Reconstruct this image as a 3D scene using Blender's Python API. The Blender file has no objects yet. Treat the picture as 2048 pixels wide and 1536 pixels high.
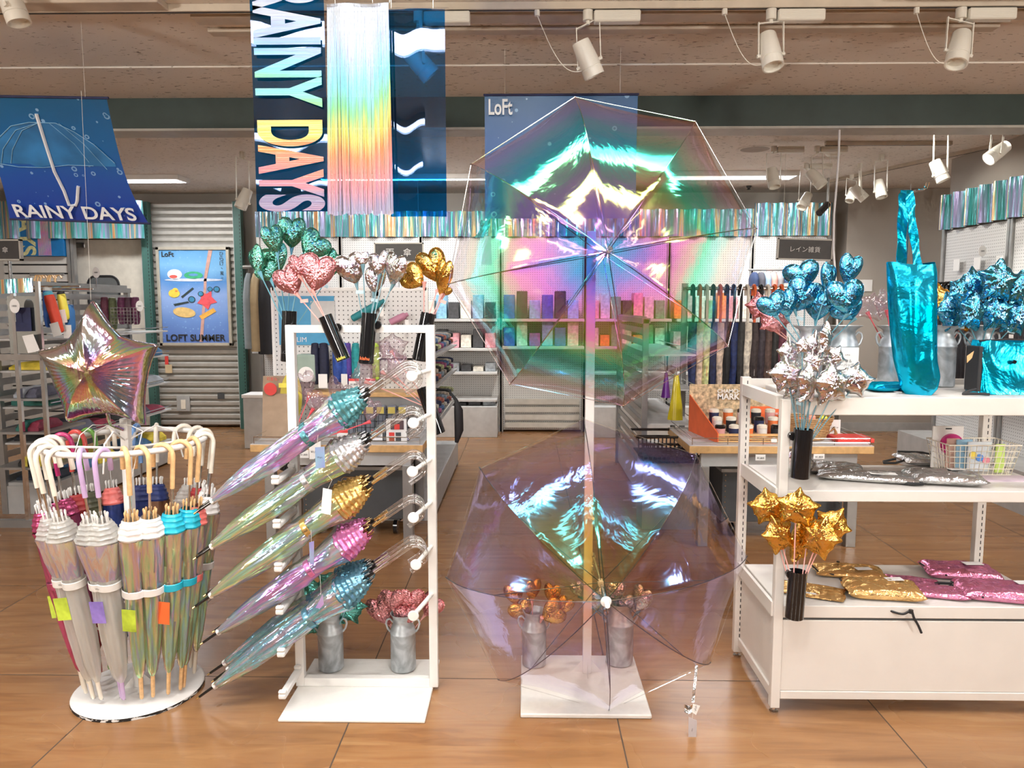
import bpy, math, random
from mathutils import Vector, Matrix, Euler
PI=math.pi
S=bpy.context.scene; COL=S.collection
# ---------- camera
HC=1.45; FP=1510.0
cam_d=bpy.data.cameras.new('camera'); cam=bpy.data.objects.new('camera',cam_d); COL.objects.link(cam)
cam.location=(0,0,HC); cam.rotation_euler=(math.radians(90-5.97),0,math.radians(0.98))
cam_d.sensor_width=36; cam_d.lens=FP/2048*36; cam_d.clip_start=.05; cam_d.clip_end=60
S.camera=cam
RC=cam.rotation_euler.to_matrix()
# ---------- world, view
W=bpy.data.worlds.new('world'); S.world=W; W.use_nodes=True
W.node_tree.nodes['Background'].inputs[0].default_value=(1,.95,.88,1); W.node_tree.nodes['Background'].inputs[1].default_value=.25
S.view_settings.view_transform='Standard'; S.view_settings.look='None'; S.view_settings.gamma=1; S.view_settings.use_curve_mapping=False
S.view_settings.exposure=-0.08
S.cycles.transparent_max_bounces=14; S.cycles.max_bounces=6; S.cycles.diffuse_bounces=4; S.cycles.glossy_bounces=4; S.cycles.caustics_reflective=False; S.cycles.caustics_refractive=False
S.cycles.use_adaptive_sampling=True; S.cycles.adaptive_threshold=.12; S.cycles.adaptive_min_samples=14; S.cycles.sample_clamp_indirect=6
# ---------- ceiling lamps (each panel sits in a fixture built further down)
PANELS=[ # x, y, length x, width y, power
 (-4.1,7.8,1.2,.22,45),(-.95,7.75,2.2,.10,45),(2.05,7.7,1.2,.22,45),(5.0,7.0,1.2,.22,45),
 (-.2,1.44,3.2,.36,56),(.45,2.25,1.9,.20,22),(-2.9,1.9,1.2,.25,30),(3.2,1.9,1.2,.25,30),(-1.5,-.6,2.4,.24,26),(2.0,-.6,2.4,.24,16),(-1.8,-2.3,2.4,.24,30),(2.4,-2.3,2.4,.24,24),(-4.9,1.2,1.2,.25,35),(4.8,1.2,1.2,.25,30)]
CEIL=2.75
for (x,y,lx,ly,p) in PANELS:
    l=bpy.data.lights.new('panel_light','AREA'); l.shape='RECTANGLE'; l.size=lx; l.size_y=ly; l.energy=p; l.color=(.97,.98,1)
    o=bpy.data.objects.new('panel_light',l); COL.objects.link(o); o.location=(x,y,CEIL-.034)
def spot(loc,tgt,p,ang=50,col=(1,.95,.87),size=.05,blend=.6):
    l=bpy.data.lights.new('spot_beam','SPOT'); l.energy=p; l.spot_size=math.radians(ang); l.spot_blend=blend; l.color=col; l.shadow_soft_size=size
    o=bpy.data.objects.new('spot_beam',l); COL.objects.link(o); o.location=loc
    o.rotation_euler=(Vector(tgt)-Vector(loc)).to_track_quat('-Z','Y').to_euler()
for a in [((.35,3.30,2.42),(.3,2.5,.9),60),((-.72,1.3,2.6),(-.7,2.7,.5),48),((.9,1.3,2.6),(1.4,2.8,.5),12),((.1,1.2,2.6),(.3,2.7,1.0),58),((-1.5,1.4,2.6),(-1.5,2.7,.6),58),
          ((1.5,3.33,2.42),(1.5,2.8,.9),45),((2.8,3.33,2.42),(2.2,4.6,.9),120),
          ((-2.3,4.2,2.6),(-2.6,6.2,.8),130),((1.9,6.4,2.6),(2.6,8.3,1.2),120),((.2,6.4,2.6),(.2,8.8,1.3),120),((3.2,5.2,2.6),(3.8,5.6,1.2),120),((-1.,5.9,2.6),(-.7,8.8,1.5),90),((-.5,3.4,2.6),(-.7,4.7,.8),120)]:
    spot(a[0],a[1],a[2],62)
for (lx,ly,lz),(tx,ty,tz),pw in [((-4.5,-1.5,1.9),(-1.5,3.6,2.75),520),((4.5,-1.5,1.9),(1.8,3.6,2.75),520),((0,-3.2,2.0),(0,2.9,2.75),330)]:
    spot((lx,ly,lz),(tx,ty,tz),pw,95,(1,.93,.84),.25,1.0)  # unseen uplights without fixtures, added behind the viewer to brighten the ceiling
for (x_,tx) in ((-3.6,-3.0),(-1.9,-1.6),(1.7,1.6),(3.2,2.9),(.3,.3)): spot((x_,6.9,2.66),(tx,8.7,1.4),25,75)  # extra spots without fixtures, added to brighten the back peg wall
for y_ in (6.3,5.4): spot((2.6,y_,2.66),(3.8,y_,1.7),40,80)
# ---------- pixel -> world (photo frame 2048x1536)
def ray(px,py): return RC@Vector(((px-1024)/FP,-(py-768)/FP,-1))
def at(px,py,Y): d=ray(px,py); return Vector((0,0,HC))+d*(Y/d.y)
def flr(px,py,z=0): d=ray(px,py); return Vector((0,0,HC))+d*((z-HC)/d.z)
def sz(px,Y): return px/FP*Y
# ---------- nodes
def newmat(n):
    m=bpy.data.materials.new(n); m.use_nodes=True; t=m.node_tree; t.nodes.clear(); return m,t
class NT:
    def __init__(s,t): s.t=t
    def n(s,ty,ins=None,**k):
        x=s.t.nodes.new(ty)
        for a,b in k.items(): setattr(x,a,b)
        for a,b in (ins or {}).items():
            i=x.inputs[a]
            if hasattr(b,'is_linked') or isinstance(b,bpy.types.NodeSocket): s.t.links.new(b,i)
            else:
                if i.type=='RGBA' and len(b)==3: b=(*b,1)
                i.default_value=b
        return x
    def math(s,op,a,b=0,c=0,clamp=False):
        x=s.n('ShaderNodeMath',{0:a,1:b,2:c},operation=op,use_clamp=clamp); return x.outputs[0]
    def ramp(s,f,st,interp='LINEAR'):
        x=s.n('ShaderNodeValToRGB',{0:f}); r=x.color_ramp; r.interpolation=interp
        while len(r.elements)<len(st): r.elements.new(.5)
        for e,(p,c) in zip(r.elements,st): e.position=p; e.color=(*c,1) if len(c)==3 else c
        return x.outputs[0]
    def mix(s,f,a,b,bt='MIX'):
        x=s.n('ShaderNodeMix',data_type='RGBA',blend_type=bt)
        for k,v in ((0,f),(6,a),(7,b)):
            if isinstance(v,bpy.types.NodeSocket): s.t.links.new(v,x.inputs[k])
            else: x.inputs[k].default_value=(*v,1) if (k>0 and len(v)==3) else v
        return x.outputs[2]
    def noise(s,sc,det=2,vec=None,dist=0):
        i={'Scale':sc,'Detail':det,'Distortion':dist}
        if vec is not None: i['Vector']=vec
        return s.n('ShaderNodeTexNoise',i).outputs['Fac']
    def obj(s,scale=(1,1,1),rot=(0,0,0),loc=(0,0,0)):
        c=s.n('ShaderNodeTexCoord').outputs['Object']
        return s.n('ShaderNodeMapping',{'Vector':c,'Scale':scale,'Rotation':rot,'Location':loc}).outputs[0]
    def out(s,sh): s.n('ShaderNodeOutputMaterial',{0:sh})
MC={}
def M(name,col,rough=.5,metal=0,var=.08,vs=12,bump=0,bs=40,spec=.5,emit=0,coat=0):
    if name in MC: return MC[name]
    m,t=newmat(name); k=NT(t); v=k.obj()
    f=k.noise(vs,3,v)
    c1=tuple(max(0,x*(1-var)) for x in col); c2=tuple(min(1,x*(1+var)) for x in col)
    c=k.ramp(f,[(.3,c1),(.7,c2)])
    ins={'Base Color':c,'Roughness':rough,'Metallic':metal,'Specular IOR Level':spec,'Coat Weight':coat}
    if emit: ins['Emission Color']=c; ins['Emission Strength']=emit
    if bump: ins['Normal']=k.n('ShaderNodeBump',{'Strength':bump,'Distance':.01,'Height':k.noise(bs,3,v)}).outputs[0]
    k.out(k.n('ShaderNodeBsdfPrincipled',ins).outputs[0]); m.diffuse_color=(*col,1); MC[name]=m; return m
def FACING(k,nrm=None):
    i={'Blend':.5}
    if nrm is not None: i['Normal']=nrm
    return k.n('ShaderNodeLayerWeight',i).outputs['Facing']
def FILM(name,T,R,lo=.16,hi=.6,rough=.04,shift=.12,ns=2.2,bump=.25,bs=9,milk=0,milkcol=(.9,.9,.9),stretch=(1,1,1),shv=0):
    """thin dichroic vinyl: tint of what passes and what is reflected depends on the angle of the sheet, as on the real film"""
    m,t=newmat(name); k=NT(t); v=k.obj(stretch)
    h=k.noise(bs,4,v,.6)
    nb=k.n('ShaderNodeBump',{'Strength':bump,'Distance':.02,'Height':h}).outputs[0]
    nb2=k.n('ShaderNodeBump',{'Strength':bump*1.0,'Distance':.02,'Height':h}).outputs[0]
    fa=FACING(k,nb2); f0=FACING(k)
    sh=k.math('MULTIPLY_ADD',k.noise(ns,2,v),shift*2,-shift+shv)
    ff=k.math('ADD',fa,sh,clamp=True)
    ct=k.ramp(ff,T); cr=k.ramp(ff,R)
    fac=k.math('MULTIPLY_ADD',k.math('POWER',f0,2),hi-lo,lo)
    a=k.n('ShaderNodeBsdfTransparent',{0:ct}).outputs[0]; b=k.n('ShaderNodeBsdfGlossy',{'Color':cr,'Roughness':rough,'Normal':nb}).outputs[0]
    s=k.n('ShaderNodeMixShader',{0:fac,1:a,2:b}).outputs[0]
    if milk:
        d=k.n('ShaderNodeBsdfDiffuse',{0:milkcol}).outputs[0]; tr=k.n('ShaderNodeBsdfTranslucent',{0:milkcol}).outputs[0]
        dd=k.n('ShaderNodeMixShader',{0:.5,1:d,2:tr}).outputs[0]
        s=k.n('ShaderNodeMixShader',{0:k.math('MULTIPLY',k.math('MULTIPLY_ADD',k.noise(30,2,v),.6,.7),milk),1:s,2:dd}).outputs[0]
    k.out(s); MC[name]=m; return m
def FOIL(name,col,rough=.12,sat=.5,hk=3.0,rain=.5,spark=.0,bump=.2,bs=14,scale=(1,1,1),ssc=220,dif=.12,bd=.02):
    """metallised film with a diffraction sheen whose hue turns with the viewing angle; spark = glitter flakes"""
    m,t=newmat(name); k=NT(t); v=k.obj(scale)
    h=k.noise(bs,4,v,.4)
    vo=k.n('ShaderNodeTexVoronoi',{'Scale':ssc,'Vector':v}); cell=k.n('ShaderNodeSeparateColor',{0:vo.outputs['Color']})
    nb=k.n('ShaderNodeBump',{'Strength':bump,'Distance':bd,'Height':h}).outputs[0]
    fa=FACING(k,nb)
    hue=k.math('FRACT',k.math('MULTIPLY_ADD',fa,hk,k.noise(3.5,2,v)))
    hs=k.math('FRACT',k.math('MULTIPLY_ADD',cell.outputs[0],spark*.6,hue))
    rb=k.n('ShaderNodeCombineColor',{0:hs,1:sat,2:1.0},mode='HSV').outputs[0]
    rf=k.math('MULTIPLY',k.ramp(k.noise(5,2,v),[(.35,(0,0,0)),(.65,(1,1,1))]),rain)
    c=k.mix(rf,col,k.mix(.55,rb,col,'MULTIPLY') if min(col)<.5 else rb)
    if spark:
        sp=k.ramp(cell.outputs[1],[(.72,(0,0,0)),(.8,(1,1,1))],'CONSTANT')
        c=k.mix(k.math('MULTIPLY',sp,spark),c,k.mix(.5,rb,tuple(min(1,x*1.5+.1) for x in col)))
        vn=k.n('ShaderNodeVectorMath',{0:vo.outputs['Color'],1:(.5,.5,.5)},operation='SUBTRACT').outputs[0]
        vn=k.n('ShaderNodeVectorMath',{0:vn,'Scale':.22*spark},operation='SCALE').outputs[0]
        nb=k.n('ShaderNodeVectorMath',{0:k.n('ShaderNodeVectorMath',{0:nb,1:vn},operation='ADD').outputs[0]},operation='NORMALIZE').outputs[0]
    g=k.n('ShaderNodeBsdfGlossy',{'Color':c,'Roughness':rough,'Normal':nb}).outputs[0]
    d=k.n('ShaderNodeBsdfDiffuse',{0:c}).outputs[0]
    k.out(k.n('ShaderNodeMixShader',{0:dif,1:g,2:d}).outputs[0]); MC[name]=m; return m
def CLEAR(name,tint=(1,1,1),fac=.12,rough=.03,edge=.75,milk=0):
    m,t=newmat(name); k=NT(t)
    f=k.math('MULTIPLY_ADD',k.math('POWER',FACING(k),1.5),edge-fac,fac)
    a=k.n('ShaderNodeBsdfTransparent',{0:tint}).outputs[0]; b=k.n('ShaderNodeBsdfGlossy',{'Color':(.95,.95,.95),'Roughness':rough}).outputs[0]
    s=k.n('ShaderNodeMixShader',{0:f,1:a,2:b}).outputs[0]
    if milk: s=k.n('ShaderNodeMixShader',{0:milk,1:s,2:k.n('ShaderNodeBsdfDiffuse',{0:(.95,.94,.9)}).outputs[0]}).outputs[0]
    k.out(s); MC[name]=m; return m
# ---------- mesh builder
class MB:
    def __init__(s): s.v=[]; s.f=[]; s.sm=[]
    def add(s,v,f,sm=False):
        b=len(s.v); s.v+= [Vector(p) for p in v]; s.f+=[tuple(i+b for i in q) for q in f]; s.sm+=[sm]*len(f); return s
    def bx(s,x0,x1,y0,y1,z0,z1,mat=None):
        v=[Vector((x,y,z)) for x in (x0,x1) for y in (y0,y1) for z in (z0,z1)]
        if mat is not None: v=[mat@p for p in v]
        return s.add(v,[(0,1,3,2),(4,6,7,5),(0,4,5,1),(2,3,7,6),(0,2,6,4),(1,5,7,3)])
    def rb(s,c,size,r=.004,mat=None):
        """box with rounded vertical corners and chamfered top/bottom"""
        hx,hy,hz=[q/2 for q in size]; r=min(r,hx*.95,hy*.95,hz*.95); ring=[]
        for cx,cy,a0 in ((hx-r,hy-r,0),(-hx+r,hy-r,90),(-hx+r,-hy+r,180),(hx-r,-hy+r,270)):
            for i in range(4):
                a=math.radians(a0+i*30); ring.append((cx,cy,math.cos(a),math.sin(a)))
        L=[]; n=len(ring)
        for z,k in ((-hz,.0),(-hz+r*.4,.7),(-hz+r,1),(hz-r,1),(hz-r*.4,.7),(hz,.0)):
            L+=[Vector((a+r*k*ca,b+r*k*sa,z)) for a,b,ca,sa in ring]
        f=[(j*n+i,j*n+(i+1)%n,(j+1)*n+(i+1)%n,(j+1)*n+i) for j in range(5) for i in range(n)]+[tuple(range(n))[::-1],tuple(range(5*n,6*n))]
        T=(mat if mat is not None else Matrix.Identity(4)); c=Vector(c)
        return s.add([T@(p+c) if mat is not None else p+c for p in L],f)
    def tube(s,pts,r,seg=8,caps=True,sm=True,closed=False):
        pts=[Vector(p) for p in pts]; n=len(pts); rr=r if isinstance(r,(list,tuple)) else [r]*n
        if closed: tans=[(pts[(i+1)%n]-pts[i-1]).normalized() for i in range(n)]
        else: tans=[(pts[min(i+1,n-1)]-pts[max(i-1,0)]).normalized() for i in range(n)]
        u=tans[0].orthogonal().normalized(); V=[]
        for i in range(n):
            t=tans[i]; u=(u-t*u.dot(t)); u=u.normalized() if u.length>1e-6 else t.orthogonal().normalized(); w=t.cross(u)
            V+=[pts[i]+(u*math.cos(2*PI*k/seg)+w*math.sin(2*PI*k/seg))*rr[i] for k in range(seg)]
        m=n if closed else n-1
        f=[(i*seg+k,i*seg+(k+1)%seg,((i+1)%n)*seg+(k+1)%seg,((i+1)%n)*seg+k) for i in range(m) for k in range(seg)]
        s.add(V,f,sm)
        if caps and not closed: s.add(V[:seg],[tuple(range(seg))[::-1]]); s.add(V[-seg:],[tuple(range(seg))])
        return s
    def lathe(s,prof,o=(0,0,0),seg=24,mat=None,fn=None,sm=True,caps=True):
        o=Vector(o); V=[]; n=len(prof)
        for j,(r,z) in enumerate(prof):
            for k in range(seg):
                a=2*PI*k/seg; q=r*(fn(a,z,j/(n-1)) if fn else 1); V.append(Vector((q*math.cos(a),q*math.sin(a),z)))
        V=[(mat@p if mat is not None else p)+o for p in V]
        s.add(V,[(j*seg+k,j*seg+(k+1)%seg,(j+1)*seg+(k+1)%seg,(j+1)*seg+k) for j in range(n-1) for k in range(seg)],sm)
        if caps:
            if prof[0][0]>1e-5: s.add(V[:seg],[tuple(range(seg))[::-1]])
            if prof[-1][0]>1e-5: s.add(V[-seg:],[tuple(range(seg))])
        return s
    def grid(s,fn,nu,nv,sm=True,cu=False):
        V=[fn(i/(nu if cu else nu-1) if nu>1 else 0,j/(nv-1)) for i in range(nu) for j in range(nv)]
        return s.add(V,[(i*nv+j,((i+1)%nu)*nv+j,((i+1)%nu)*nv+j+1,i*nv+j+1) for i in range(nu if cu else nu-1) for j in range(nv-1)],sm)
    def sheet(s,fn,nu,nv,th,sm=True):
        """a cloth/film sheet with real thickness th along -Y-ish offset vector"""
        th=Vector(th); s.grid(fn,nu,nv,sm); s.grid(lambda a,b:Vector(fn(1-a,b))+th,nu,nv,sm)
        for e in (0,1):
            s.grid(lambda a,b:Vector(fn(a if e else 1-a,e))+th*b,nu,2,False); s.grid(lambda a,b:Vector(fn(e,1-a if e else a))+th*b,nv,2,False)
        return s
    def poly(s,pts,th):
        th=Vector(th); pts=[Vector(p) for p in pts]; n=len(pts)
        return s.add(pts+[p+th for p in pts],[tuple(range(n))[::-1],tuple(range(n,2*n))]+[(i,(i+1)%n,n+(i+1)%n,n+i) for i in range(n)])
    def bar(s,a,b,w,h,up=(0,0,1)):
        a=Vector(a);b=Vector(b);d=(b-a).normalized();u=Vector(up);x=d.cross(u).normalized()*w/2;y=x.cross(d).normalized()*h/2
        V=[p+i*x+j*y for p in (a,b) for i,j in ((-1,-1),(1,-1),(1,1),(-1,1))]
        return s.add(V,[(0,1,2,3)[::-1],(4,5,6,7),(0,1,5,4),(1,2,6,5),(2,3,7,6),(3,0,4,7)])
    def build(s,name,mat,parent=None,bevel=0,loc=None):
        me=bpy.data.meshes.new(name); o0=Vector((0,0,0))
        if parent is not None: o0=rootloc(parent)
        if loc is not None: o0=o0+Vector(loc) if parent is not None else Vector(loc)
        me.from_pydata([tuple(p-o0) for p in s.v],[],s.f); me.polygons.foreach_set('use_smooth',s.sm); me.materials.append(mat); me.update()
        if any(s.sm): me.set_sharp_from_angle(angle=.75)
        o=bpy.data.objects.new(name,me); COL.objects.link(o)
        if parent is not None: o.parent=parent
        if loc is not None: o.location=loc
        if bevel:
            b=o.modifiers.new('b','BEVEL'); b.width=bevel; b.segments=2; b.limit_method='ANGLE'; b.angle_limit=.6
        return o
def rootloc(o):
    l=Vector((0,0,0))
    while o is not None: l+=Vector(o.location); o=o.parent
    return l
def tag(o,label,cat,group=None,kind=None):
    o['label']=label; o['category']=cat
    if group: o['group']=group
    if kind: o['kind']=kind
    return o
def T(name,label,cat,loc=(0,0,0),group=None):
    o=bpy.data.objects.new(name,None); COL.objects.link(o); o.location=loc; o.empty_display_size=.05; return tag(o,label,cat,group)
def one(mb,name,mat,label,cat,group=None,loc=None,bevel=0):
    if loc is None: loc=sum(mb.v,Vector((0,0,0)))/len(mb.v)
    o=mb.build(name,mat,None,bevel,loc); return tag(o,label,cat,group)
def struct(mb,name,mat,bevel=0,parent=None):
    o=mb.build(name,mat,parent,bevel)
    if parent is None: o['kind']='structure'
    return o
def dup(root,loc,rot=(0,0,0),label=None,group=None,scale=1):
    def cp(o,par):
        c=o.copy(); COL.objects.link(c); c.parent=par
        for ch in list(o.children): cp(ch,c)
        return c
    r=cp(root,None); r.location=loc; r.rotation_euler=rot; r.scale=(scale,)*3
    if label: r['label']=label
    if group: r['group']=group
    return r
CJK=None
import os,glob
def font(cjk):
    global CJK
    if not cjk: return None
    return None
def text(body,mat,parent,pos,size,name='lettering',rot=(PI/2,0,0),bold=0,th=.0006,width=None,height=None,align='CENTER',shear=0):
    """writing, centred on pos, in the plane given by rot; width/height fit it to a real size"""
    if any(ord(ch)>0x2fff for ch in body): bold=0
    c=bpy.data.curves.new(name,'FONT'); c.body=body; c.size=1; c.align_x=align; c.align_y='CENTER'; c.offset=bold; c.extrude=0; c.shear=shear
    tmp=bpy.data.objects.new(name,c); COL.objects.link(tmp); dg=bpy.context.evaluated_depsgraph_get(); dg.update()
    me=bpy.data.meshes.new_from_object(tmp.evaluated_get(dg)); bpy.data.objects.remove(tmp); bpy.data.curves.remove(c)
    if len(me.vertices)==0: return None
    xs=[v.co.x for v in me.vertices]; ys=[v.co.y for v in me.vertices]; x0,x1,y0,y1=min(xs),max(xs),min(ys),max(ys)
    sx=sy=size
    if width: sx=width/(x1-x0); sy=sx if not height else sy
    if height: sy=height/(y1-y0)
    if height and not width: sx=sy
    cx,cy=(x0+x1)/2,(y0+y1)/2
    for v in me.vertices: v.co=((v.co.x-cx)*sx,(v.co.y-cy)*sy,th)
    me.materials.clear(); me.materials.append(mat); o=bpy.data.objects.new(name,me); COL.objects.link(o); o.parent=parent
    o.location=Vector(pos)-(rootloc(parent) if parent is not None else Vector((0,0,0))); o.rotation_euler=rot
    return o
rnd=random.Random(7)

def smooth(P,k=6):
    P=[Vector(p) for p in P]; Q=[P[0]*2-P[1]]+P+[P[-1]*2-P[-2]]; L=[]
    for i in range(1,len(Q)-2):
        a,b,c,d=Q[i-1:i+3]
        for j in range(k):
            t=j/k; L.append(.5*((2*b)+(c-a)*t+(2*a-5*b+4*c-d)*t*t+(3*b-a-3*c+d)*t**3))
    return L+[P[-1]]
# ---------- materials
WHT=M('white_enamel',(.78,.765,.74),.35,var=.03); CREAM=M('cream_plastic',(.86,.80,.68),.3); BLK=M('black_gloss',(.008,.008,.009),.12,coat=.5)
BLKM=M('black_matte',(.015,.015,.017),.6); CHROME=M('chrome',(.75,.75,.75),.12,1); GREYM=M('grey_steel',(.36,.36,.35),.35,.6); GREYP=M('grey_paint',(.42,.42,.41),.5)
LGREY=M('light_grey_panel',(.55,.55,.54),.5); DGREY=M('dark_grey',(.07,.075,.08),.5); GOLDM=M('gold_metal',(.8,.58,.25),.2,1); SILV=M('silver_metal',(.7,.7,.7),.18,1)
PAPER=M('white_card',(.85,.84,.82),.6,var=.02); INK=M('black_ink',(.02,.02,.02),.6); WOODT=M('blond_wood',(.62,.38,.16),.4,var=.15,vs=25); LILAC=M('lilac_plastic',(.58,.42,.68),.3)
WOODH=M('maple_handle',(.78,.50,.24),.35,var=.15,vs=60); ORANGE=M('orange_card',(.9,.16,.04),.5); RED=M('red_card',(.75,.06,.05),.5); YEL=M('yellow_card',(.85,.75,.1),.5)
NAVY=M('navy_cloth',(.02,.025,.08),.7,var=.3); GREENP=M('green_steel',(.045,.13,.11),.5); WHTX=M('white_print',(.9,.9,.88),.5,var=.01); PINKC=M('pink_cloth',(.75,.42,.4),.7)
CABLE=M('clear_cord',(.7,.68,.62),.4)
def galv():
    m,t=newmat('galvanised_steel'); k=NT(t); v=k.obj()
    f=k.noise(14,4,v,1.5); c=k.ramp(f,[(.3,(.36,.39,.41)),(.5,(.52,.56,.59)),(.7,(.74,.78,.82))])
    k.out(k.n('ShaderNodeBsdfPrincipled',{'Base Color':c,'Metallic':.5,'Roughness':k.math('MULTIPLY_ADD',f,.3,.28),'Normal':k.n('ShaderNodeBump',{'Strength':.15,'Distance':.01,'Height':f}).outputs[0]}).outputs[0]); return m
GALV=galv()
RAIN=[(0,(.25,.75,1)),(.14,(.2,.55,1)),(.26,(.95,.3,.95)),(.38,(1,.5,.4)),(.47,(.4,1,.55)),(.6,(.9,.95,.85)),(.75,(1,.75,.65)),(.9,(.9,.9,.9))]
F_TOP=FILM('iridescent_vinyl',[(0,(.06,.62,1)),(.02,(.12,.52,1)),(.05,(.42,.36,1)),(.09,(.85,.28,.92)),(.16,(1,.32,.72)),(.22,(.92,.55,.55)),(.29,(.32,.92,.62)),(.37,(.55,.92,.85)),(.45,(1,.86,.74)),(.6,(1,.92,.88)),(.85,(.96,.95,.93))],
 [(0,(.9,.3,.9)),(.03,(1,.35,.7)),(.07,(1,.75,.25)),(.14,(.8,1,.2)),(.22,(.35,1,.3)),(.32,(.05,1,.7)),(.45,(.1,.95,.95)),(.6,(.7,.5,1)),(.8,(1,.5,.3))],lo=.34,hi=.46,rough=.10,shift=.035,ns=3.2,bump=.3,bs=5)
F_LOW=FILM('iridescent_violet_vinyl',[(0,(1,.85,.25)),(.03,(1,.72,.32)),(.07,(1,.55,.42)),(.14,(1,.72,.64)),(.25,(.98,.94,.92)),(.5,(.96,.95,.97)),(.75,(.97,.96,.98))],
 [(0,(.15,.9,.8)),(.05,(.1,.7,1)),(.12,(.25,.4,1)),(.3,(.38,.34,1)),(.5,(.55,.48,1)),(.7,(.8,.72,1)),(.9,(.95,.92,1))],lo=.28,hi=.45,rough=.12,shift=.05,ns=3,bump=.4,bs=6)
def ROLL(name,stops,tstops,milk,mc,sc=26,mix=.6):
    """rolled dichroic vinyl: many layers, so each long fold shows its own tint"""
    m,t=newmat(name); k=NT(t); v=k.obj((1,1,.11)); n1=k.noise(sc,3,v,.8); n2=k.noise(sc*.45,2,k.obj((1,1,.3),loc=(3,1,2)),.5)
    nb=k.n('ShaderNodeBump',{'Strength':.75,'Distance':.012,'Height':k.noise(sc*1.6,3,k.obj((1,1,.16)),.5)}).outputs[0]; fa=FACING(k,nb)
    f=k.math('ADD',k.math('MULTIPLY_ADD',fa,.42,.0),k.math('MULTIPLY_ADD',k.math('ADD',n1,k.math('MULTIPLY',n2,.5)),1.5,-.80),clamp=True)
    cr=k.ramp(f,stops); ct=k.ramp(f,tstops)
    g=k.n('ShaderNodeBsdfGlossy',{'Color':cr,'Roughness':.12,'Normal':nb}).outputs[0]; a=k.n('ShaderNodeBsdfTransparent',{0:ct}).outputs[0]
    d=k.n('ShaderNodeBsdfDiffuse',{0:k.mix(.65,mc,cr)}).outputs[0]; tr=k.n('ShaderNodeBsdfTranslucent',{0:k.mix(.5,mc,cr)}).outputs[0]
    dd=k.n('ShaderNodeMixShader',{0:.4,1:d,2:tr}).outputs[0]
    s_=k.n('ShaderNodeMixShader',{0:k.math('MULTIPLY_ADD',k.math('POWER',fa,2),.25,mix,clamp=True),1:a,2:g}).outputs[0]
    k.out(k.n('ShaderNodeMixShader',{0:milk,1:s_,2:dd}).outputs[0]); MC[name]=m; return m
PAST=[(0,(.45,.75,.75)),(.12,(.95,.55,.9)),(.22,(.5,.65,1)),(.32,(.45,.95,.95)),(.42,(.6,1,.45)),(.52,(1,.95,.5)),(.62,(1,.62,.5)),(.72,(.85,.6,1)),(.84,(.5,.9,.85)),(1,(.9,.92,.9))]
PINKR=[(0,(.5,.5,1)),(.14,(1,.55,.95)),(.28,(.9,.3,1)),(.4,(.4,.5,1)),(.5,(.5,1,.95)),(.6,(1,.6,.85)),(.72,(.65,1,.6)),(.84,(1,.85,.65)),(1,(.9,.9,1))]
BLUER=[(0,(.5,.9,.85)),(.16,(1,.6,.8)),(.3,(.3,.6,1)),(.42,(.25,.9,.95)),(.52,(.85,.65,1)),(.62,(1,.85,.55)),(.75,(.5,1,.7)),(.88,(.7,.75,1)),(1,(.9,.95,1))]
TSP=[(0,(.8,.95,.85)),(.5,(.95,.9,.8)),(1,(.9,.85,.95))]
F_ROLL=ROLL('iridescent_rolled_vinyl',PAST,TSP,.26,(.92,.95,.86))
F_ROLLB=ROLL('iridescent_blue_rolled_vinyl',BLUER,TSP,.26,(.68,.76,.8))
F_ROLLP=ROLL('iridescent_pink_rolled_vinyl',PINKR,TSP,.26,(.9,.78,.95))
F_FROST=FILM('frosted_vinyl',[(0,(.93,.93,.9)),(1,(.9,.9,.9))],[(0,(.95,.95,.95)),(1,(1,1,1))],lo=.1,hi=.5,rough=.2,shift=.05,bump=.5,bs=16,milk=.58,milkcol=(.95,.95,.91),stretch=(1,1,.12))
F_BAND=ROLL('iridescent_panel',[(0,(.85,.85,.8)),(.15,(.9,.85,.4)),(.3,(.9,.9,.85)),(.42,(1,.6,.4)),(.5,(.9,.9,.85)),(.6,(.6,.5,1)),(.7,(.9,.6,.8)),(.8,(.4,.85,1)),(.9,(.95,.95,.9)),(1,(.9,.9,.9))],TSP,.45,(.85,.83,.76),sc=30)
F_BLUE=FILM('blue_film',[(0,(.10,.52,.90)),(1,(.08,.46,.86))],[(0,(.75,.85,1)),(1,(.8,.9,1))],lo=.09,hi=.5,rough=.015,shift=0,bump=.02,bs=2)
CLR=CLEAR('clear_acrylic',(.97,.97,.96),.14,.03,.9,.015)
CLRB=CLEAR('clear_balloon_film',(.96,.95,.95),.16,.05,.7,.06)
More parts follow.
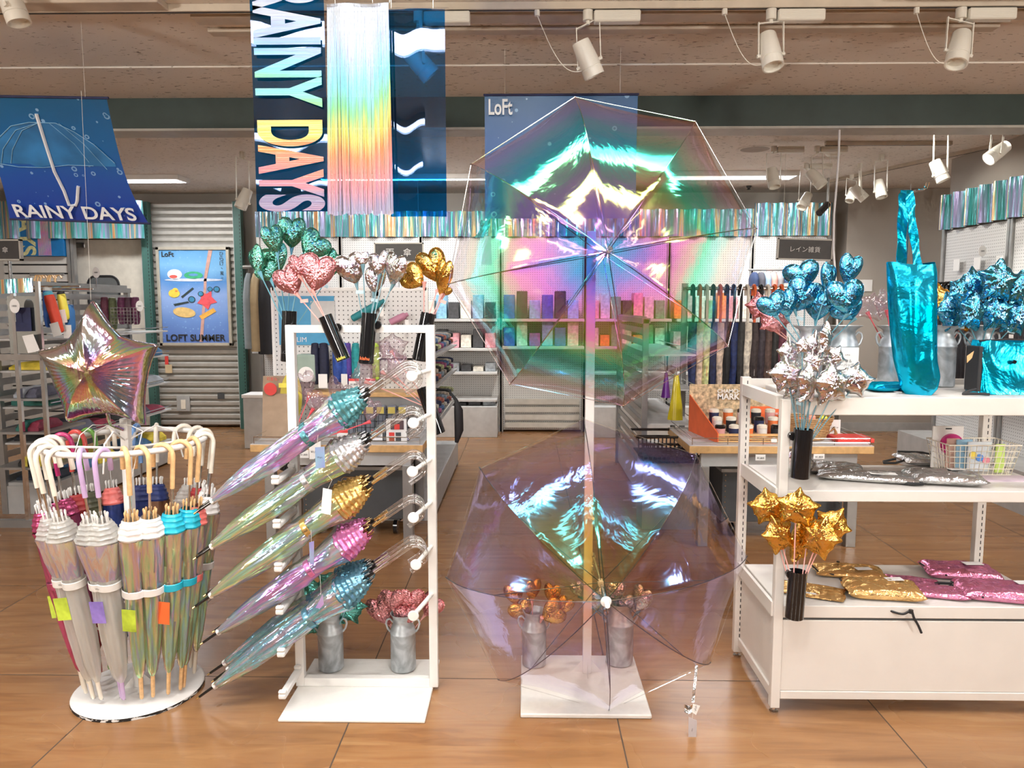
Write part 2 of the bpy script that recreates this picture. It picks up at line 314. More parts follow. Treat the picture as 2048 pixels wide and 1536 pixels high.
def strip_holo(name,base,vary,emi=0):
    m,t=newmat(name); k=NT(t); v=k.obj((1,1,1))
    lines=k.noise(1,3,k.obj((190,1,1.2)))
    fa=FACING(k); c=k.n('ShaderNodeTexCoord').outputs['Object']; z=k.n('ShaderNodeSeparateXYZ',{0:c}).outputs[2]
    cam_=k.n('ShaderNodeNewGeometry').outputs['Incoming']; iz=k.n('ShaderNodeSeparateXYZ',{0:cam_}).outputs[2]
    h=k.math('ADD',k.math('MULTIPLY_ADD',iz,3.4,1.30),k.math('MULTIPLY_ADD',k.noise(1,2,k.obj((16,1,.6))),.34,-.17))
    h=k.math('ADD',h,k.math('MULTIPLY_ADD',lines,.2,-.1))
    col=k.ramp(h,[(0,(.75,.78,.85)),(.14,(.55,.62,.75)),(.26,(.32,.46,.80)),(.38,(.20,.58,.72)),(.48,(.22,.66,.26)),(.57,(.66,.62,.14)),(.66,(.78,.24,.10)),(.76,(.66,.20,.20)),(.88,(.26,.22,.34)),(1,(.22,.21,.28))])
    col=k.mix(k.math('MULTIPLY',k.ramp(lines,[(.42,(1,1,1)),(.55,(0,0,0))]),.32),col,(.35,.42,.45))
    nb=k.n('ShaderNodeBump',{'Strength':.25,'Distance':.01,'Height':lines}).outputs[0]
    g=k.n('ShaderNodeBsdfGlossy',{'Color':col,'Roughness':.28,'Normal':nb}).outputs[0]; d=k.n('ShaderNodeBsdfDiffuse',{0:col}).outputs[0]
    k.out(k.n('ShaderNodeMixShader',{0:.72,1:g,2:d}).outputs[0]); return m
HOLO=strip_holo('holographic_strip_film',0,0)
def valance():
    m,t=newmat('iridescent_valance_film'); k=NT(t)
    n1=k.noise(1,2,k.obj((9,9,.5))); fa=FACING(k)
    f=k.math('ADD',k.math('MULTIPLY',n1,1.4),k.math('MULTIPLY_ADD',fa,.8,-.45),clamp=True)
    col=k.ramp(f,[(.1,(.5,.45,.75)),(.3,(.06,.42,.38)),(.40,(.40,.36,.62)),(.47,(.10,.55,.50)),(.54,(.95,.8,.45)),(.6,(1,.45,.22)),(.66,(1,.85,.6)),(.74,(.5,.45,.7)),(.85,(.15,.5,.5)),(1,(.6,.55,.75))])  # warm stops paint lamp glints into the film colour
    nb=k.n('ShaderNodeBump',{'Strength':.7,'Distance':.03,'Height':k.noise(1,3,k.obj((22,22,1.2)))}).outputs[0]
    g=k.n('ShaderNodeBsdfGlossy',{'Color':col,'Roughness':.16,'Normal':nb}).outputs[0]; d=k.n('ShaderNodeBsdfDiffuse',{0:col}).outputs[0]
    k.out(k.n('ShaderNodeMixShader',{0:.45,1:g,2:d}).outputs[0]); return m
VAL=valance()
B_HOLO=FOIL('holographic_silver_foil',(.62,.56,.50),.12,.75,2.6,.65,0,.5,7,dif=.05)
B_GREEN=FOIL('green_glitter_foil',(.10,.52,.36),.09,.55,2.5,.35,.55,.35,4,ssc=55,dif=.03,bd=.035)
B_PINK=FOIL('pink_foil',(.80,.34,.36),.10,.3,2,.12,0,.45,5,dif=.04,bd=.035)
B_SILV=FOIL('silver_foil',(.66,.64,.62),.07,.6,2.5,.4,.35,.3,3,ssc=60,dif=.02,bd=.035)
B_GOLD=FOIL('gold_foil',(.80,.46,.07),.09,.6,2,.10,.3,.3,3,ssc=55,dif=.03,bd=.035)
B_BLUE=FOIL('blue_glitter_foil',(.03,.40,.62),.09,.6,2,.35,.5,.3,3,ssc=55,dif=.02,bd=.035)
B_TEAL=FOIL('teal_foil',(.10,.46,.40),.10,.3,2,.15,.1,.35,4,ssc=55,dif=.04,bd=.035)
B_MAUVE=FOIL('mauve_metallic_film',(.55,.10,.22),.25,.3,2,.2,0,.6,18,scale=(1,1,.4),dif=.3)
LAME_B=FOIL('turquoise_lame',(.0,.44,.68),.2,.4,2,.06,.0,.7,8,dif=.15,bd=.02)
LAME_S=FOIL('silver_lame',(.62,.62,.62),.17,.3,2,.1,.1,1,20,dif=.12,bd=.02)
LAME_G=FOIL('gold_lame',(.85,.52,.2),.2,.3,2,.05,.1,.9,16,dif=.2,bd=.022)
LAME_P=FOIL('pink_lame',(.80,.28,.46),.2,.3,2,.1,.1,.9,16,dif=.2,bd=.022)
C_TEAL=FOIL('teal_satin_collar',(.12,.38,.42),.25,.3,2,.1,0,.6,10,dif=.3); C_SILV=FOIL('silver_satin_collar',(.6,.6,.6),.22,.3,2,.1,0,.6,10,dif=.3)
C_GOLD=FOIL('gold_satin_collar',(.68,.44,.14),.25,.3,2,.05,0,.6,10,dif=.3); C_PINK=FOIL('pink_satin_collar',(.78,.25,.55),.25,.3,2,.1,0,.6,10,dif=.3); C_BLUE=FOIL('blue_satin_collar',(.14,.36,.48),.22,.3,2,.1,0,.6,10,dif=.3)
HTAGV=M('violet_shimmer_card',(.28,.22,.80),.25,.3,var=.5,vs=14); HTAGG=M('lime_shimmer_card',(.45,.62,.06),.25,.3,var=.6,vs=14)
HTAG=FOIL('holographic_tag_card',(.6,.7,.6),.25,.75,2.5,.95,0,.1,5,dif=.5)
def glit():
    m,t=newmat('confetti_balloon_film'); k=NT(t); v=k.obj()
    vo=k.n('ShaderNodeTexVoronoi',{'Scale':150,'Vector':v}); cell=k.n('ShaderNodeSeparateColor',{0:vo.outputs['Color']})
    sp=k.ramp(cell.outputs[1],[(.0,(0,0,0)),(.88,(1,1,1))],'CONSTANT')
    f=k.math('MULTIPLY_ADD',k.math('POWER',FACING(k),1.5),.5,.07)
    a=k.n('ShaderNodeBsdfTransparent',{0:(.97,.96,.965)}).outputs[0]; b=k.n('ShaderNodeBsdfGlossy',{'Color':(.95,.93,.95),'Roughness':.06}).outputs[0]
    s=k.n('ShaderNodeMixShader',{0:f,1:a,2:b}).outputs[0]
    d=k.n('ShaderNodeBsdfDiffuse',{0:k.ramp(cell.outputs[0],[(.3,(.55,.12,.35)),(.5,(.6,.6,.62)),(.8,(.25,.2,.25))],'CONSTANT')}).outputs[0]
    k.out(k.n('ShaderNodeMixShader',{0:k.math('MULTIPLY',sp,.8),1:s,2:d}).outputs[0]); return m
GLIT=glit()
def floor_m():
    m,t=newmat('wood_look_floor_tile'); k=NT(t); c=k.n('ShaderNodeTexCoord').outputs['Object']
    s=k.n('ShaderNodeSeparateXYZ',{0:c}); TS=.94
    tx=k.math('FLOOR',k.math('DIVIDE',k.math('ADD',s.outputs[0],1.552),TS)); ty=k.math('FLOOR',k.math('DIVIDE',k.math('SUBTRACT',s.outputs[1],2.808),TS))
    # planks inside a tile, each with its own grain offset
    py=k.math('FLOOR',k.math('DIVIDE',s.outputs[1],.157))
    rn=k.n('ShaderNodeTexWhiteNoise',{'Vector':k.n('ShaderNodeCombineXYZ',{0:tx,1:py,2:ty}).outputs[0]},noise_dimensions='3D'); r=k.n('ShaderNodeSeparateColor',{0:rn.outputs['Color']})
    gx=k.math('MULTIPLY_ADD',s.outputs[0],1.1,k.math('MULTIPLY',r.outputs[0],17)); gy=k.math('MULTIPLY_ADD',s.outputs[1],7.5,k.math('MULTIPLY',r.outputs[1],9))
    gv=k.n('ShaderNodeCombineXYZ',{0:gx,1:gy,2:r.outputs[2]}).outputs[0]
    g=k.noise(1.5,3,gv,1.2); bands=k.math('FRACT',k.math('MULTIPLY',g,5)); fine=k.noise(9,4,gv)
    col=k.ramp(g,[(.25,(.20,.086,.030)),(.42,(.28,.128,.046)),(.6,(.335,.165,.064)),(.8,(.40,.215,.095))])
    col=k.mix(k.math('MULTIPLY',k.ramp(bands,[(0,(1,1,1)),(.12,(0,0,0)),(.9,(0,0,0)),(1,(1,1,1))]),.22),col,(.17,.085,.042))
    col=k.mix(k.math('MULTIPLY_ADD',fine,.3,-.05),col,(.40,.245,.135))
    col=k.mix(k.math('MULTIPLY_ADD',r.outputs[2],.16,0),col,(.21,.12,.065))
    def ed(q,o):
        fr=k.math('FRACT',k.math('DIVIDE',k.math('ADD',q,o),TS)); return k.math('LESS_THAN',k.math('MINIMUM',fr,k.math('SUBTRACT',1,fr)),.0028)
    gr=k.math('MAXIMUM',ed(s.outputs[0],1.552),ed(s.outputs[1],-2.808))
    col=k.mix(gr,col,(.085,.055,.035))
    ro=k.math('ADD',k.math('MULTIPLY_ADD',k.noise(1.3,3,c),.22,.16),k.math('MULTIPLY',gr,.4))
    k.out(k.n('ShaderNodeBsdfPrincipled',{'Base Color':col,'Roughness':ro,'Specular IOR Level':.42,'Normal':k.n('ShaderNodeBump',{'Strength':.06,'Distance':.004,'Height':k.math('ADD',fine,k.noise(2.5,2,c))}).outputs[0]}).outputs[0]); return m
def ceil_m():
    m,t=newmat('pitted_ceiling_board'); k=NT(t); v=k.obj((14,34,34)); n=k.noise(1.8,3,v,.4); msk=k.noise(1.2,2,k.obj())
    p=k.ramp(k.math('MULTIPLY_ADD',msk,.16,n),[(.60,(0,0,0)),(.625,(1,1,1))]) if 0 else k.ramp(k.math('MULTIPLY_ADD',msk,.10,n),[(.69,(0,0,0)),(.72,(1,1,1))])
    col=k.ramp(k.noise(.7,2,k.obj()),[(.3,(.80,.75,.69)),(.7,(.87,.82,.76))]); col=k.mix(k.math('MULTIPLY',p,.75),col,(.17,.13,.1))
    k.out(k.n('ShaderNodeBsdfPrincipled',{'Base Color':col,'Roughness':.85,'Normal':k.n('ShaderNodeBump',{'Strength':.5,'Distance':.01,'Height':p,},invert=True).outputs[0]}).outputs[0]); return m
def peg_m(name='pegboard',col=(.66,.66,.65),sc=.0254,ax=(0,2)):
    m,t=newmat(name); k=NT(t); c=k.n('ShaderNodeTexCoord').outputs['Object']; s=k.n('ShaderNodeSeparateXYZ',{0:c})
    a=k.math('SUBTRACT',k.math('FRACT',k.math('DIVIDE',s.outputs[ax[0]],sc)),.5); b=k.math('SUBTRACT',k.math('FRACT',k.math('DIVIDE',s.outputs[ax[1]],sc)),.5)
    d=k.math('ADD',k.math('MULTIPLY',a,a),k.math('MULTIPLY',b,b)); h=k.math('LESS_THAN',d,.022)
    k.out(k.n('ShaderNodeBsdfPrincipled',{'Base Color':k.mix(h,col,(.12,.12,.12)),'Roughness':.5}).outputs[0]); return m
FLOOR=floor_m(); CEILM=ceil_m(); PEG=peg_m(); PEGY=peg_m('pegboard_side',ax=(1,2)); WALL=M('warm_grey_wall',(.42,.38,.33),.8,var=.04,vs=2); WALLB=M('back_wall_paint',(.50,.47,.43),.8,var=.04,vs=2)
SLATM=M('slatwall_panel',(.62,.60,.55),.5,var=.03)
# ---------- setting
X0,X1,Y0,Y1=-6.0,6.5,-4.0,9.0
struct(MB().bx(X0,X1,Y0,Y1,-.06,0),'floor',FLOOR)
struct(MB().bx(X0,X1,Y0,4.88,CEIL,CEIL+.08).bx(X0,X1,5.02,Y1,CEIL+.0,CEIL+.08),'ceiling',CEILM)
struct(MB().bx(X0,X1,Y1,Y1+.1,0,CEIL),'wall_back',WALLB)
struct(MB().bx(X0-.1,X0,Y0,Y1,0,CEIL),'wall_left',WALL)
struct(MB().bx(X1,X1+.1,Y0,Y1,0,CEIL),'wall_right',WALL)
struct(MB().bx(X0,X1,Y0-.1,Y0,0,CEIL),'wall_front',M('dark_shop_wall',(.12,.10,.09),.8))
# dark green beam across the shop with pale edge strips
struct(MB().bx(X0,X1,4.86,5.04,2.555,CEIL+.05),'trim_1',M('beam_green',(.030,.052,.046),.45),.004)
struct(MB().bx(X0,X1,4.85,5.05,2.540,2.5545),'trim_2',M('beam_edge',(.45,.44,.4),.5))
struct(MB().bx(X0,X1,4.25,4.86,CEIL-.010,CEIL-.0005),'trim_3',CEILM,.01)
# side column (box-out) at the right back
cw0=at(1688,600,8.7).x; cw1=4.8
struct(MB().bx(cw0,cw1+.25,8.7,Y1-.001,0,CEIL-.001),'wall_column',WALL,.004)
struct(MB().bx(cw0-.012,cw1+.26,8.685,8.699,0,.10),'baseboard_column',GREYP)
struct(MB().bx(X0,cw0-.02,Y1-.015,Y1-.0005,0,.09),'baseboard_back',M('baseboard_brown',(.2,.16,.13),.5))
# ceiling recess strips / slots (light channels) front half
def strip(x0,x1,y,w,h,n):
    struct(MB().bx(x0,x1,y-w/2,y+w/2,CEIL-h,CEIL-.0005),n,M('ceiling_channel',(.55,.47,.38),.6),.006)
strip(-5,-1.55,3.36,.11,.03,'trim_4'); strip(-1.5,3.0,3.55,.10,.022,'trim_5'); strip(-1.5,2.2,3.72,.07,.02,'trim_6'); strip(1.6,6,3.25,.09,.03,'trim_7')
# tracks
def track(p0,p1,label,z=CEIL-.016):
    t=T('lighting_track',label,'lighting track',p0); d=Vector(p1)-Vector(p0)
    MB().bar(Vector((*p0[:2],z)),Vector((*p1[:2],z)),.034,.03).build('rail',M('track_beige',(.62,.55,.45),.45),t)
    MB().bar(Vector((*p0[:2],z-.0155)),Vector((*p1[:2],z-.0155)),.012,.001).build('conductor_slot',BLKM,t); return t
track((-5,3.42,CEIL-.016),(5.9,3.42,CEIL-.016),'long beige lighting track with a dark slot on the ceiling above the open umbrellas')
track((2.4,6.25,CEIL-.016),(3.4,6.25,CEIL-.016),'short lighting track holding three spotlights behind the green beam')
track((3.15,8.2,CEIL-.016),(4.25,4.9+.2,CEIL-.016),'slanting lighting track on the back ceiling at the right')
SPW=M('spotlight_white',(.80,.78,.70),.35,var=.02)
LENS=M('lit_lens',(1,1,1),.5,emit=7)
def spotlight(px,py,Y,aim,label,box=True,k=1.0,boxside=1,glow=False,wire=0,Z=None):
    """track head: adapter on rail, driver box, yoke, cylindrical lamp; px,py=centre of lamp body"""
    c=at(px,py,Y); t=T('track_spotlight',label,'spotlight',(c.x,c.y,CEIL),'track spotlights on the ceiling')
    top=CEIL-.032
    MB().lathe([(.022*k,top-.002),(.022*k,top-.045*k)],(c.x,c.y,0),14).build('adapter',SPW,t)
    if box:
        b=MB(); 
        b.rb((c.x+boxside*.125*k,c.y,top-.030*k),(.20*k,.05*k,.048*k),.006)
        for i in range(7): b.bx(c.x+boxside*.125*k-.09*k,c.x+boxside*.125*k+.09*k,c.y-.0265*k,c.y-.0245*k,top-.012*k-.006*k*i-.0015,top-.012*k-.006*k*i+.0005)
        b.build('driver_box',SPW,t)
    a=Vector(aim).normalized(); q=a.to_track_quat('-Z','Y').to_matrix().to_4x4(); L=.155*k; R=.046*k
    m=Matrix.Translation(c)@q
    # yoke: arms attach either side of the lamp
    side=(m.to_3x3()@Vector((1,0,0))); sx=Vector((1,0,0)) if abs(side.x)>.3 else side
    sx=(sx-a*sx.dot(a)).normalized()
    jt=Vector((c.x,c.y,top-.05*k)); piv=c+a*.02*k
    y=MB(); w=R*1.18
    y.bar(jt+sx*w+Vector((0,0,-.006)),jt-sx*w+Vector((0,0,-.006)),.014*k,.004*k)
    for s_ in (1,-1): y.bar(jt+sx*w*s_,piv+sx*w*s_-Vector((0,0,.006)),.004*k,.013*k,up=sx.cross(Vector((0,0,1))))
    y.tube([jt+Vector((0,0,.02)),jt-Vector((0,0,.01))],.009*k,8)
    for s_ in (1,-1): y.tube([piv+sx*(w+.006*k)*s_,piv+sx*R*.9*s_],.008*k,8)
    y.build('yoke',SPW,t)
    b=MB().lathe([(R*.80,L/2),(R*.84,L/2-.004),(R*.97,0),(R,-L*.22),(R*1.0,-L*.235),(R*.95,-L*.24),(R*.95,-L*.27),(R,-L*.275),(R,-L/2),(R*.86,-L/2),(R*.80,-L/2+.02),(0.0001,-L/2+.021)],(0,0,0),28,None)
    b.v=[m@p for p in b.v]; b.build('lamp_body',SPW,t)
    g=MB(); 
    for i in range(-3,4):
        ww=math.sqrt(max(0,(R*.7)**2-(i*R*.2)**2)); g.bx(i*R*.2-.0018*k,i*R*.2+.0018*k,-ww,ww,L/2-.001,L/2+.001)
    g.v=[m@p for p in g.v]; g.build('vent_grille',DGREY,t)
    if glow:
        g=MB().lathe([(.0001,-L/2+.012),(R*.8,-L/2+.012)],(0,0,0),20,caps=False); g.v=[m@p for p in g.v]; g.build('lit_lens',LENS,t)
    if wire:
        x1=c.x-wire; p0=Vector((x1,c.y,CEIL-.03)); w_=MB(); 
        w_.tube([p0,p0-Vector((0,0,.025))],.012*k,8)
        w_.tube([p0+(piv-p0)*u+Vector((0,0,-.02-math.sin(u*PI)*.10)) for u in [i/14 for i in range(15)]],.0018,5)
        w_.build('safety_wire',SPW,t)
    return t
spotlight(1175,118,3.42,(.42,.15,-.9),'large white track spotlight tilted right, directly above the upper open umbrella',wire=.22)
spotlight(1540,102,3.42,(.12,-.3,-.95),'white track spotlight pointing down, first one right of the upper open umbrella',wire=.20)
spotlight(1918,98,3.42,(-.28,-.3,-.9),'white track spotlight leaning left, nearest the right end of the front track',wire=.19)
spotlight(838,124,3.42,(.7,.2,-.75),'white track spotlight seen through the clear blue banner film')
K=.85
spotlight(1546,356,6.25,(.1,-.3,-.9),'small upright spotlight behind the beam, in front of the lit ceiling panel',k=1.05)
spotlight(1632,357,6.25,(.6,-.3,-.8),'small spotlight tilted right behind the beam, beside the hanging white cable',k=1.05)
spotlight(1610,402,7.0,(-.5,-.3,-.8),'small spotlight aimed left at the iridescent valance above the peg wall',k=1.0,boxside=1)
spotlight(1760,378,6.6,(.1,-.3,-.9),'small upright spotlight on the slanting track, above the grey column',box=False)
spotlight(1718,386,7.0,(.7,-.2,-.8),'small spotlight turned to the right on the slanting track',box=False)
spotlight(1702,390,7.6,(-.3,-.3,-.8),'small farthest spotlight at the end of the slanting track',box=False,k=.9)
spotlight(1878,342,5.5,(.3,-.2,-.8),'white spotlight aimed down above the cyan tote bag handles',box=False)
spotlight(1995,305,5.2,(-.75,-.1,-.55),'lit spotlight aimed left above the pegboard wall at the right edge',box=False,glow=True)
spotlight(488,398,6.4,(-.35,-.2,-.9),'beige spotlight hanging in front of the shutter panel',box=False,k=1.1)
spotlight(25,10,3.2,(.3,0,-.9),'spotlight partly cut off at the top left corner',box=False)
# light panels
LP=['lit square ceiling panel seen below the tilted blue banner','long lit ceiling tube seen through the clear blue banner','lit ceiling panel behind the upper open umbrella','ceiling light panel over the right hand clothes wall']
DIF=M('lit_diffuser',(1,.98,.94),.6,emit=1.5)
for i,(x,y,lx,ly,p) in enumerate(PANELS):
    t=T('ceiling_light',LP[i] if i<4 else 'long ceiling light behind the viewer','ceiling light',(x,y,CEIL),'ceiling lights')
    MB().bx(x-lx/2-.03,x+lx/2+.03,y-ly/2-.03,y-ly/2-.001,CEIL-.045,CEIL-.001).bx(x-lx/2-.03,x+lx/2+.03,y+ly/2+.001,y+ly/2+.03,CEIL-.045,CEIL-.001).bx(x-lx/2-.03,x-lx/2-.001,y-ly/2,y+ly/2,CEIL-.045,CEIL-.001).bx(x+lx/2+.001,x+lx/2+.03,y-ly/2,y+ly/2,CEIL-.045,CEIL-.001).build('frame',WHT,t)
    MB().bx(x-lx/2,x+lx/2,y-ly/2,y+ly/2,CEIL-.03,CEIL-.02).build('diffuser',DIF,t)
def disc(px,py,r,name,label,mat,z=CEIL):
    c=flr(px,py,z); t=T(name,label,'ceiling fitting',(c.x,c.y,z))
    MB().lathe([(r*.85,z-.004),(r,z-.006),(r*1.12,z-.001)],(c.x,c.y,0),32,caps=False).build('rim',CEILM,t); MB().lathe([(.0001,z-.003),(r*.86,z-.003)],(c.x,c.y,0),32,caps=False).build('grille',mat,t)
disc(1140,175,.10,'ceiling_speaker','round dark ceiling speaker just above the upper umbrella',DGREY)
disc(1510,298,.14,'ceiling_speaker','round beige ceiling speaker behind the beam',M('beige_grille',(.4,.34,.28),.7))
c=flr(1668,300,CEIL); one(MB().lathe([(.07,CEIL-.001),(.07,CEIL-.03),(.05,CEIL-.05),(.04,CEIL-.055)],(c.x,c.y,0),20),'smoke_detector',SPW,'round white smoke detector on the back ceiling','smoke detector')
for i,(px,py,Y_,l) in enumerate(((1711,277,5.3,'dark sprinkler head right below the green beam'),(1497,396,8.5,'dark sprinkler head just above the iridescent valance'))):
    c=at(px,py,Y_); one(MB().lathe([(.03,CEIL-.001),(.028,CEIL-.012),(.01,CEIL-.03),(.025,CEIL-.04),(.0001,CEIL-.045)],(c.x,c.y,0),12),'sprinkler_head',DGREY,l,'sprinkler','sprinkler heads')
# hanging white cable
p=[at(1678,272,4.9)+Vector((0,0,.05)),at(1678,300,4.9),at(1674,360,4.9),at(1668,430,4.9),at(1667,500,4.9),at(1672,570,4.9),at(1674,640,4.9),at(1674,760,4.9)]
one(MB().tube(p,.007,8),'hanging_cable',WHT,'white cable hanging from the green beam behind the blue heart balloons','cable')
# security camera
c=at(1655,405,8.0); t=T('security_camera','small security camera above the right end of the valance','camera',(c.x,c.y,CEIL))
MB().tube([(c.x,c.y,CEIL-.001),(c.x,c.y,c.z)],.012,8).build('mount',GREYM,t); MB().tube([c+Vector((0,0,-.02)),c+Vector((-.12,-.1,-.12))],.035,12).build('camera_body',BLK,t)
# ---------- banners
def film_panel(name,x0,x1,zt,zb,Y,mat,parent,amp=.004,n=2.0,ph=0,th=.0012):
    f=lambda u,v:Vector((x0+(x1-x0)*u,Y+amp*math.sin(u*n*PI+ph)+amp*.6*math.sin(v*4+ph),zb+(zt-zb)*v)); return MB().sheet(f,24,30,(0,th,0)).build(name,mat,parent)
YB=2.6
a=at(503,100,YB); b=at(660,428,YB); top=CEIL-.10
t=T('hanging_banner','clear blue hanging banner with RAINY DAYS running down it in shiny capitals','banner',(a.x,YB,b.z))
film_panel('blue_film',at(506,200,YB).x,at(658,425,YB).x,top,at(600,423,YB).z,YB,F_BLUE,t)
MB().tube([(at(500,0,YB).x,YB,top),(at(664,0,YB).x,YB,top)],.005,8).build('top_rod',CHROME,t)
for x in (510,650): MB().tube([(at(x,0,YB).x,YB,top),(at(x,0,YB).x,YB,CEIL)],.0012,5).build('hanging_wire',CABLE,t)
# letters, vertical: tops to the right
LX=at(515,300,YB).x; RX=at(650,300,YB).x
xw=RX-LX
text_h=xw*.98
for w,y0,y1 in (('RAINY',-30,217),('DAYS',242,424)):
    z0=at(580,y0,YB).z; z1=at(580,y1,YB).z
    text(w,HOLO,t,((LX+RX)/2+.002,YB-.014,(z0+z1)/2),1,rot=(PI/2,PI/2,0),bold=.035,width=z0-z1,height=text_h)
t=T('hanging_banner','shiny rainbow strip banner hanging between the two clear blue banners','banner',(at(718,0,YB-.03).x,YB-.03,at(718,430,YB-.03).z))
y2=YB-.03; x0=at(655,100,y2).x; x1=at(779,100,y2).x; x0b=at(655,420,y2).x; x1b=at(787,420,y2).x; zt=at(700,7,y2).z; zb=at(700,429,y2).z
NS=38
m=MB()
for i in range(NS):
    u0=i/NS+.0015; u1=(i+1)/NS-.0015; zz=zb+rnd.uniform(-.004,.004); dy=rnd.uniform(-.004,.004)
    def f(u,v,u0=u0,u1=u1,zz=zz,dy=dy):
        w=u0+(u1-u0)*u; q=v; xa=x0b+(x0-x0b)*q; xb=x1b+(x1-x1b)*q
        return Vector((xa+(xb-xa)*w,y2+dy*(1-q)+.006*math.sin(w*9+q*2),zz+(zt-zz)*q))
    m.sheet(f,3,14,(0,.0006,0))
ob=m.build('foil_strips',HOLO,t)
MB().rb(((x0+x1)/2,y2,zt-.004),(x1-x0+.012,.006,.012),.002).build('top_rail',CLR,t)
for x in (670,745,779): MB().tube([(at(x,0,y2).x,y2,zt),(at(x,0,y2).x,y2,CEIL)],.0012,5).build('hanging_wire',CABLE,t)
t=T('hanging_banner','plain clear blue banner on the right, with a spotlight showing through it','banner',(at(838,0,YB).x,YB,at(838,434,YB).z))
zt=at(840,18,YB).z; zb=at(840,433,YB).z
film_panel('blue_film',at(777,200,YB).x,at(893,430,YB).x,zt,zb,YB,F_BLUE,t,ph=1.3)
MB().rb((at(835,0,YB).x,YB,zt),(sz(118,YB),.005,.01),.002).build('top_rail',CLR,t)
for x in (782,866): MB().tube([(at(x,0,YB).x,YB,zt),(at(x,0,YB).x,YB,CEIL)],.0012,5).build('hanging_wire',CABLE,t)
# tilted blue banner, upper left
def print_m(name,stops,ax=2,lo=0,hi=1,dots=True,sc=26):
    m_,t_=newmat(name); k=NT(t_); c=k.n('ShaderNodeTexCoord').outputs['Object']; z=k.n('ShaderNodeSeparateXYZ',{0:c}).outputs[ax]
    f=k.math('DIVIDE',k.math('SUBTRACT',z,lo),hi-lo,clamp=True); f=k.math('ADD',f,k.math('MULTIPLY_ADD',k.noise(3,2,c),.24,-.12),clamp=True); col=k.ramp(f,stops)
    if dots:
        vo=k.n('ShaderNodeTexVoronoi',{'Scale':sc,'Vector':c},feature='F1'); d=vo.outputs['Distance']; cell=k.n('ShaderNodeSeparateColor',{0:vo.outputs['Color']}).outputs[0]
        r=k.math('MULTIPLY_ADD',k.math('POWER',cell,3),.30,.03); ring=k.math('MULTIPLY',k.math('LESS_THAN',d,r),k.math('GREATER_THAN',d,k.math('MULTIPLY',r,.55))); ring=k.math('MULTIPLY',ring,k.math('GREATER_THAN',cell,.35))
        col=k.mix(k.math('MULTIPLY',ring,.6),col,(.35,.6,.85))
    k.out(k.n('ShaderNodeBsdfPrincipled',{'Base Color':col,'Roughness':.3}).outputs[0]); return m_
yt,yb=3.62,4.02
A=at(-60,189,yt); Bp=at(213,196,yt); Cp=at(297,447,yb); Dp=at(20,438,yb)
t=T('hanging_banner','tilted blue banner printed with a clear umbrella, raindrops and white RAINY DAYS','banner',tuple((Cp+Dp)/2))
zl=-.0; BN=print_m('rain_print_blue',[(0,(.015,.05,.33)),(.35,(.015,.09,.40)),(.6,(.01,.13,.36)),(1,(.01,.11,.24))],2,0,A.z-Cp.z,True,22)
def bf(u,v,off=0):
    L=Dp.lerp(A,v); R_=Cp.lerp(Bp,v); p=L.lerp(R_,u); s_=math.sin(v*PI); p=p+Vector((-.045*s_*u,.05*s_-off,-.05*s_)); return p
MB().sheet(lambda u,v:bf(u,v),22,26,(0,.0015,0)).build('printed_sheet',BN,t)
MB().tube([bf(0,1)-Vector((.3,0,0)),bf(1,1)+Vector((.01,0,0))],.006,8).build('top_rod',NAVY,t); MB().tube([bf(0,0),bf(1,0)+Vector((.01,0,0))],.006,8).build('bottom_rod',NAVY,t)
# printed umbrella: dome + shaft + crook as raised print following the sheet
W1=M('print_pale_blue',(.20,.42,.62),.4,var=.2); W2=M('print_white',(.80,.84,.86),.4)
def uv(px,py):
    # pixel on sheet -> approximate u,v by search
    best=None
    for i in range(41):
        for j in range(41):
            p=bf(i/40,j/40); q=RC.transposed()@(p-Vector((0,0,HC))); X=1024+FP*q.x/-q.z; Yp=768-FP*q.y/-q.z; d=(X-px)**2+(Yp-py)**2
            if best is None or d<best[0]: best=(d,i/40,j/40)
    return best[1:]
def on(pts,off=.004): return [bf(*uv(*p),off) for p in pts]
MB().tube(on([(73,225),(78,248),(92,290),(110,345),(128,385),(140,408),(152,413),(158,400),(156,375)]),.0085,6).build('umbrella_shaft_print',W2,t)
rim=[(-10,330),(40,331),(90,333),(140,333),(185,333)]
m=MB()
dome=[(-8,300),(0,275),(25,256),(60,246),(75,245),(110,248),(150,262),(190,290),(232,325)]
dl=on(dome,.002); rl=on([(-8,329),(2,329),(28,330),(60,331),(78,332),(112,333),(150,334),(190,334),(232,334)],.002)
m.add(dl+rl,[(i,i+1,len(dl)+i+1,len(dl)+i) for i in range(len(dl)-1)]); m.build('umbrella_dome_print',M('print_mid_blue',(.03,.18,.42),.35,var=.35,vs=6),t)
m=MB(); m.tube(on(dome,.005),.0022,5)
for q in ([(78,245),(30,262),(6,300),(3,329)],[(78,245),(45,262),(27,300),(24,330)],[(100,246),(150,285),(182,325)],[(120,250),(170,290),(215,338)]): m.tube(on(q,.005),.0018,5)
m.tube(on(rim,.005),.0018,5)
m.build('umbrella_rib_print',W1,t)
u0,v0=.16,.0
cx=[bf(u,.105,.02) for u in (.06,.955)]
o=text('RAINY DAYS',W2,t,tuple((cx[0]+cx[1])/2),1,bold=.02,width=(cx[1]-cx[0]).length,height=.075,rot=(PI/2+.35,0,math.atan2(cx[1].y-cx[0].y,cx[1].x-cx[0].x)))
o.rotation_euler=(PI/2+.60,-math.asin((cx[1].z-cx[0].z)/(cx[1]-cx[0]).length),0)
p=at(170,185,3.6); MB().tube([(p.x,3.6,CEIL),(p.x,3.6,p.z-.02)],.001,5).build('hanging_wire',CABLE,t)
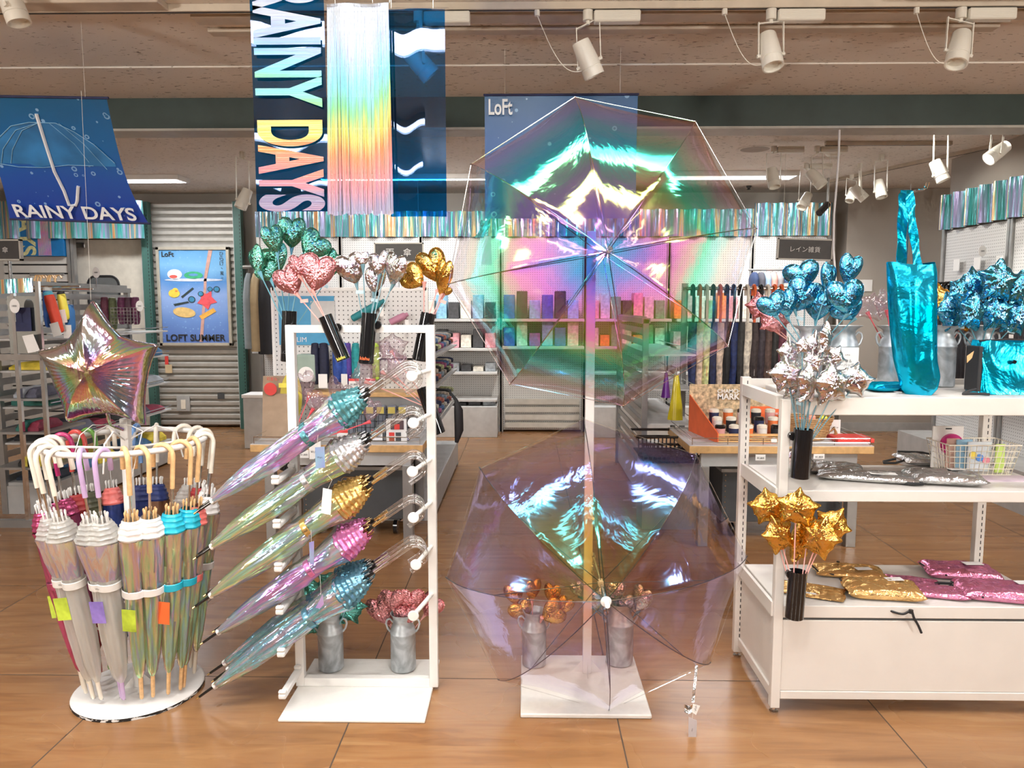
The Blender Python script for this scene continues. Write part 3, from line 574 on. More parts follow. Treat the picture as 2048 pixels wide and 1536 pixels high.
p2=at(178,490,3.58); MB().tube([(p.x,3.57,p.z),(p2.x,3.57,at(178,600,3.57).z)],.001,5).build('hanging_wire',CABLE,t)
# Loft banner behind the upper umbrella
Y3=3.9; a=at(969,190,Y3); b=at(1276,186,Y3); zb=at(1100,437,Y3).z
t=T('hanging_banner','blue raindrop banner with a pale shop logo, behind the upper open umbrella','banner',((a.x+b.x)/2,Y3,zb))
LB=print_m('rain_print_blue_two',[(0,(.012,.08,.34)),(.5,(.012,.09,.33)),(1,(.01,.10,.26))],2,0,a.z-zb,True,18)
MB().sheet(lambda u,v:Vector((a.x+(b.x-a.x)*u,Y3+.02*math.sin(v*3),zb+(a.z-zb)*v)),8,20,(0,.0015,0)).build('printed_sheet',LB,t)
MB().tube([(a.x-.005,Y3,a.z),(b.x+.005,Y3,a.z)],.006,8).build('top_rod',NAVY,t)
text('LoFt',W2,t,tuple(at(1001,214,Y3-.012)),1,bold=.02,width=sz(46,Y3),height=sz(30,Y3))
for x in (1010,1240): p=at(x,188,Y3); MB().tube([p,(p.x,p.y,CEIL-.035)],.0012,5).build('hanging_wire',CABLE,t)
# ---------- puffed foil balloons
def r_star(n,ph,inner=.46,sharp=1.0):
    def f(a):
        q=((a-ph)%(2*PI/n))/(2*PI/n); d=abs(q-.5)*2  # 1 at tip, 0 at notch
        h=PI/n; b=(1-d)*h   # angle from tip
        # straight edge from tip(1) to notch(inner)
        x1,y1=1,0; x2,y2=inner*math.cos(h),inner*math.sin(h); t_=math.tan(b); den=(y2-y1)-t_*(x2-x1); s_=(t_*x1-y1)/den if abs(den)>1e-9 else 0; X=x1+s_*(x2-x1)
        r=X/math.cos(b); return r*(1-.03*math.exp(-(b/.05)**2))*(1-.10*math.sin(PI*s_)*sharp)
    return f
def r_heart(a):
    # upright heart, point at the bottom
    x=math.cos(a); y=math.sin(a)
    lo,hi=0,2.2
    def inside(r):
        X=r*x*1.15; Y=r*y*1.05-.12; Y+=.22; return (X*X+Y*Y-.72)**3-1.35*X*X*Y*Y*Y<0
    for _ in range(24):
        m_=(lo+hi)/2
        if inside(m_): lo=m_
        else: hi=m_
    return lo
def puff(rf,T_,seg=80,rings=12,seal=.04,wr=.02,wn=40,scal=0,seed=0,edge=.5,lobes=0,PW=2.6):
    R=random.Random(seed); ph=[R.uniform(0,6.28) for _ in range(6)]
    rs=[rf(2*PI*k/seg) for k in range(seg)]; rm=max(rs)
    m=MB(); V=[]; F=[]
    for side in (-1,1):
        base=len(V)
        V.append(Vector((0,side*T_,0)))
        for j in range(1,rings+1):
            t=j/rings; t=1-(1-t)**1.35
            for k in range(seg):
                a=2*PI*k/seg; rr=rs[k]
                y=T_*(1-t**PW)**.62*(1-.32*t*t*(1-rr/rm))
                y+=wr*math.sin(a*wn+ph[0]+3*t)*(t**4)*(1-t)*3 
                rad=rr*t
                V.append(Vector((rad*math.cos(a),side*max(0,y) if j<rings else 0,rad*math.sin(a))))
        def id(j,k): return base if j==0 else base+1+(j-1)*seg+k%seg
        for k in range(seg):
            q=(id(0,0),id(1,k),id(1,k+1)); F.append(q if side<0 else q[::-1])
            for j in range(1,rings):
                q=(id(j,k),id(j+1,k),id(j+1,k+1),id(j,k+1)); F.append(q if side<0 else q[::-1])
    m.add(V,F,True)
    if seal:
        def sf(k,w):
            a=2*PI*k/seg; r=rs[k%seg]*(1+seal*w*(1+(scal*math.sin(a*34) if scal else 0))); return (r*math.cos(a),r*math.sin(a))
        V=[];
        for k in range(seg):
            for w,y in ((0,.004),(1,.004),(1,-.004),(0,-.004)):
                x,z=sf(k,w); V.append(Vector((x,y,z)))
        F=[(k*4+i,((k+1)%seg)*4+i,((k+1)%seg)*4+i+1,k*4+i+1) for k in range(seg) for i in range(3)]
        m.add(V,F,False)
    return m
FM={}
PROF={'heart':lambda:puff(r_heart,.52,84,14,.02,.03,30),'heartwide':lambda:puff(r_heart,.48,96,12,.05,.07,30,scal=.6),
      'star5':lambda:puff(r_star(5,PI/2,.70,1.3),.50,110,16,.012,.010,30,PW=3.0),'star6':lambda:puff(r_star(6,PI/2,.74,1.3),.48,108,16,.012,.010,30,PW=3.0),
      'oval':lambda:puff(lambda a:.72+.18*abs(math.sin(a)),.5,48,9,.03,.04,26),'star4':lambda:puff(r_star(4,PI/2,.5),.4,72,10,.03,.05,28)}
BO={'heart':.99,'heartwide':.99,'star5':.66,'star6':.98,'star4':.98,'oval':.98}
def foil(kind,mat,part='foil_balloon'):
    k_=(kind,mat.name)
    if k_ not in FM:
        m_=PROF[kind](); xs=[p.x for p in m_.v]; zs=[p.z for p in m_.v]; xm=(max(xs)+min(xs))/2; hx=(max(xs)-min(xs))/2; zm=(max(zs)+min(zs))/2; hz=(max(zs)-min(zs))/2
        for p in m_.v: p.x=(p.x-xm)/hx; p.z=(p.z-zm)/hz
        o=m_.build(part,mat); FM[k_]=o.data; bpy.data.objects.remove(o)
    return FM[k_]
def balloon(kind,mat,px,py,Y,w,h,tilt,yaw,foot,smat,label,group,what='balloon',tagc=None,knot=True,name='balloon_stick',pitch=0,botoff=None):
    botoff=botoff or BO[kind]
    """one balloon on its stick; w,h = drawn size in photo pixels, tilt in the picture plane, yaw about the vertical"""
    c=at(px,py,Y); c.y+=0; foot=Vector(foot); W_=sz(w,Y)/2*1.04; H_=sz(h,Y)/2*1.04; cy=max(.35,abs(math.cos(yaw)))
    t=T(name,label,what,tuple(foot),group)
    o=bpy.data.objects.new('foil_balloon',foil(kind,mat)); COL.objects.link(o); o.parent=t; s_=max(W_,H_); 
    o.scale=(W_/cy*.98,(W_+H_)/2*.85,H_); o.rotation_euler=(pitch,tilt,yaw); o.location=c-foot
    R_=Euler((pitch,tilt,yaw)).to_matrix(); hz=H_; bot=c+R_@Vector((0,0,-H_*botoff))
    MB().tube([foot,foot.lerp(bot,.6)+Vector((0,0,.0)),bot],.0021,6).build('stick',smat,t)
    if knot:
        d=(bot-foot).normalized(); MB().tube([bot-d*.018,bot-d*.004,bot+d*.012],[.0032,.0055,.009],8).build('cup',smat,t)
    if tagc:
        q=foot.lerp(bot,.86); MB().bx(-.014,.014,-.0006,.0006,-.006,.006,Matrix.Translation(q+Vector((.008,-.006,0)))@Matrix.Rotation(tilt*.5+.15,4,'Y')).build('paper_tag',tagc,t)
    return t
ST_BLUE=M('stick_blue',(.16,.42,.52),.3); ST_PINK=M('stick_pink',(.85,.42,.38),.3); ST_RED=M('stick_coral',(.85,.10,.13),.3); ST_GREY=M('stick_slate',(.14,.27,.32),.3); TAGB=M('tag_pale_blue',(.45,.62,.68),.5)
STW=M('stick_white',(.8,.8,.8),.4)
# ---------- black cylinder cups with magnet
def cup(top,bot,Y,label,mag=None,Yb=None,d=29,txt=None):
    a=at(*top,Y); b=at(*bot,Yb or Y); t=T('cylinder_vase',label,'vase',tuple(b),'black cylinder vases fixed to the racks')
    L=(a-b).length; q=(a-b).normalized().to_track_quat('Z','Y').to_matrix().to_4x4(); mt=Matrix.Translation(b)@q; r=sz(d,Y)/2
    m=MB().lathe([(.0001,.002),(r-.002,.002),(r,.004),(r,L),(r-.0025,L),(r-.0025,.006),(.0001,.006)],(0,0,0),28); m.v=[mt@p for p in m.v]; m.build('tube',BLK,t)
    if mag:
        mp=at(*mag,Y+.01); ax=Vector((0,1,0)); m=MB(); m.tube([mp-ax*.008,mp-ax*.007,mp+ax*.008,mp+ax*.009],[.012,.015,.015,.012],16); m.build('magnet_knob',BLK,t)
    if txt:
        m_=txt[1]; text(txt[0],m_,t,tuple(b+(a-b)*txt[2]-Vector((0,r+.0015,0))),1,rot=(PI/2,(a-b).normalized().angle(Vector((0,0,1)))*(-1 if (a-b).x<0 else 1),0),width=r*1.25,bold=.01)
    return t,(a,b),b
YF=2.73
# ---------- rack with bracket arms
xl=-.850; xr=-.342; pw=.032
t=T('umbrella_rack','white steel umbrella display rack with side arms and knob pegs','display rack',(-.60,2.72,0))
MB().bx(xl+.016,xr-.016,YF-.016,YF+.016,.012,.045).build('bottom_rail',WHT,t,.002)
MB().bx(xl+.016,xr-.016,YF-.016,YF+.016,1.378-.028,1.378).build('top_rail',WHT,t,.002)
for x in (xl,xr): MB().bx(x-.016,x+.016,YF-.0161,YF+.0161,.012,1.3785).build('post',WHT,t,.002)
m=MB(); m.rb((-.603,2.715,.006),(.515,.46,.012),.004); m.build('base_plate',M('scuffed_white',(.76,.74,.70),.45,var=.02,vs=50),t)
for k in range(6):
    z=.092+k*.1545
    m=MB(); m.bx(xl-.018,xl+.010,2.515,YF-.010,z-.026,z-.006); m.bx(xl-.018,xl+.010,2.515,2.535,z-.007,z+.006); m.bx(xl-.018,xl+.010,YF-.034,YF-.0162,z-.007,z+.008)
    m.build('support_arm',WHT,t,.006)
PEGZ=[]
for k,(px,py) in enumerate(((824,752),(827,846),(825,943),(827,1035),(832,1129),(827,1231))):
    p=at(px,py,2.53); PEGZ.append(p.z); root=Vector((xr-.004,YF-.014,p.z+.004))
    MB().tube([root,p],.008,12).tube([p-Vector((0,.001,0)),p-Vector((0,.003,0)),p-Vector((0,.006,0))],[.0185,.0195,.0165],20).build('knob_peg',WHT,t)
# ---------- cups and bouquets on that rack
_,a,b=cup((579,622),(576,724),2.775,'vertical black cylinder vase behind the left end of the rack top, holding green hearts',txt=('LOFT',DGREY,.2))
cup1=a
_,a,b=cup((650,632),(688,721),2.69,'black cylinder vase leaning right across the rack top, holding pink hearts',(676,655),d=28,txt=('kishu',YEL,.07)); cup2=a
_,a,b=cup((739,626),(732,728),2.69,'upright black cylinder vase with small orange writing, holding silver hearts',(755,650),d=30,txt=('kishu',ORANGE,.12)); cup3=a
_,a,b=cup((857,626),(838,722),2.775,'black cylinder vase at the right end of the rack top, holding gold hearts',d=29); cup4=a
_,a,b=cup((846,775),(878,868),2.86,'slanted black cylinder vase low behind the right rack post',d=28); cup5=a
def bunch(lst,kind,mat,Y,cuptop,smat,group,what='balloon',spread=.016,dy=.05,tagc=None,pit=0,deep=.10):
    n=len(lst)
    for i,(px,py,w,h,tilt,lab) in enumerate(lst):
        R=random.Random(i*7+len(lab)); tp=cuptop; ft=(tp[0].lerp(tp[1],.45) if isinstance(tp,tuple) else Vector(tp)-Vector((0,0,deep)))+Vector(((i/(max(1,n-1))-.5)*2*spread*.45,R.uniform(-.3,.3)*spread,0))
        yy=Y+(dy*(.5-((i*37)%10)/10.0))
        yaw=R.uniform(-.35,.35) if w>.75*h else (.75 if i%2 else -.75)
        balloon(kind,mat,px,py,yy,w,h,tilt,yaw,ft,smat,lab,group,what,tagc if i%3==0 else None,pitch=pit)
GH='green foil heart balloon '
bunch([(584,467,50,62,.05,GH+'at the very top of its bouquet'),(547,480,34,56,-.25,GH+'seen edge-on, upper left of the top one'),(626,492,62,56,.75,GH+'lying to the right of the top one'),(549,520,66,58,-.35,GH+'large, in the middle left of the bouquet'),
       (514,522,34,60,-.45,GH+'at the far left of the bouquet'),(534,546,46,36,-.5,GH+'lowest on the left of the bouquet'),(665,530,36,58,.6,GH+'at the far right behind the pink hearts')],'heart',B_GREEN,2.77,cup1,ST_BLUE,'green heart balloons above the rack',tagc=TAGB,dy=.09)
PH='pink foil heart balloon '
bunch([(580,562,62,62,-.5,PH+'tilted left, lowest of the three over the rack'),(634,547,64,74,.2,PH+'largest, right one of the three over the rack'),(599,532,42,44,-.1,PH+'small one behind the other two over the rack')],'heart',B_PINK,2.66,cup2,ST_PINK,'pink heart balloons above the rack',tagc=ST_PINK,dy=.07)
SH='silver foil heart balloon '
bunch([(703,539,58,62,-.3,SH+'at the far left of the bouquet on the rack'),(724,519,30,30,-.1,SH+'peeping out behind the left one'),(758,530,44,46,.0,SH+'upper middle of the bouquet on the rack'),(750,562,40,52,.1,SH+'lowest, in front centre of the bouquet on the rack'),(790,540,48,64,.3,SH+'right end of the bouquet on the rack'),(774,517,28,28,.2,SH+'small, between the middle and right ones')],'heart',B_SILV,2.68,cup3,ST_GREY,'silver heart balloons above the rack',tagc=TAGB,dy=.08)
OH='gold foil heart balloon '
bunch([(866,534,58,68,-.35,OH+'largest, at the front of the bouquet by the rack'),(828,556,52,50,-1.0,OH+'pointing left behind the silver hearts'),(887,556,34,72,.25,OH+'edge-on, right of the largest one'),(891,582,24,22,.5,OH+'small one low beside the umbrella edge')],'heart',B_GOLD,2.76,cup4,ST_PINK,'gold heart balloons above the rack',tagc=ST_PINK,dy=.08)
CH='clear confetti heart balloon '
_,a,b=cup((590,868),(566,940),2.95,'dark slanted vase under the confetti hearts behind the left post',d=20); 
bunch([(610,770,42,54,-.2,CH+'top left of the cluster behind the rack'),(625,800,42,44,.1,CH+'below the top left one'),(670,780,36,48,.5,CH+'leaning right in the middle of the cluster'),(641,808,42,40,.1,CH+'lower middle, near the coral ribbons'),(655,820,36,30,.2,CH+'lowest of the cluster'),(703,790,40,36,.3,CH+'right of centre, just above the teal collar')],'heart',GLIT,2.95,a,ST_RED,'confetti heart balloons behind the rack',dy=.10)
bunch([(742,822,38,48,.3,CH+'small, alone right of the teal collar')],'heart',GLIT,2.93,a,ST_RED,'confetti heart balloons behind the rack')
CS='clear confetti star balloon '
bunch([(770,720,90,80,.1,CS+'largest, inside the rack frame'),(728,748,60,56,-.4,CS+'low left inside the rack frame'),(800,735,60,60,.4,CS+'at the right inside the rack frame'),(785,690,64,50,.0,CS+'upper, partly behind the lilac folding umbrella')],'star5',GLIT,2.95,cup5,ST_PINK,'confetti star balloons inside the rack frame',dy=.1)
# ---------- milk cans
def milkcan(p,h,label,group,s=1.0,dark=False,wide=False,mat=None):
    t=T('milk_can',label,'milk can',tuple(p),group); k=h/.23; mat=mat or GALV
    prof=[(.0001,.003),(.044,.002),(.0475,.004),(.049,.008),(.049,.148),(.0505,.150),(.0505,.154),(.049,.156),(.047,.168),(.040,.185),(.0365,.196),(.0365,.204),(.040,.214),(.047 if not wide else .062,.229),(.048 if not wide else .064,.230),(.0455 if not wide else .060,.229),(.038,.213),(.0345,.200),(.034,.12),(.0001,.12)]
    MB().lathe([(r*k*s,z*k) for r,z in prof],p,32).build('can_body',mat,t)
    for sg in (-1,1):
        q=[(sg*.037,.19),(sg*.050,.205),(sg*.062,.200),(sg*.066,.185),(sg*.060,.165),(sg*.050,.152)]
        pts=[Vector(p)+Vector((x*k*s,0,z*k)) for x,z in q]; m=MB()
        for i in range(len(pts)-1): m.bar(pts[i],pts[i+1],.012*k,.0025,up=(0,1,0)) if 0 else m.tube([pts[i],pts[i+1]],.0038*k,6)
        m.build('handle',mat,t)
    return t,Vector(p)+Vector((0,0,h-.02))
cA=Vector((at(661,1380,2.84).x,2.86,.012)); cB=Vector((at(806,1380,2.84).x,2.86,.012))
_,tA=milkcan(cA,.232,'galvanised milk can holding teal star balloons on the rack base','milk cans on the floor stands')
_,tB=milkcan(cB,.232,'galvanised milk can holding pink hearts on the rack base','milk cans on the floor stands')
ts='teal foil star balloon '
bunch([(632,1195,92,84,-.3,ts+'largest, at the left of the can cluster'),(672,1170,80,74,.2,ts+'at the top of the can cluster'),(690,1210,86,84,.5,ts+'right side of the can cluster'),(655,1232,74,60,.0,ts+'lower centre, just over the can mouth'),(704,1165,60,60,.1,ts+'small, upper right behind the blue collar'),(632,1250,50,44,-.4,ts+'lowest left over the can handle')],'star6',B_TEAL,2.88,tA,ST_BLUE,'teal star balloons in the can',dy=.12,spread=.03)
ph='pink scalloped heart balloon '
bunch([(765,1222,62,68,-.5,ph+'at the left of the low can bouquet'),(786,1200,56,44,-.1,ph+'upper left of the low can bouquet'),(820,1205,58,56,.1,ph+'top centre of the low can bouquet'),(862,1212,48,56,.6,ph+'at the far right, past the rack post'),(812,1232,52,44,.0,ph+'lower centre of the low can bouquet')],'heartwide',B_PINK,2.87,tB,ST_PINK,'pink heart balloons in the can',dy=.08,spread=.03)
# ---------- centre stand
t=T('pole_stand','white display stand with a tall square pole on a square base plate','display stand',(.22,2.755,0))
MB().rb((.218,2.755,.008),(.462,.455,.016),.004).build('base_plate',M('scuffed_white_two',(.76,.74,.70),.45,var=.03,vs=50),t)
m=MB(); m.bx(-.012,.448,2.53,2.532,-.0,.004); m.build('worn_edge',DGREY,t)
px_=.245; MB().bx(px_-.0165,px_+.0165,2.822,2.855,.016,1.72).build('pole',WHT,t,.002)
m=MB(); 
for a in (0,PI/2): m.add([Vector((px_,2.8385,.016))+Vector((math.cos(a)*u,math.sin(a)*u,z)) for u,z in ((-.06,0),(.06,0),(.017,.05),(-.017,.05))],[(0,1,2,3)])
m.build('gusset',WHT,t)
# hook arms that carry the two open umbrellas
for z in (1.635,.64): MB().tube([(px_,2.82,z),(px_+.01,2.79,z),(px_+.012,2.775,z+.012)],.006,8).build('hook',WHT,t)
c1=Vector((at(1068,1366,2.90).x,2.90,.016)); c2=Vector((at(1238,1360,2.92).x,2.92,.016))
_,t1=milkcan(c1,.225,'milk can with gold hearts seen through the lower umbrella, left of the pole','milk cans on the floor stands')
_,t2=milkcan(c2,.255,'milk can with silver hearts seen through the lower umbrella, right of the pole','milk cans on the floor stands')
gs='gold foil heart balloon '; w_=' behind the lower umbrella'
bunch([(1028,1190,40,44,-.2,gs+'leftmost'+w_),(1066,1180,32,44,.1,gs+'top of the cluster'+w_),(1104,1188,34,42,.1,gs+'upper right of the cluster'+w_),(1044,1222,54,44,-.3,gs+'lower left of the cluster'+w_),(1104,1226,58,50,1.1,gs+'lower right of the cluster'+w_),(1128,1212,36,40,.5,gs+'far right of the cluster'+w_)],'heart',B_GOLD,2.90,t1,ST_PINK,'gold heart balloons in the floor can',dy=.08,spread=.02)
ss='silver foil heart balloon '
bunch([(1156,1180,28,34,-.4,ss+'leftmost'+w_),(1198,1200,36,50,-.2,ss+'close to the pole'+w_),(1232,1185,40,44,.1,ss+'top of the cluster'+w_),(1248,1215,44,56,.0,ss+'centre of the cluster'+w_),(1282,1200,34,60,.3,ss+'right end of the cluster'+w_)],'heart',B_SILV,2.92,t2,ST_GREY,'silver heart balloons in the floor can',dy=.08,spread=.02)
# ---------- open dome umbrellas
def open_umbrella(rimpx,nubpx,Yr,Yn,film,ribmat,label,a_deg=72,shaft_end=.30,hub_off=.05,rib_r=.0016,tipmat=None,drop=None):
    rim=[]
    for q in rimpx: rim.append(at(q[0],q[1],Yr+(q[2] if len(q)>2 else 0)))
    nub=at(*nubpx,Yn); cen=sum(rim,Vector((0,0,0)))/len(rim)
    ax=(Vector((nub.x,Yr,nub.z))-nub).normalized(); base=Vector((nub.x,Yr,nub.z))
    t=T('open_umbrella',label,'umbrella',tuple(nub),None)
    A=math.radians(a_deg); n=len(rim); NR=18
    def rib(i,u):
        r_=rim[i%n]; off=r_-nub; rad=Vector((off.x,0,off.z)); D=off.y
        return nub+rad*(math.sin(A*u)/math.sin(A))+Vector((0,D*(1-math.cos(A*u))/(1-math.cos(A)),0))
    SUB=8; m=MB(); V=[];F=[]
    for j in range(NR+1):
        u=j/NR
        for i in range(n):
            p,q=rib(i,u),rib(i+1,u)
            for s_ in range(SUB):
                w=s_/SUB; e=p.lerp(q,w); sag=math.sin(w*PI)*.035*u*math.sin(u*PI*.9)
                e=e+Vector((0,sag,0))+ (cen-e)*0.02*math.sin(w*PI)*u
                e.y+=.0022*math.sin(i*3+w*17+u*23)*u
                V.append(e)
    C=n*SUB
    F=[(j*C+k,j*C+(k+1)%C,(j+1)*C+(k+1)%C,(j+1)*C+k) for j in range(NR) for k in range(C)]
    m.add(V,F,True); o=m.build('canopy',film,t)
    # sewn seams and hem: half-way strips
    m=MB()
    for i in range(n): m.tube([rib(i,1),rib(i+1,1)],.0012,5,False)
    m.build('hem',CLR if ribmat is not CHROME else SILV,t)
    for i in range(n):
        m=MB(); pts=[rib(i,u/14)+Vector((0,.003,0)) for u in range(15)]
        m.tube(pts,rib_r,6); m.tube([pts[-1]-(pts[-1]-pts[-2])*.2,pts[-1]+(pts[-1]-pts[-2]).normalized()*.008],.0026,6)
        m.build('rib',ribmat,t)
    run=nub+Vector((0,.165,0))
    for i in range(n):
        m=MB(); m.tube([run,rib(i,.55)+Vector((0,.004,0))],rib_r*.9,5); m.build('strut',ribmat,t)
    MB().tube([nub+Vector((0,.0,0)),nub+Vector((0,shaft_end+.13,0))],.0045,10).build('shaft',SILV,t)
    MB().tube([run-Vector((0,.02,0)),run+Vector((0,.012,0))],.011,12).build('runner',tipmat or BLK,t)
    MB().tube([nub-Vector((0,.045,-.004)),nub-Vector((0,.03,-.002)),nub+Vector((0,.004,0))],[.0085,.0095,.0075],14).tube([nub-Vector((0,.004,0)),nub-Vector((0,.001,0))],[.016,.018],16).build('ferrule',tipmat or CLR,t)
    e=nub+Vector((0,shaft_end+.13,0)); L=[]
    for k in range(9):
        th=PI*k/8; L.append(e+Vector((0,.03+.035*math.sin(th),-.035+.035*math.cos(th))))
    MB().tube([e,e+Vector((0,.03,0))]+L,.0075,10).build('crook_handle',CLR,t)
    return t,rib,nub
top_rim=[(1150,194),(1391,243),(1513,457),(1456,692),(1247,812),(1020,768),(897,568),(942,328)]
tu,ribT,nT=open_umbrella(top_rim,(1216,503),2.62,2.33,F_TOP,CHROME,'large open iridescent dome umbrella, the upper one, glowing blue and magenta in the middle')
low_rim=[(1167,838),(1393,909),(1494,1114),(1421,1326),(1216,1422,-.02),(997,1360),(893,1156),(960,937)]
tl,ribL,nL=open_umbrella(low_rim,(1212,1203),2.62,2.34,F_LOW,M('rib_dark_steel',(.12,.13,.13),.3,.8),'large open iridescent dome umbrella, the lower one, violet above with dark ribs',tipmat=WHT)
# closing strap + price tag of the upper one
def ribbon(pts,w,mat,parent,name,th=.0008,up=(0,0,1)):
    m=MB()
    for i in range(len(pts)-1): m.bar(pts[i],pts[i+1],w,th,up=up)
    return m.build(name,mat,parent)
p=at(985,440,2.585)
m=MB().sheet(lambda u,v:at(948+22*u+18*v+4*math.sin(v*5),474-34*v-10*u+6*math.sin(u*3),2.575),6,8,(0,.001,0)); m.build('closing_strap',C_TEAL,tu)
m=MB().poly([at(x,y,2.57) for x,y in ((968,472),(982,472),(984,530),(962,529))],(0,.001,0)); m.build('price_tag',PAPER,tu)
MB().tube([at(975,473,2.57),at(982,445,2.575)],.0006,5).build('tag_string',CABLE,tu)
# strap with clip and tag of the lower one
ribbon([at(1393,1330,2.50),at(1391,1355,2.46),at(1388,1380,2.44),at(1386,1405,2.43)],.010,LAME_S,tl,'closing_strap',up=(0,1,0))
MB().sheet(lambda u,v:at(1369+16*u,1424-16*v+4*math.sin(u*3),2.425+.01*math.sin(v*3)),5,5,(0,.002,0)).build('buckle',SILV,tl)
MB().poly([at(x,y,2.42) for x,y in ((1386,1408),(1400,1412),(1392,1430),(1383,1424))],(0,.001,0)).build('brand_label',PAPER,tl)
text('Wpc.',INK,tl,tuple(at(1391,1417,2.417)),1,rot=(PI/2,PI/2,0),width=.022)
MB().tube([at(1386,1426,2.42),at(1385,1438,2.42)],.0006,5).build('tag_string',CABLE,tl)
MB().poly([at(x,y,2.42) for x,y in ((1377,1434),(1394,1441),(1392,1494),(1377,1485))],(0,.001,0)).build('price_tag',M('grey_tag_card',(.50,.46,.47),.5),tl)
text('Wpc.',INK,tl,tuple(at(1384,1460,2.417)),1,rot=(PI/2,PI/2,0),width=.012)
# ---------- closed umbrellas: local axis +Z from tip to handle
def crook(z0,z1,R_,r,drop,n=12,dir=1):
    L=[Vector((0,0,z0)),Vector((0,0,(z0+z1)/2)),Vector((0,0,z1))]
    for k in range(1,n+1):
        a=PI*k/n; L.append(Vector((dir*(R_-R_*math.cos(a)),0,z1+R_*math.sin(a)*1.1)))
    L.append(Vector((dir*2*R_,0,z1-drop))); return L
def pleat(prof,n=8,amp=.16,tw=3.,seed=0,seg=56,jag=0):
    R=random.Random(seed); p=[R.uniform(0,6) for _ in range(4)]
    def fn(a,z,u):
        q=1+amp*math.sin(n*a+tw*u*6+p[0])*(.4+.6*math.sin(PI*min(1,u*1.1)))+amp*.45*math.sin(3*a+9*u+p[1])+amp*.25*math.sin(17*a-14*u+p[2])
        return q
    m=MB().lathe(prof,(0,0,0),seg,None,fn,caps=False)
    if jag:
        k=len(prof)-1
        for i in range(seg): m.v[k*seg+i].z+=jag*math.sin(i/seg*2*PI*8)*.6+jag*R.uniform(-.5,.5)
    return m
def ring_umbrella(name,label,hand,bodym,collar,ferr,group,style='frost',seed=0,tagm=None,tagtxt=None,strap=None,panel=None,fz=.0,wide=1):
    t=T(name,label,'umbrella',(0,0,0),group)
    MB().tube(crook(.80,.915,.037,.0085,.045),[.0085]*15+[.0088],10).build('crook_handle',hand,t)
    MB().tube([(0,0,.0),(0,0,.006),(0,0,.10)],[.005,.0072,.0078],10).build('ferrule',ferr,t)
    MB().tube([(0,0,.10),(0,0,.81)],.0045,8).build('shaft',SILV,t)
    W_=wide
    if style=='frost':
        pr=[(.008,.075),(.018,.10),(.026,.16),(.031,.26),(.033,.36),(.032,.44),(.034,.50)]
        pleat([(r*W_,z) for r,z in pr],7,.10,.6,seed).build('canopy',bodym,t)
        pr2=[(.034,.50),(.043,.56),(.051,.61),(.055,.645)]
        pleat([(r*W_,z) for r,z in pr2],8,.08,.1,seed,seg=64).build('iridescent_panel',panel or F_BAND,t)
        pr3=[(.055,.645),(.050,.66),(.044,.675),(.038,.69),(.031,.705),(.026,.715)]
    else:
        pr=[(.008,.09),(.016,.11),(.024,.18),(.031,.30),(.037,.42),(.042,.52),(.047,.60),(.050,.645)]
        pleat([(r*W_,z) for r,z in pr],7,.16,1.2,seed).build('canopy',bodym,t)
        pr3=[(.050,.645),(.047,.665),(.041,.685),(.035,.70),(.029,.712)]
    # ribbed collar
    q=[]
    for i in range(len(pr3)-1):
        (r0,z0),(r1,z1)=pr3[i],pr3[i+1]
        for s_ in range(3): u=s_/3; q.append(((r0+(r1-r0)*u)*W_*(1.05 if s_==1 else .97),z0+(z1-z0)*u))
    q.append((pr3[-1][0]*W_,pr3[-1][1]))
    pleat(q,8,.05,.1,seed,seg=40).build('gathered_collar',collar,t)
    m=MB()
    for k in range(8):
        a=k*PI/4; c=Vector((math.cos(a),math.sin(a),0)); m.tube([c*.022+Vector((0,0,.695)),c*.019+Vector((0,0,.722)),c*.020+Vector((0,0,.738)),c*.020+Vector((0,0,.742))],[.002,.0028,.0042,.002],7)
    m.build('rib_tips',strap if strap else WHT,t)
    R_=.034*W_ if style=='frost' else .040*W_
    zs=.475 if style=='frost' else .44
    MB().lathe([(R_*1.10,zs-.014),(R_*1.16,zs-.012),(R_*1.16,zs+.012),(R_*1.10,zs+.014)],(0,0,0),28,caps=False).build('strap',collar if style!='frost' else PAPERT,t)
    if style=='frost': text('Wpc.',INK,t,(.012,-R_*1.22,zs),1,width=.02)
    if tagm:
        MB().tube([(0,-R_*1.2,zs-.01),(0,-R_*1.35,zs-.045)],.0006,5).build('tag_string',CABLE,t)
        MB().bx(-.024,.024,-R_*1.4-.001,-R_*1.4,zs-.13,zs-.045).build('price_tag',tagm,t)
        if tagtxt: text('Wpc.',INK,t,(0,-R_*1.4-.002,zs-.085),1,width=.022)
    return t
PAPERT=M('translucent_strap',(.72,.71,.68),.5)
# ---------- round stand
RC_=Vector((-1.457,2.70,0)); RR=.268; ZR=.955
t=T('umbrella_stand','round white umbrella stand with a ring of crook handles and a chipped disc base','umbrella stand',tuple(RC_))
MB().lathe([(.0001,.0165),(.222,.0165),(.228,.014),(.229,.012)],RC_,64,caps=False).build('base_disc',M('scuffed_white_three',(.78,.765,.74),.4,var=.02,vs=40),t)
def chip():
    m_,t_=newmat('chipped_black_edge'); k=NT(t_); f=k.ramp(k.noise(30,3,k.obj((1,1,3))),[(.55,(.01,.01,.01)),(.58,(.7,.7,.68))]); k.out(k.n('ShaderNodeBsdfPrincipled',{'Base Color':f,'Roughness':.6}).outputs[0]); return m_
CHIP=chip()
MB().lathe([(.222,.0),(.229,.001),(.229,.012)],RC_,64,caps=False).build('base_edge',CHIP,t)
MB().bx(RC_.x-.015,RC_.x+.015,RC_.y-.015,RC_.y+.015,.016,1.04).build('pole',WHT,t,.003)
m=MB()
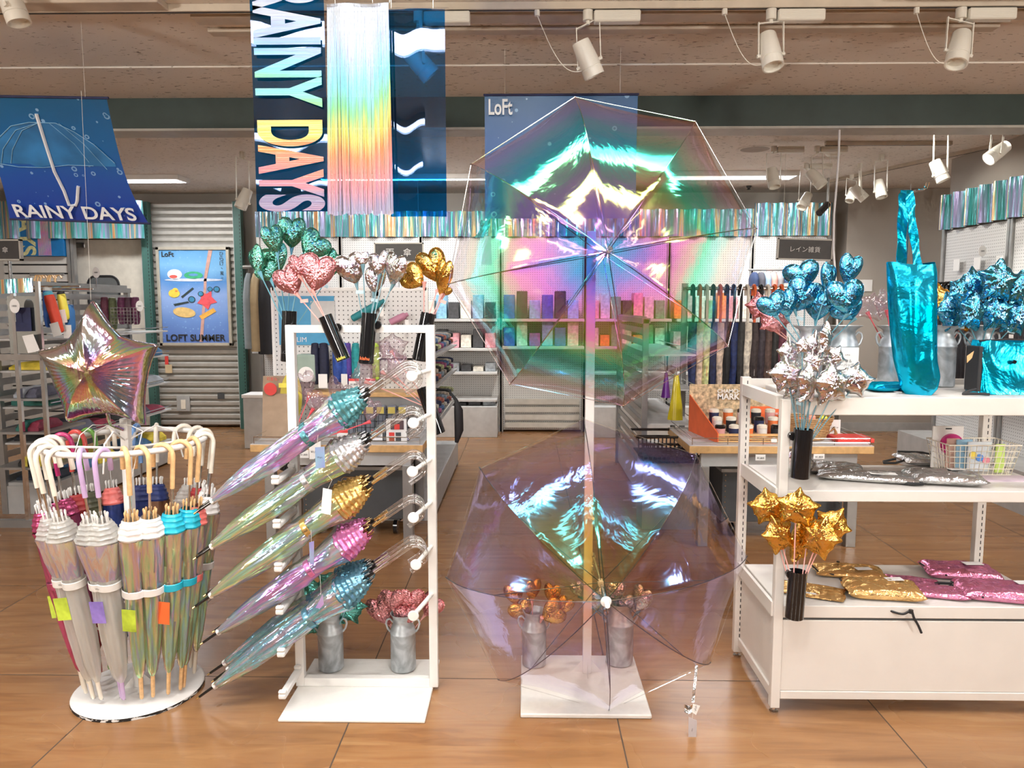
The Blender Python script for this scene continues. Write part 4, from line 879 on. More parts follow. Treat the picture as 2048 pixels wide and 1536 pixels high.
for i in range(4):
    a=i*PI/2+.4; d=Vector((math.cos(a),math.sin(a),0)); n_=Vector((-d.y,d.x,0))*.0015; P=[RC_+d*.012+Vector((0,0,.06)),RC_+d*.012+Vector((0,0,.0165)),RC_+d*.055+Vector((0,0,.0165)),RC_+d*.02+Vector((0,0,.058))]
    m.poly([p-n_ for p in P],n_*2)
m.build('gusset',WHT,t)
cir=lambda r,z,n=64:[RC_+Vector((r*math.cos(2*PI*k/n),r*math.sin(2*PI*k/n),z)) for k in range(n)]
MB().tube(cir(RR,ZR),.0105,10,closed=True).build('top_ring',WHT,t)
MB().tube(cir(.15,.30,40),.004,8,closed=True).build('lower_ring',WHT,t); 
m=MB(); m2=MB()
for i in range(4):
    a=i*PI/2+.35; d=Vector((math.cos(a),math.sin(a),0)); m.tube([RC_+Vector((0,0,.93)),RC_+d*RR+Vector((0,0,ZR-.004))],.005,8); m2.tube([RC_+Vector((0,0,.24)),RC_+d*.15+Vector((0,0,.30))],.0032,8)
m.build('ring_spoke',WHT,t); m2.build('lower_spoke',WHT,t)
m=MB()
for i in range(3):
    a=i*2.1+.6; d=Vector((math.cos(a),math.sin(a),0)); m.tube([RC_+Vector((0,0,ZR-.0)),RC_+d*.10+Vector((0,0,ZR+.05)),RC_+d*.17+Vector((0,0,ZR+.02)),RC_+d*.19+Vector((0,0,ZR-.08))],.003,8)
m.build('inner_hook',WHT,t)
# each entry: angle around the ring (deg, -90 faces the viewer), lean-in radius of tip, label ...
PUR=M('magenta_plastic',(.50,.03,.16),.15,coat=.4); REDP=M('red_plastic',(.62,.08,.07),.15,coat=.4); GRNP=M('green_plastic',(.15,.38,.07),.15,coat=.4); BLUP=M('blue_plastic',(.15,.30,.60),.2)
F_DARK=M('navy_umbrella_cloth',(.015,.03,.14),.5,var=.5,vs=30); F_RED=M('red_umbrella_cloth',(.35,.03,.03),.5,var=.3); F_GRN=M('green_umbrella_cloth',(.09,.09,.05),.5,var=.4,vs=20); F_BRN=M('brown_umbrella_cloth',(.17,.07,.03),.5,var=.4,vs=10)
C_WHT=M('white_collar_vinyl',(.82,.80,.78),.25); C_CY=M('cyan_collar_vinyl',(.02,.48,.66),.25); C_COR=M('coral_collar_vinyl',(.9,.22,.2),.25)
FROSTC=FILM('frosted_collar',[(0,(.9,.9,.88)),(1,(.9,.9,.9))],[(0,(.9,.9,.9)),(1,(1,1,1))],lo=.12,hi=.5,rough=.15,shift=.05,bump=.2,bs=30,milk=.55,milkcol=(.84,.84,.80))
G='umbrellas hooked on the round stand'
RU=[ # deg, tipR, label, handle, body, collar, ferrule, style, kw
 (-176,.22,'mauve metallic umbrella with a cream handle, leftmost on the round stand',CREAM,B_MAUVE,B_MAUVE,CREAM,'roll',dict(wide=.95)),
 (-163,.22,'mauve metallic umbrella with a cream handle, second from the left on the round stand',CREAM,B_MAUVE,B_MAUVE,CREAM,'roll',dict(wide=.95,tagm=HTAGG)),
 (-150,.21,'mauve metallic umbrella with a cream handle, third from the left on the round stand',CREAM,B_MAUVE,B_MAUVE,CREAM,'roll',dict(wide=.9)),
 (-128,.17,'frosted umbrella with cream handle and a yellow-green shiny tag hanging in front',CREAM,F_FROST,FROSTC,CREAM,'frost',dict(tagm=HTAGG,tagtxt=1)),
 (-112,.16,'frosted umbrella with cream handle, right beside the lilac-handled pair',CREAM,F_FROST,FROSTC,CREAM,'frost',dict()),
 (-92,.14,'frosted umbrella with lilac handle and a violet shiny tag',LILAC,F_FROST,FROSTC,LILAC,'frost',dict(tagm=HTAGV,tagtxt=1)),
 (-78,.15,'frosted umbrella with lilac handle and a pink-cyan shimmering upper panel',LILAC,F_FROST,FROSTC,LILAC,'frost',dict(wide=1.08)),
 (-63,.16,'iridescent umbrella with white collar and light wooden handle, next to the lilac pair',WOODH,F_ROLL,C_WHT,WOODH,'roll',dict(strap=WOODH,wide=.95,tagm=HTAGG)),
 (-52,.17,'iridescent umbrella with white collar and wooden handle, second wooden one from the left',WOODH,F_ROLL,C_WHT,WOODH,'roll',dict(strap=WOODH,wide=1.0)),
 (-37,.19,'iridescent umbrella with cyan collar and wooden handle on the round stand',WOODH,F_ROLL,C_CY,WOODH,'roll',dict(strap=WOODH,wide=.95,tagm=ORANGE)),
 (-22,.20,'iridescent umbrella with cyan collar, right end of the round stand, outermost',WOODH,F_ROLL,C_CY,WOODH,'roll',dict(strap=WOODH,wide=.9)),
 (-8,.20,'umbrella with coral collar and wooden handle at the far right of the round stand',WOODH,F_ROLL,C_COR,WOODH,'roll',dict(strap=WOODH,wide=.9)),
 (172,.20,'umbrella with glossy magenta handle at the left back of the round stand',PUR,B_MAUVE,B_MAUVE,PUR,'roll',dict(wide=.9)),
 (158,.20,'umbrella with glossy red handle at the left back of the round stand',REDP,F_RED,F_RED,REDP,'roll',dict(wide=.9)),
 (148,.19,'umbrella with glossy green handle at the back of the round stand',GRNP,F_GRN,F_GRN,GRNP,'roll',dict(wide=.85)),
 (130,.19,'dark and coral umbrella with cream handle, at the back beside the green handle',CREAM,F_DARK,C_COR,CREAM,'roll',dict(wide=.85)),
 (110,.16,'navy umbrella with blue handle at the back of the round stand',BLUP,F_DARK,F_DARK,BLUP,'roll',dict(wide=.9,fz=1)),
 (94,.18,'brown umbrella with cream handle at the back, left of the pole',CREAM,F_BRN,F_DARK,CREAM,'roll',dict(wide=.9)),
 (68,.18,'pale frosted umbrella at the back, first cream handle right of the pole',CREAM,F_FROST,FROSTC,CREAM,'frost',dict()),
 (50,.18,'red umbrella with cream handle at the back right of the round stand',CREAM,F_RED,F_RED,CREAM,'roll',dict(wide=.85)),
 (32,.19,'iridescent umbrella with pale handle at the back right, behind the wooden handles',CREAM,F_ROLL,C_WHT,CREAM,'roll',dict(wide=.85)),
 (14,.20,'pale umbrella with cream handle at the far right, behind the coral collar',CREAM,F_ROLL,C_WHT,CREAM,'roll',dict(wide=.85)),
]
for i,(dg,tr,lab,ha,bo,co,fe,sty,kw) in enumerate(RU):
    kw=dict(kw); kw.pop('fz',0)
    u=ring_umbrella('crook_umbrella',lab,ha,bo,co,fe,G,sty,seed=i*3+1,**kw)
    a=math.radians(dg); d=Vector((math.cos(a),math.sin(a),0))
    ztop=ZR+.0105; # crook inner top rests on ring
    # world: crook inner apex at local (0.037, 0, .915+.0407-.0085)
    loc_ap=Vector((.037,0,.915+.0407-.0085)); s_=.985
    tipR=tr; topR=RR+.037+(.03 if bo is B_MAUVE else 0)
    tiltv=(d*topR+Vector((0,0,1))*.9)-(d*tipR)   # axis direction
    z=tiltv.normalized(); tw=math.radians([10,12,14,8,-12,18,-20,14,24,30,22,-25][i%12]); dx=Matrix.Rotation(tw,3,'Z')@(-d); x=(dx-z*dx.dot(z)).normalized()   # crook curls inward over the ring
    y=z.cross(x); q=Matrix((x,y,z)).transposed()
    o=RC_+d*RR+Vector((0,0,ztop))-(q@loc_ap)*s_
    u.location=o; u.rotation_euler=q.to_euler(); u.scale=(s_,)*3
    # turn tag side outward: handled by geometry (local -Y); spin children about own axis
    rz=math.atan2((q.transposed()@Vector((0,-1,0))).y,(q.transposed()@Vector((0,-1,0))).x)+PI/2
    for c in u.children:
        if c.name.split('.')[0] in ('price_tag','tag_string','lettering'):
            Rz=Matrix.Rotation(rz,4,'Z'); c.matrix_local=Rz@c.matrix_local
# big holographic star balloon
SY=2.62
pts5=[(185,600),(316,689),(291,850),(139,846),(78,700)]
inn5=[(249,650),(296,770),(215,850),(108,775),(125,655)]
inn5=[(240,672),(292,765),(215,826),(112,772),(135,683)]
def star_from_px(pts,inn,Y,T_):
    P=[at(*q,Y) for q in pts]; Q=[at(*q,Y) for q in inn]; c=sum(P+Q,Vector((0,0,0)))/10
    loop=[]
    for i in range(5): loop+= [P[i],Q[i]]
    # resample with pillow curvature, angle-sorted around the centre
    L=[]
    for i in range(10):
        a,b=loop[i],loop[(i+1)%10]
        for s_ in range(12):
            w=s_/12; e=a.lerp(b,w); n_=Vector((-(b-a).z,0,(b-a).x)).normalized(); e=e+n_*(-.006*math.sin(w*PI)); L.append(e)
    L=L[::-1] if True else L
    import math as _m
    ang=[_m.atan2(p.z-c.z,p.x-c.x)%(2*PI) for p in L]; rad=[(p-c).length for p in L]
    o=sorted(zip(ang,rad)); A=[x[0] for x in o]; R_=[x[1] for x in o]
    def rf(a):
        a%=2*PI
        for i in range(len(A)):
            a0,a1=A[i-1]-(2*PI if i==0 else 0),A[i]
            if a0<=a<=a1: return R_[i-1]+(R_[i]-R_[i-1])*((a-a0)/max(1e-6,a1-a0))
        a0,a1=A[-1],A[0]+2*PI; return R_[-1]+(R_[0]-R_[-1])*((a-a0)/max(1e-6,a1-a0))
    return rf,c
rf,c=star_from_px(pts5,inn5,SY,.1)
m=puff(rf,.088,160,22,.012,.007,60,seed=3,PW=3.2)
# inner-corner creases: pull ridges toward the notches
for p in m.v:
    a=math.atan2(p.z,p.x); r=math.hypot(p.x,p.z); rm=rf(a); 
    k=max(0,1-abs(rm-.125)/.05); p.y*=1-.50*k*(r/rm)**3*(1-(r/rm)**6)
t=T('star_balloon','large holographic silver star balloon floating over the round umbrella stand','balloon',tuple(c))
o=m.build('foil_balloon',B_HOLO,None); o.parent=t; o.location=(0,0,0)
neck=at(222,850,2.66)
MB().tube([at(215,828,SY)+Vector((0,0,.01)),at(218,842,2.64),neck,RC_+Vector((0,-.016,1.0))],[.008,.006,.005,.006],8).build('balloon_tail',B_HOLO,t)
m=MB().tube([at(150,905,2.45),at(160,870,2.5),at(185,850,2.6),neck],.0015,5); m.tube([neck,at(260,850,2.6),at(285,862,2.55),at(262,960,2.45)],.0015,5); m.build('ribbon',CABLE,t)
# ---------- rack umbrellas
def rack_umbrella(label,tip,top,Yt,Yh,collar,shaftm,bodym,strapm,seed,tags=None,beadm=None):
    """lying slantwise: tip px lower left, crook apex px upper right"""
    a=at(*tip,Yt); b=at(*top,Yh); L=(b-a).length; k=L/.93
    t=T('crook_umbrella',label,'umbrella',(0,0,0),'iridescent umbrellas on the slanting rack')
    MB().tube([(0,0,0),(0,0,.003),(0,0,.01),(0,0,.011),(0,0,.075)],[.0022,.003,.003,.0046,.0052],10).build('ferrule',BLK,t)
    MB().tube([(0,0,-.002),(0,0,.009)],.0032,8).build('ferrule_tip',GOLDM,t)
    pr=[(.008,.07),(.011,.075),(.014,.10),(.022,.16),(.030,.24),(.034,.32),(.036,.38),(.036,.44),(.033,.475),(.036,.51),(.044,.56),(.052,.60),(.055,.625)]
    pleat(pr,5,.17,2.6,seed,seg=72).build('canopy',bodym,t)
    MB().lathe([(.0115,.072),(.0125,.078),(.0115,.084)],(0,0,0),14,caps=False).build('tip_cap',WHT,t)
    q=[];
    base=[(.054,.605),(.056,.62),(.051,.637),(.047,.654),(.043,.67),(.038,.686),(.033,.70),(.028,.713)]
    for i in range(len(base)-1):
        (r0,z0),(r1,z1)=base[i],base[i+1]
        for s_ in range(2): u=s_/2; q.append(((r0+(r1-r0)*u)*(1.06 if s_ else .95),z0+(z1-z0)*u))
    q.append(base[-1]); pleat(q,8,.075,.12,seed+1,seg=80,jag=.008).build('gathered_collar',collar,t)
    # ruffled skirt hanging off the collar
    R=random.Random(seed)
    m=MB()
    for i in range(7):
        a0=-PI/2+R.uniform(-1.5,1.5)+PI; d=Vector((math.cos(a0),math.sin(a0),0)); n_=Vector((-d.y,d.x,0))
        z0=.64+R.uniform(0,.05); r0=.045-(.05*(z0-.64)/.08); ex=R.uniform(.012,.022)
        m.sheet(lambda u,v:d*(r0-.006+ex*v)+n_*(u-.5)*.03*(1-.3*v)+Vector((0,0,z0+.012*v+.005*math.sin(u*12+i))),7,4,tuple(d*.0+Vector((0,0,.0012))))
    m.build('ruffle',collar,t)
    MB().lathe([(.0345,.466),(.0375,.468),(.0375,.486),(.0345,.488)],(0,0,0),26,caps=False).build('strap',strapm,t)
    text('Wpc.',INK,t,(0,-.0385,.477),1,width=.018,rot=(PI/2,PI/2,0))
    MB().tube([(0,0,.60),(0,0,.80)],.0058,10).build('shaft',shaftm,t)
    MB().tube([(0,0,.718),(0,0,.742)],.0085,10).build('runner',BLK,t)
    m=MB()
    for j in range(6):
        a0=j*PI/3; cc=Vector((math.cos(a0),math.sin(a0),0)); m.tube([cc*.022+Vector((0,0,.70)),cc*.018+Vector((0,0,.728)),cc*.018+Vector((0,0,.733))],[.0018,.0026,.0018],6)
    m.build('rib_tips',beadm or shaftm,t)
    MB().tube(crook(.775,.885,.036,.0095,.04),.0092,12).build('crook_handle',CLR,t)
    z=(b-a).normalized(); dn=Vector((.5,0,-.86)); x=(dn-z*dn.dot(z)).normalized(); y=z.cross(x)
    if y.y<0: pass
    q=Matrix((x,y,z)).transposed()
    # apex at local (0.036,0,.925): aim so that apex hits top px
    ap=Vector((.036,0,.885+.036*1.1)); s_=k
    for _ in range(3):
        v=q@ap; s_=L/ap.length
        cur=v.normalized(); want=(b-a).normalized(); rot=cur.rotation_difference(want).to_matrix(); q=rot@q
    t.location=a; t.rotation_euler=q.to_euler(); t.scale=(s_,)*3
    return t,a,b,q,s_
def hang_tag(t,px,Y,pts,mat,txt=None,string=None,tc=None):
    o=rootloc(t)
    sub=T  # tags hang straight down in the world; bring them into the umbrella's frame
    Mw=(Matrix.Translation(t.location)@t.rotation_euler.to_matrix().to_4x4()@Matrix.Diagonal((*t.scale,1))).inverted()
    m=MB().poly([at(*p,Y) for p in pts],(0,.001,0)); m.v=[Mw@v+t.location for v in m.v]; m.build('price_tag',mat,t)
    if string:
        m=MB().tube([at(*p,Y) for p in string],.0006,5); m.v=[Mw@v+t.location for v in m.v]; m.build('tag_string',CABLE,t)
    if txt:
        c=at(*txt[1],Y-.002); o=text(txt[0],INK,None,tuple(c),1,width=sz(txt[2],Y)); o.parent=t; o.matrix_local=Mw@(Matrix.Translation(c)@Matrix.Rotation(PI/2,4,'X'))
RG=[('with teal collar and magenta sheen, topmost',(389,1027),(838,744),C_TEAL,SILV,F_ROLLP,C_TEAL),
    ('with silver collar, second row from the top',(388,1118),(842,834),C_SILV,SILV,F_ROLL,C_SILV),
    ('with gold collar and golden shaft, third row',(386,1216),(846,922),C_GOLD,GOLDM,F_ROLL,C_GOLD),
    ('with pink collar and golden shaft, fourth row',(402,1288),(843,1010),C_PINK,GOLDM,F_ROLLP,C_PINK),
    ('with blue collar, lowest row',(394,1397),(848,1098),C_BLUE,SILV,F_ROLLB,C_BLUE)]
off={0:[(6,-8,.07)],1:[(4,-6,.06)],2:[(22,-24,.07)],3:[(24,-24,.07)],4:[(30,-34,.06),(22,-48,.12)]}
for i,(lab,tip,top,co,sh,bo,st) in enumerate(RG):
    w=['front one of two']*4+['front one of three']
    u=rack_umbrella('rolled umbrella '+lab+', '+w[i],tip,top,2.55,2.60,co,sh,bo,st,i+11)
    if i==0:
        hang_tag(u[0],0,2.50,[(630,895),(649,893),(650,935),(631,937)],HTAG,('Wpc.',(640,915),12),[(636,870),(634,893)])
    if i==1:
        hang_tag(u[0],0,2.49,[(646,976),(664,980),(661,1030),(642,1026)],PAPER,None,[(655,950),(664,960),(656,978)])
    if i==2: hang_tag(u[0],0,2.49,[(618,1085),(628,1082),(628,1130),(620,1128)],HTAG,None,[(622,1060),(623,1084)])
    if i==3: hang_tag(u[0],0,2.49,[(645,1188),(631,1216),(640,1217),(648,1208)],HTAG,None,[(640,1150),(642,1190)])
    for j,(dx,dy,dY) in enumerate(off[i]):
        nm=('rear one of two' if i<4 else ('middle one of three' if j==0 else 'rearmost of three'))
        rack_umbrella('rolled umbrella '+lab+', '+nm,(tip[0]+dx,tip[1]+dy),(top[0]-2-3*j,top[1]-10-5*j),2.55+dY,2.60+dY*.8,co,sh,bo,st,i+31+j*7)
# ---------- white shelving unit at the right
xa,xb=.893,1.842; yf,yb=2.585,3.02
t=T('shelving_unit','white metal shelving unit with two open shelves and a boxed base, at the right','shelving unit',((xa+xb)/2,(yf+yb)/2,0))
SHW=M('shelf_white',(.70,.665,.62),.35,var=.02)
def upright(x,y,w=.030,d=.045,z0=.022,z1=1.165,slots=True,front=False):
    MB().bx(x-w/2,x+w/2,y-d/2,y+d/2,z0,z1).build('post',SHW,t,.002)
    MB().tube([(x,y,0.0),(x,y,.006),(x,y,.008),(x,y,.022)],[.015,.016,.006,.006],14).build('levelling_foot',CHROME,t)
    if slots:
        m=MB(); z=z0+.04
        while z<z1-.02:
            m.bx(x+(.002),x+.0055,y-d/2-.0006,y-d/2+.001,z,z+.014); z+=.025
        m.build('slots',BLKM,t)
upright(xa,yf,.032,.03,z1=1.13,slots=False); upright(xa-.01,yb,.036,.03); upright(xb,yb,.036,.03); upright(xb,yf,.032,.03,z1=1.13,slots=False)
def shelf(zt,th,x0,x1,y0=yf-.012,y1=yb-.018,lip=.0):
    MB().bx(x0,x1,y0,y1,zt-th,zt).build('shelf',SHW,t,.003)
shelf(1.137,.062,.955,1.875,y0=yf-.010); shelf(.812,.04,xa+.005,1.875,y0=yf-.008)
shelf(.400,.045,xa+.005,1.875)
# side brackets, panels
for z in (.80,.39): MB().bar(Vector((xa-.0155,yf,z-.008)),Vector((xa-.0165,yb-.01,z-.008)),.012,.05).build('side_bracket',SHW,t)
MB().bar(Vector((xa-.01,yf+.02,1.115)),Vector((xa-.012,yb-.01,1.115)),.03,.045).build('side_bracket',SHW,t)
MB().bar(Vector((xa-.01,yb,1.14)),Vector((xb,yb,1.14)),.028,.035).build('back_rail',SHW,t)
MB().bx(xa-.004,xa+.004,yf+.015,yb-.016,.085,.36).build('side_panel',SHW,t); MB().bx(xa-.012,xa+.012,yf+.015,yb-.016,.050,.085).build('side_rail',SHW,t,.002)
MB().bx(xa+.017,1.865,yf-.008,yf+.006,.085,.345).build('front_panel',SHW,t,.002); MB().bx(xa+.017,1.865,yf-.012,yf+.008,.055,.084).build('front_rail',SHW,t,.002)
MB().bx(xa+.017,1.865,yf+.0,yf+.012,.345,.356).build('painted_gap_shade',DGREY,t)  # dark strip standing in for the shade under the bottom shelf
# ---------- cups on the front post
_,cs,b=cup((1607,858),(1599,957),2.55,'black cylinder vase on the shelving post, holding silver stars',(1585,872),d=38)
_,cg,b=cup((1596,1142),(1588,1237),2.52,'black cylinder vase low on the shelving post, holding gold stars',(1580,1148),d=37)
ss='silver foil star balloon '
bunch([(1579,706,50,66,-.1,ss+'upper left, egg-like, beside the tall one'),(1650,675,34,64,.15,ss+'topmost, seen edge-on'),(1627,692,52,62,.1,ss+'tall one at the top centre'),(1668,714,50,50,.5,ss+'upper right of the bouquet'),(1605,690,30,34,0,ss+'small, behind between the upper ones'),(1574,745,80,70,-.2,ss+'at the far left, tip pointing out'),
       (1600,770,76,66,.3,ss+'lower left of the bouquet'),(1613,765,50,78,.1,ss+'edge-on in the front middle'),(1662,765,86,80,-.1,ss+'large, lower right centre'),(1708,757,76,66,.2,ss+'at the far right of the bouquet'),(1668,800,80,40,.4,ss+'lowest, over the sticks'),(1624,722,44,46,0,ss+'in the very centre')],'star5',B_SILV,2.56,cs,ST_GREY,'silver star balloons on the shelf post',tagc=TAGB,dy=.12,spread=.03)
gs='gold foil star balloon '
bunch([(1536,1010,78,72,-.2,gs+'at the far left of the post bouquet'),(1595,1012,84,76,.1,gs+'largest, top centre of the post bouquet'),(1555,1066,66,80,-.4,gs+'lower left of the post bouquet'),(1598,1080,50,84,.0,gs+'egg-like, front centre of the post bouquet'),(1640,1070,64,88,.3,gs+'lower right of the post bouquet'),(1664,1050,72,82,.5,gs+'at the far right of the post bouquet'),(1620,1042,36,36,.2,gs+'small, in the gap near the centre')],'star5',B_GOLD,2.53,cg,ST_PINK,'gold star balloons on the shelf post',dy=.12,spread=.03)
# ---------- milk cans on the top shelf
ZT=1.137
def can_at(px,label,Y=2.93,h=.235): 
    p=Vector((at(px,700,Y).x,Y,ZT)); return milkcan(p,h,label,'milk cans on the top shelf',wide=True)[1]
k1=can_at(1618,'wide-mouthed milk can with blue hearts, leftmost on the top shelf'); k2=can_at(1688,'wide-mouthed milk can with orange items, second on the top shelf'); k3=can_at(1786,'milk can with clear star balloons, half hidden left of the tote bag'); k4=can_at(1884,'milk can right beside the tote bag, with gold balloons'); k5=can_at(1962,'milk can behind the cyan shoulder bag, holding blue stars')
bh='blue foil heart balloon '
bunch([(1604,552,66,54,-.25,bh+'at the top left of the bouquet'),(1656,556,38,56,.2,bh+'upper middle of the bouquet'),(1699,540,46,60,.25,bh+'highest, standing off to the right'),(1606,592,70,66,.4,bh+'large, front left of the bouquet'),(1545,612,58,48,-.4,bh+'far left, low in the bouquet'),(1572,607,50,60,-.2,bh+'between the far left and the large one'),(1636,612,46,62,.1,bh+'low centre of the bouquet'),(1690,596,72,68,-.1,bh+'large, right side of the bouquet'),(1696,622,60,40,-.5,bh+'lowest at the right, mostly hidden')],'heart',B_BLUE,2.86,k1,ST_BLUE,'blue heart balloons on the shelf',tagc=TAGB,dy=.14,spread=.04)
bunch([(1520,610,60,52,-.2,'pink foil star balloon poking out left of the blue hearts'),(1548,640,66,50,.3,'pink foil star balloon under the blue hearts')],'star5',B_PINK,3.0,k1,ST_PINK,'pink star balloons behind the blue hearts')
bs='blue foil star balloon '
bunch([(1946,569,66,70,-.1,bs+'upper left of its bouquet'),(1996,558,84,80,.1,bs+'largest, top of its bouquet'),(2034,572,60,66,.3,bs+'upper right, cut by the picture edge'),(1902,620,70,74,-.3,bs+'far left of its bouquet'),(1944,622,64,72,.2,bs+'lower middle left of its bouquet'),(1990,622,66,72,-.1,bs+'lower middle right of its bouquet'),(2032,628,60,78,.2,bs+'lower right, cut by the picture edge'),(1918,578,48,44,.4,bs+'small, behind the upper left one')],'star5',B_BLUE,2.84,k5,ST_BLUE,'blue star balloons on the shelf',tagc=TAGB,dy=.14,spread=.04)
bunch([(1882,603,44,72,-.2,'gold foil star balloon just right of the tote bag'),(1925,642,50,36,.2,'gold foil star balloon low behind the blue stars')],'star5',B_GOLD,2.97,k4,ST_PINK,'gold star balloons on the shelf')
bunch([(1742,612,70,52,.2,'clear glitter star balloon left of the tote bag'),(1770,606,50,60,-.3,'clear glitter star balloon touching the tote bag')],'star5',GLIT,2.97,k3,ST_RED,'clear star balloons on the shelf')
for i,(px,py) in enumerate(((1680,665),(1700,668))):
    c=at(px,py,2.93); one(MB().lathe([(.0001,-.04),(.014,-.03),(.016,0),(.012,.02),(.0001,.024)],c,14),'foil_packet',ORANGE,'orange packet sticking out of the second milk can, '+('left' if i==0 else 'right')+' one','packet','orange packets in the milk can')
# sign card on shelf
c=at(1686,760,2.83); t=T('shelf_sign','white sign card with Japanese writing on the top shelf','sign',(c.x,2.83,ZT))
MB().rb((c.x,2.83,ZT+.078),(.108,.004,.155),.0018).build('card',PAPER,t)
text('◦•◦',INK,t,tuple(at(1695,710,2.827)),1,width=sz(9,2.8)); text('ラ傘＆',INK,t,tuple(at(1693,722,2.826)),1,width=sz(20,2.8)); text('ーバッグ',INK,t,tuple(at(1694,730,2.826)),1,width=sz(27,2.8))
# ---------- tote bag on its stand
TY=2.68
t=T('tote_bag','tall shiny turquoise tote bag hanging by long handles on a thin stand','bag',tuple(at(1825,790,TY)))
prof=[(378,1803,1818)]
L=[(527,1775,1868),(545,1776,1870),(600,1779,1869),(660,1785,1868),(720,1792,1867),(750,1797,1872),(775,1800,1866),(790,1812,1852)]
def bag(u,v):
    v=min(max(v,0),1); q=v*(len(L)-1); i=min(int(q),len(L)-2); w=q-i; y=L[i][0]+(L[i+1][0]-L[i][0])*w; xl_=L[i][1]+(L[i+1][1]-L[i][1])*w; xr_=L[i][2]+(L[i+1][2]-L[i][2])*w
    a=2*PI*u; cx=(xl_+xr_)/2; p=at(cx,y,TY); hw=sz(xr_-xl_,TY)/2
    fold=1+.10*math.sin(3*a+4*v)*v+.05*math.sin(7*a+6*v)
    dep=(.018+.05*math.sin(PI*min(1,v*.75+.1)))
    ca,sa=math.cos(a),math.sin(a)
    return Vector((p.x+hw*(abs(ca)**.8)*(1 if ca>0 else -1)*(1+.02*math.sin(9*v+a)),p.y+dep*sa*fold-.012*math.sin(a*2+v*3)*(v),p.z+.006*math.sin(2*a+1)*(1-v)))
m=MB().grid(bag,48,30,True,cu=True); e=at(1832,795,TY); n=48
m.add([bag(i/48,1) for i in range(48)],[tuple(range(48))],True); m.build('bag_body',LAME_B,t)
def strap(px,w,Y,lay):
    P=[at(x,y,Y) for x,y in px]; m=MB()
    m.sheet(lambda u,v:(lambda i,f:P[i].lerp(P[i+1],f)+Vector(((u-.5)*w,.004*math.sin(v*20+u*3),0)))(min(int(v*(len(P)-1)),len(P)-2),v*(len(P)-1)-min(int(v*(len(P)-1)),len(P)-2)),5,30,(0,.003,0)); return m
strap([(1803,532),(1804,480),(1806,420),(1808,388),(1812,380)],.032,TY+.02,0).build('handle',LAME_B,t)
strap([(1812,380),(1820,382),(1822,420),(1829,480),(1836,530)],.028,TY-.02,0).build('handle',LAME_B,t)
# bag stand
t=T('bag_stand','thin chrome hook stand holding the turquoise tote bag','stand',tuple(at(1800,788,2.76)))
p=at(1799,788,2.76); q=at(1799,385,2.76)
MB().tube([(p.x,2.76,ZT),(p.x,2.76,q.z)],.0035,8).tube([(p.x,2.76,q.z),(p.x,2.76,q.z+.03)],.002,6).tube([(p.x,2.76,q.z-.0),(q.x+.02,2.70,q.z-.002),(q.x+.035,2.64,q.z-.002),(q.x+.035,2.63,q.z+.016)],.0028,8).tube([(p.x,2.76,q.z),(p.x-.002,2.66,q.z-.004),(p.x-.002,2.65,q.z+.016)],.0028,8).build('hook_rod',CHROME,t)
MB().lathe([(.0001,ZT+.004),(.05,ZT+.004),(.05,ZT)],(p.x,2.76,0),24).build('base_plate',CHROME,t)
# ---------- soft flat bags
def pillow(c,sx,sy,h,rot,mat,name,label,cat,group,seed=0,wr=.5,parts=None,p=4,tx=0,taper=0,tilt=0):
    R=random.Random(seed); ph=[R.uniform(0,6) for _ in range(6)]
    t=T(name,label,cat,(0,0,0),group); n=28
    def f(u,v,top):
        x=(u-.5)*2; y=(v-.5)*2; e=max(0,(1-abs(x)**p))**.5*max(0,(1-abs(y)**p))**.5
        z=h/2+(h/2*e*(1 if top else -1))
        if top: z+=wr*h*.07*(math.sin(6*x+4*y+ph[0])+math.sin(11*y-5*x+ph[1])*.6+math.sin(23*x+9*y+ph[2])*.3)*e
        k=1+.03*math.sin(4*y+ph[3]); j=1+.03*math.sin(4*x+ph[4])
        return Vector((x*sx/2*k*(1-taper*(y+1)/2),y*sy/2*j,max(.0005,z)))
    m=MB(); m.grid(lambda u,v:f(u,v,True),n,n); m.grid(lambda u,v:f(1-u,v,False),n,n); m.build('bag_body',mat,t)
    t.location=c; t.rotation_euler=(tilt,0,rot); return t,f
def card(t,x,y,z,w,d,rot=0,mat=None,name='price_label'):
    m=MB(); q=Matrix.Translation((x,y,z))@Matrix.Rotation(rot,4,'Z'); m.bx(-w/2,w/2,-d/2,d/2,0,.0012,q); m.v=[v+t.location for v in m.v]; return m.build(name,mat or PAPER,t)
def local(m,name,mat,t): m.v=[v+t.location for v in m.v]; return m.build(name,mat,t)
ZM=.812; ZB=.400
def P(px,py,z): return flr(px,py,z)
# top shelf: pouch + shoulder bag
t,_=pillow(P(1782,783,ZT)+Vector((0,.02,0)),.17,.12,.032,.05,LAME_B,'pouch','flat turquoise pouch lying on the top shelf left of the tote bag','pouch',None,3)
c=P(2035,793,ZT); t=T('shoulder_bag','boxy turquoise shoulder bag with black side, right end of the top shelf','bag',(c.x,2.68,ZT))
def boxbag(u,v):
    a=2*PI*u; ca,sa=math.cos(a),math.sin(a); sq=lambda c:(abs(c)**.28)*(1 if c>=0 else -1); w=.135*(1-.09*v**2); d=.052*(1-.25*v)
    return Vector((c.x+.03+w*sq(ca)*(1-.0*v)+.004*math.sin(9*v+a),2.70+d*sq(sa)+.003*math.sin(7*a+8*v),ZT+.002+.186*v+.003*math.sin(5*a)*v))
m=MB().grid(boxbag,72,18,True,cu=True); m.add([boxbag(i/72,1) for i in range(72)],[tuple(range(72))],True); m.add([boxbag(i/72,0) for i in range(72)],[tuple(range(72))[::-1]],True); m.build('bag_body',LAME_B,t)
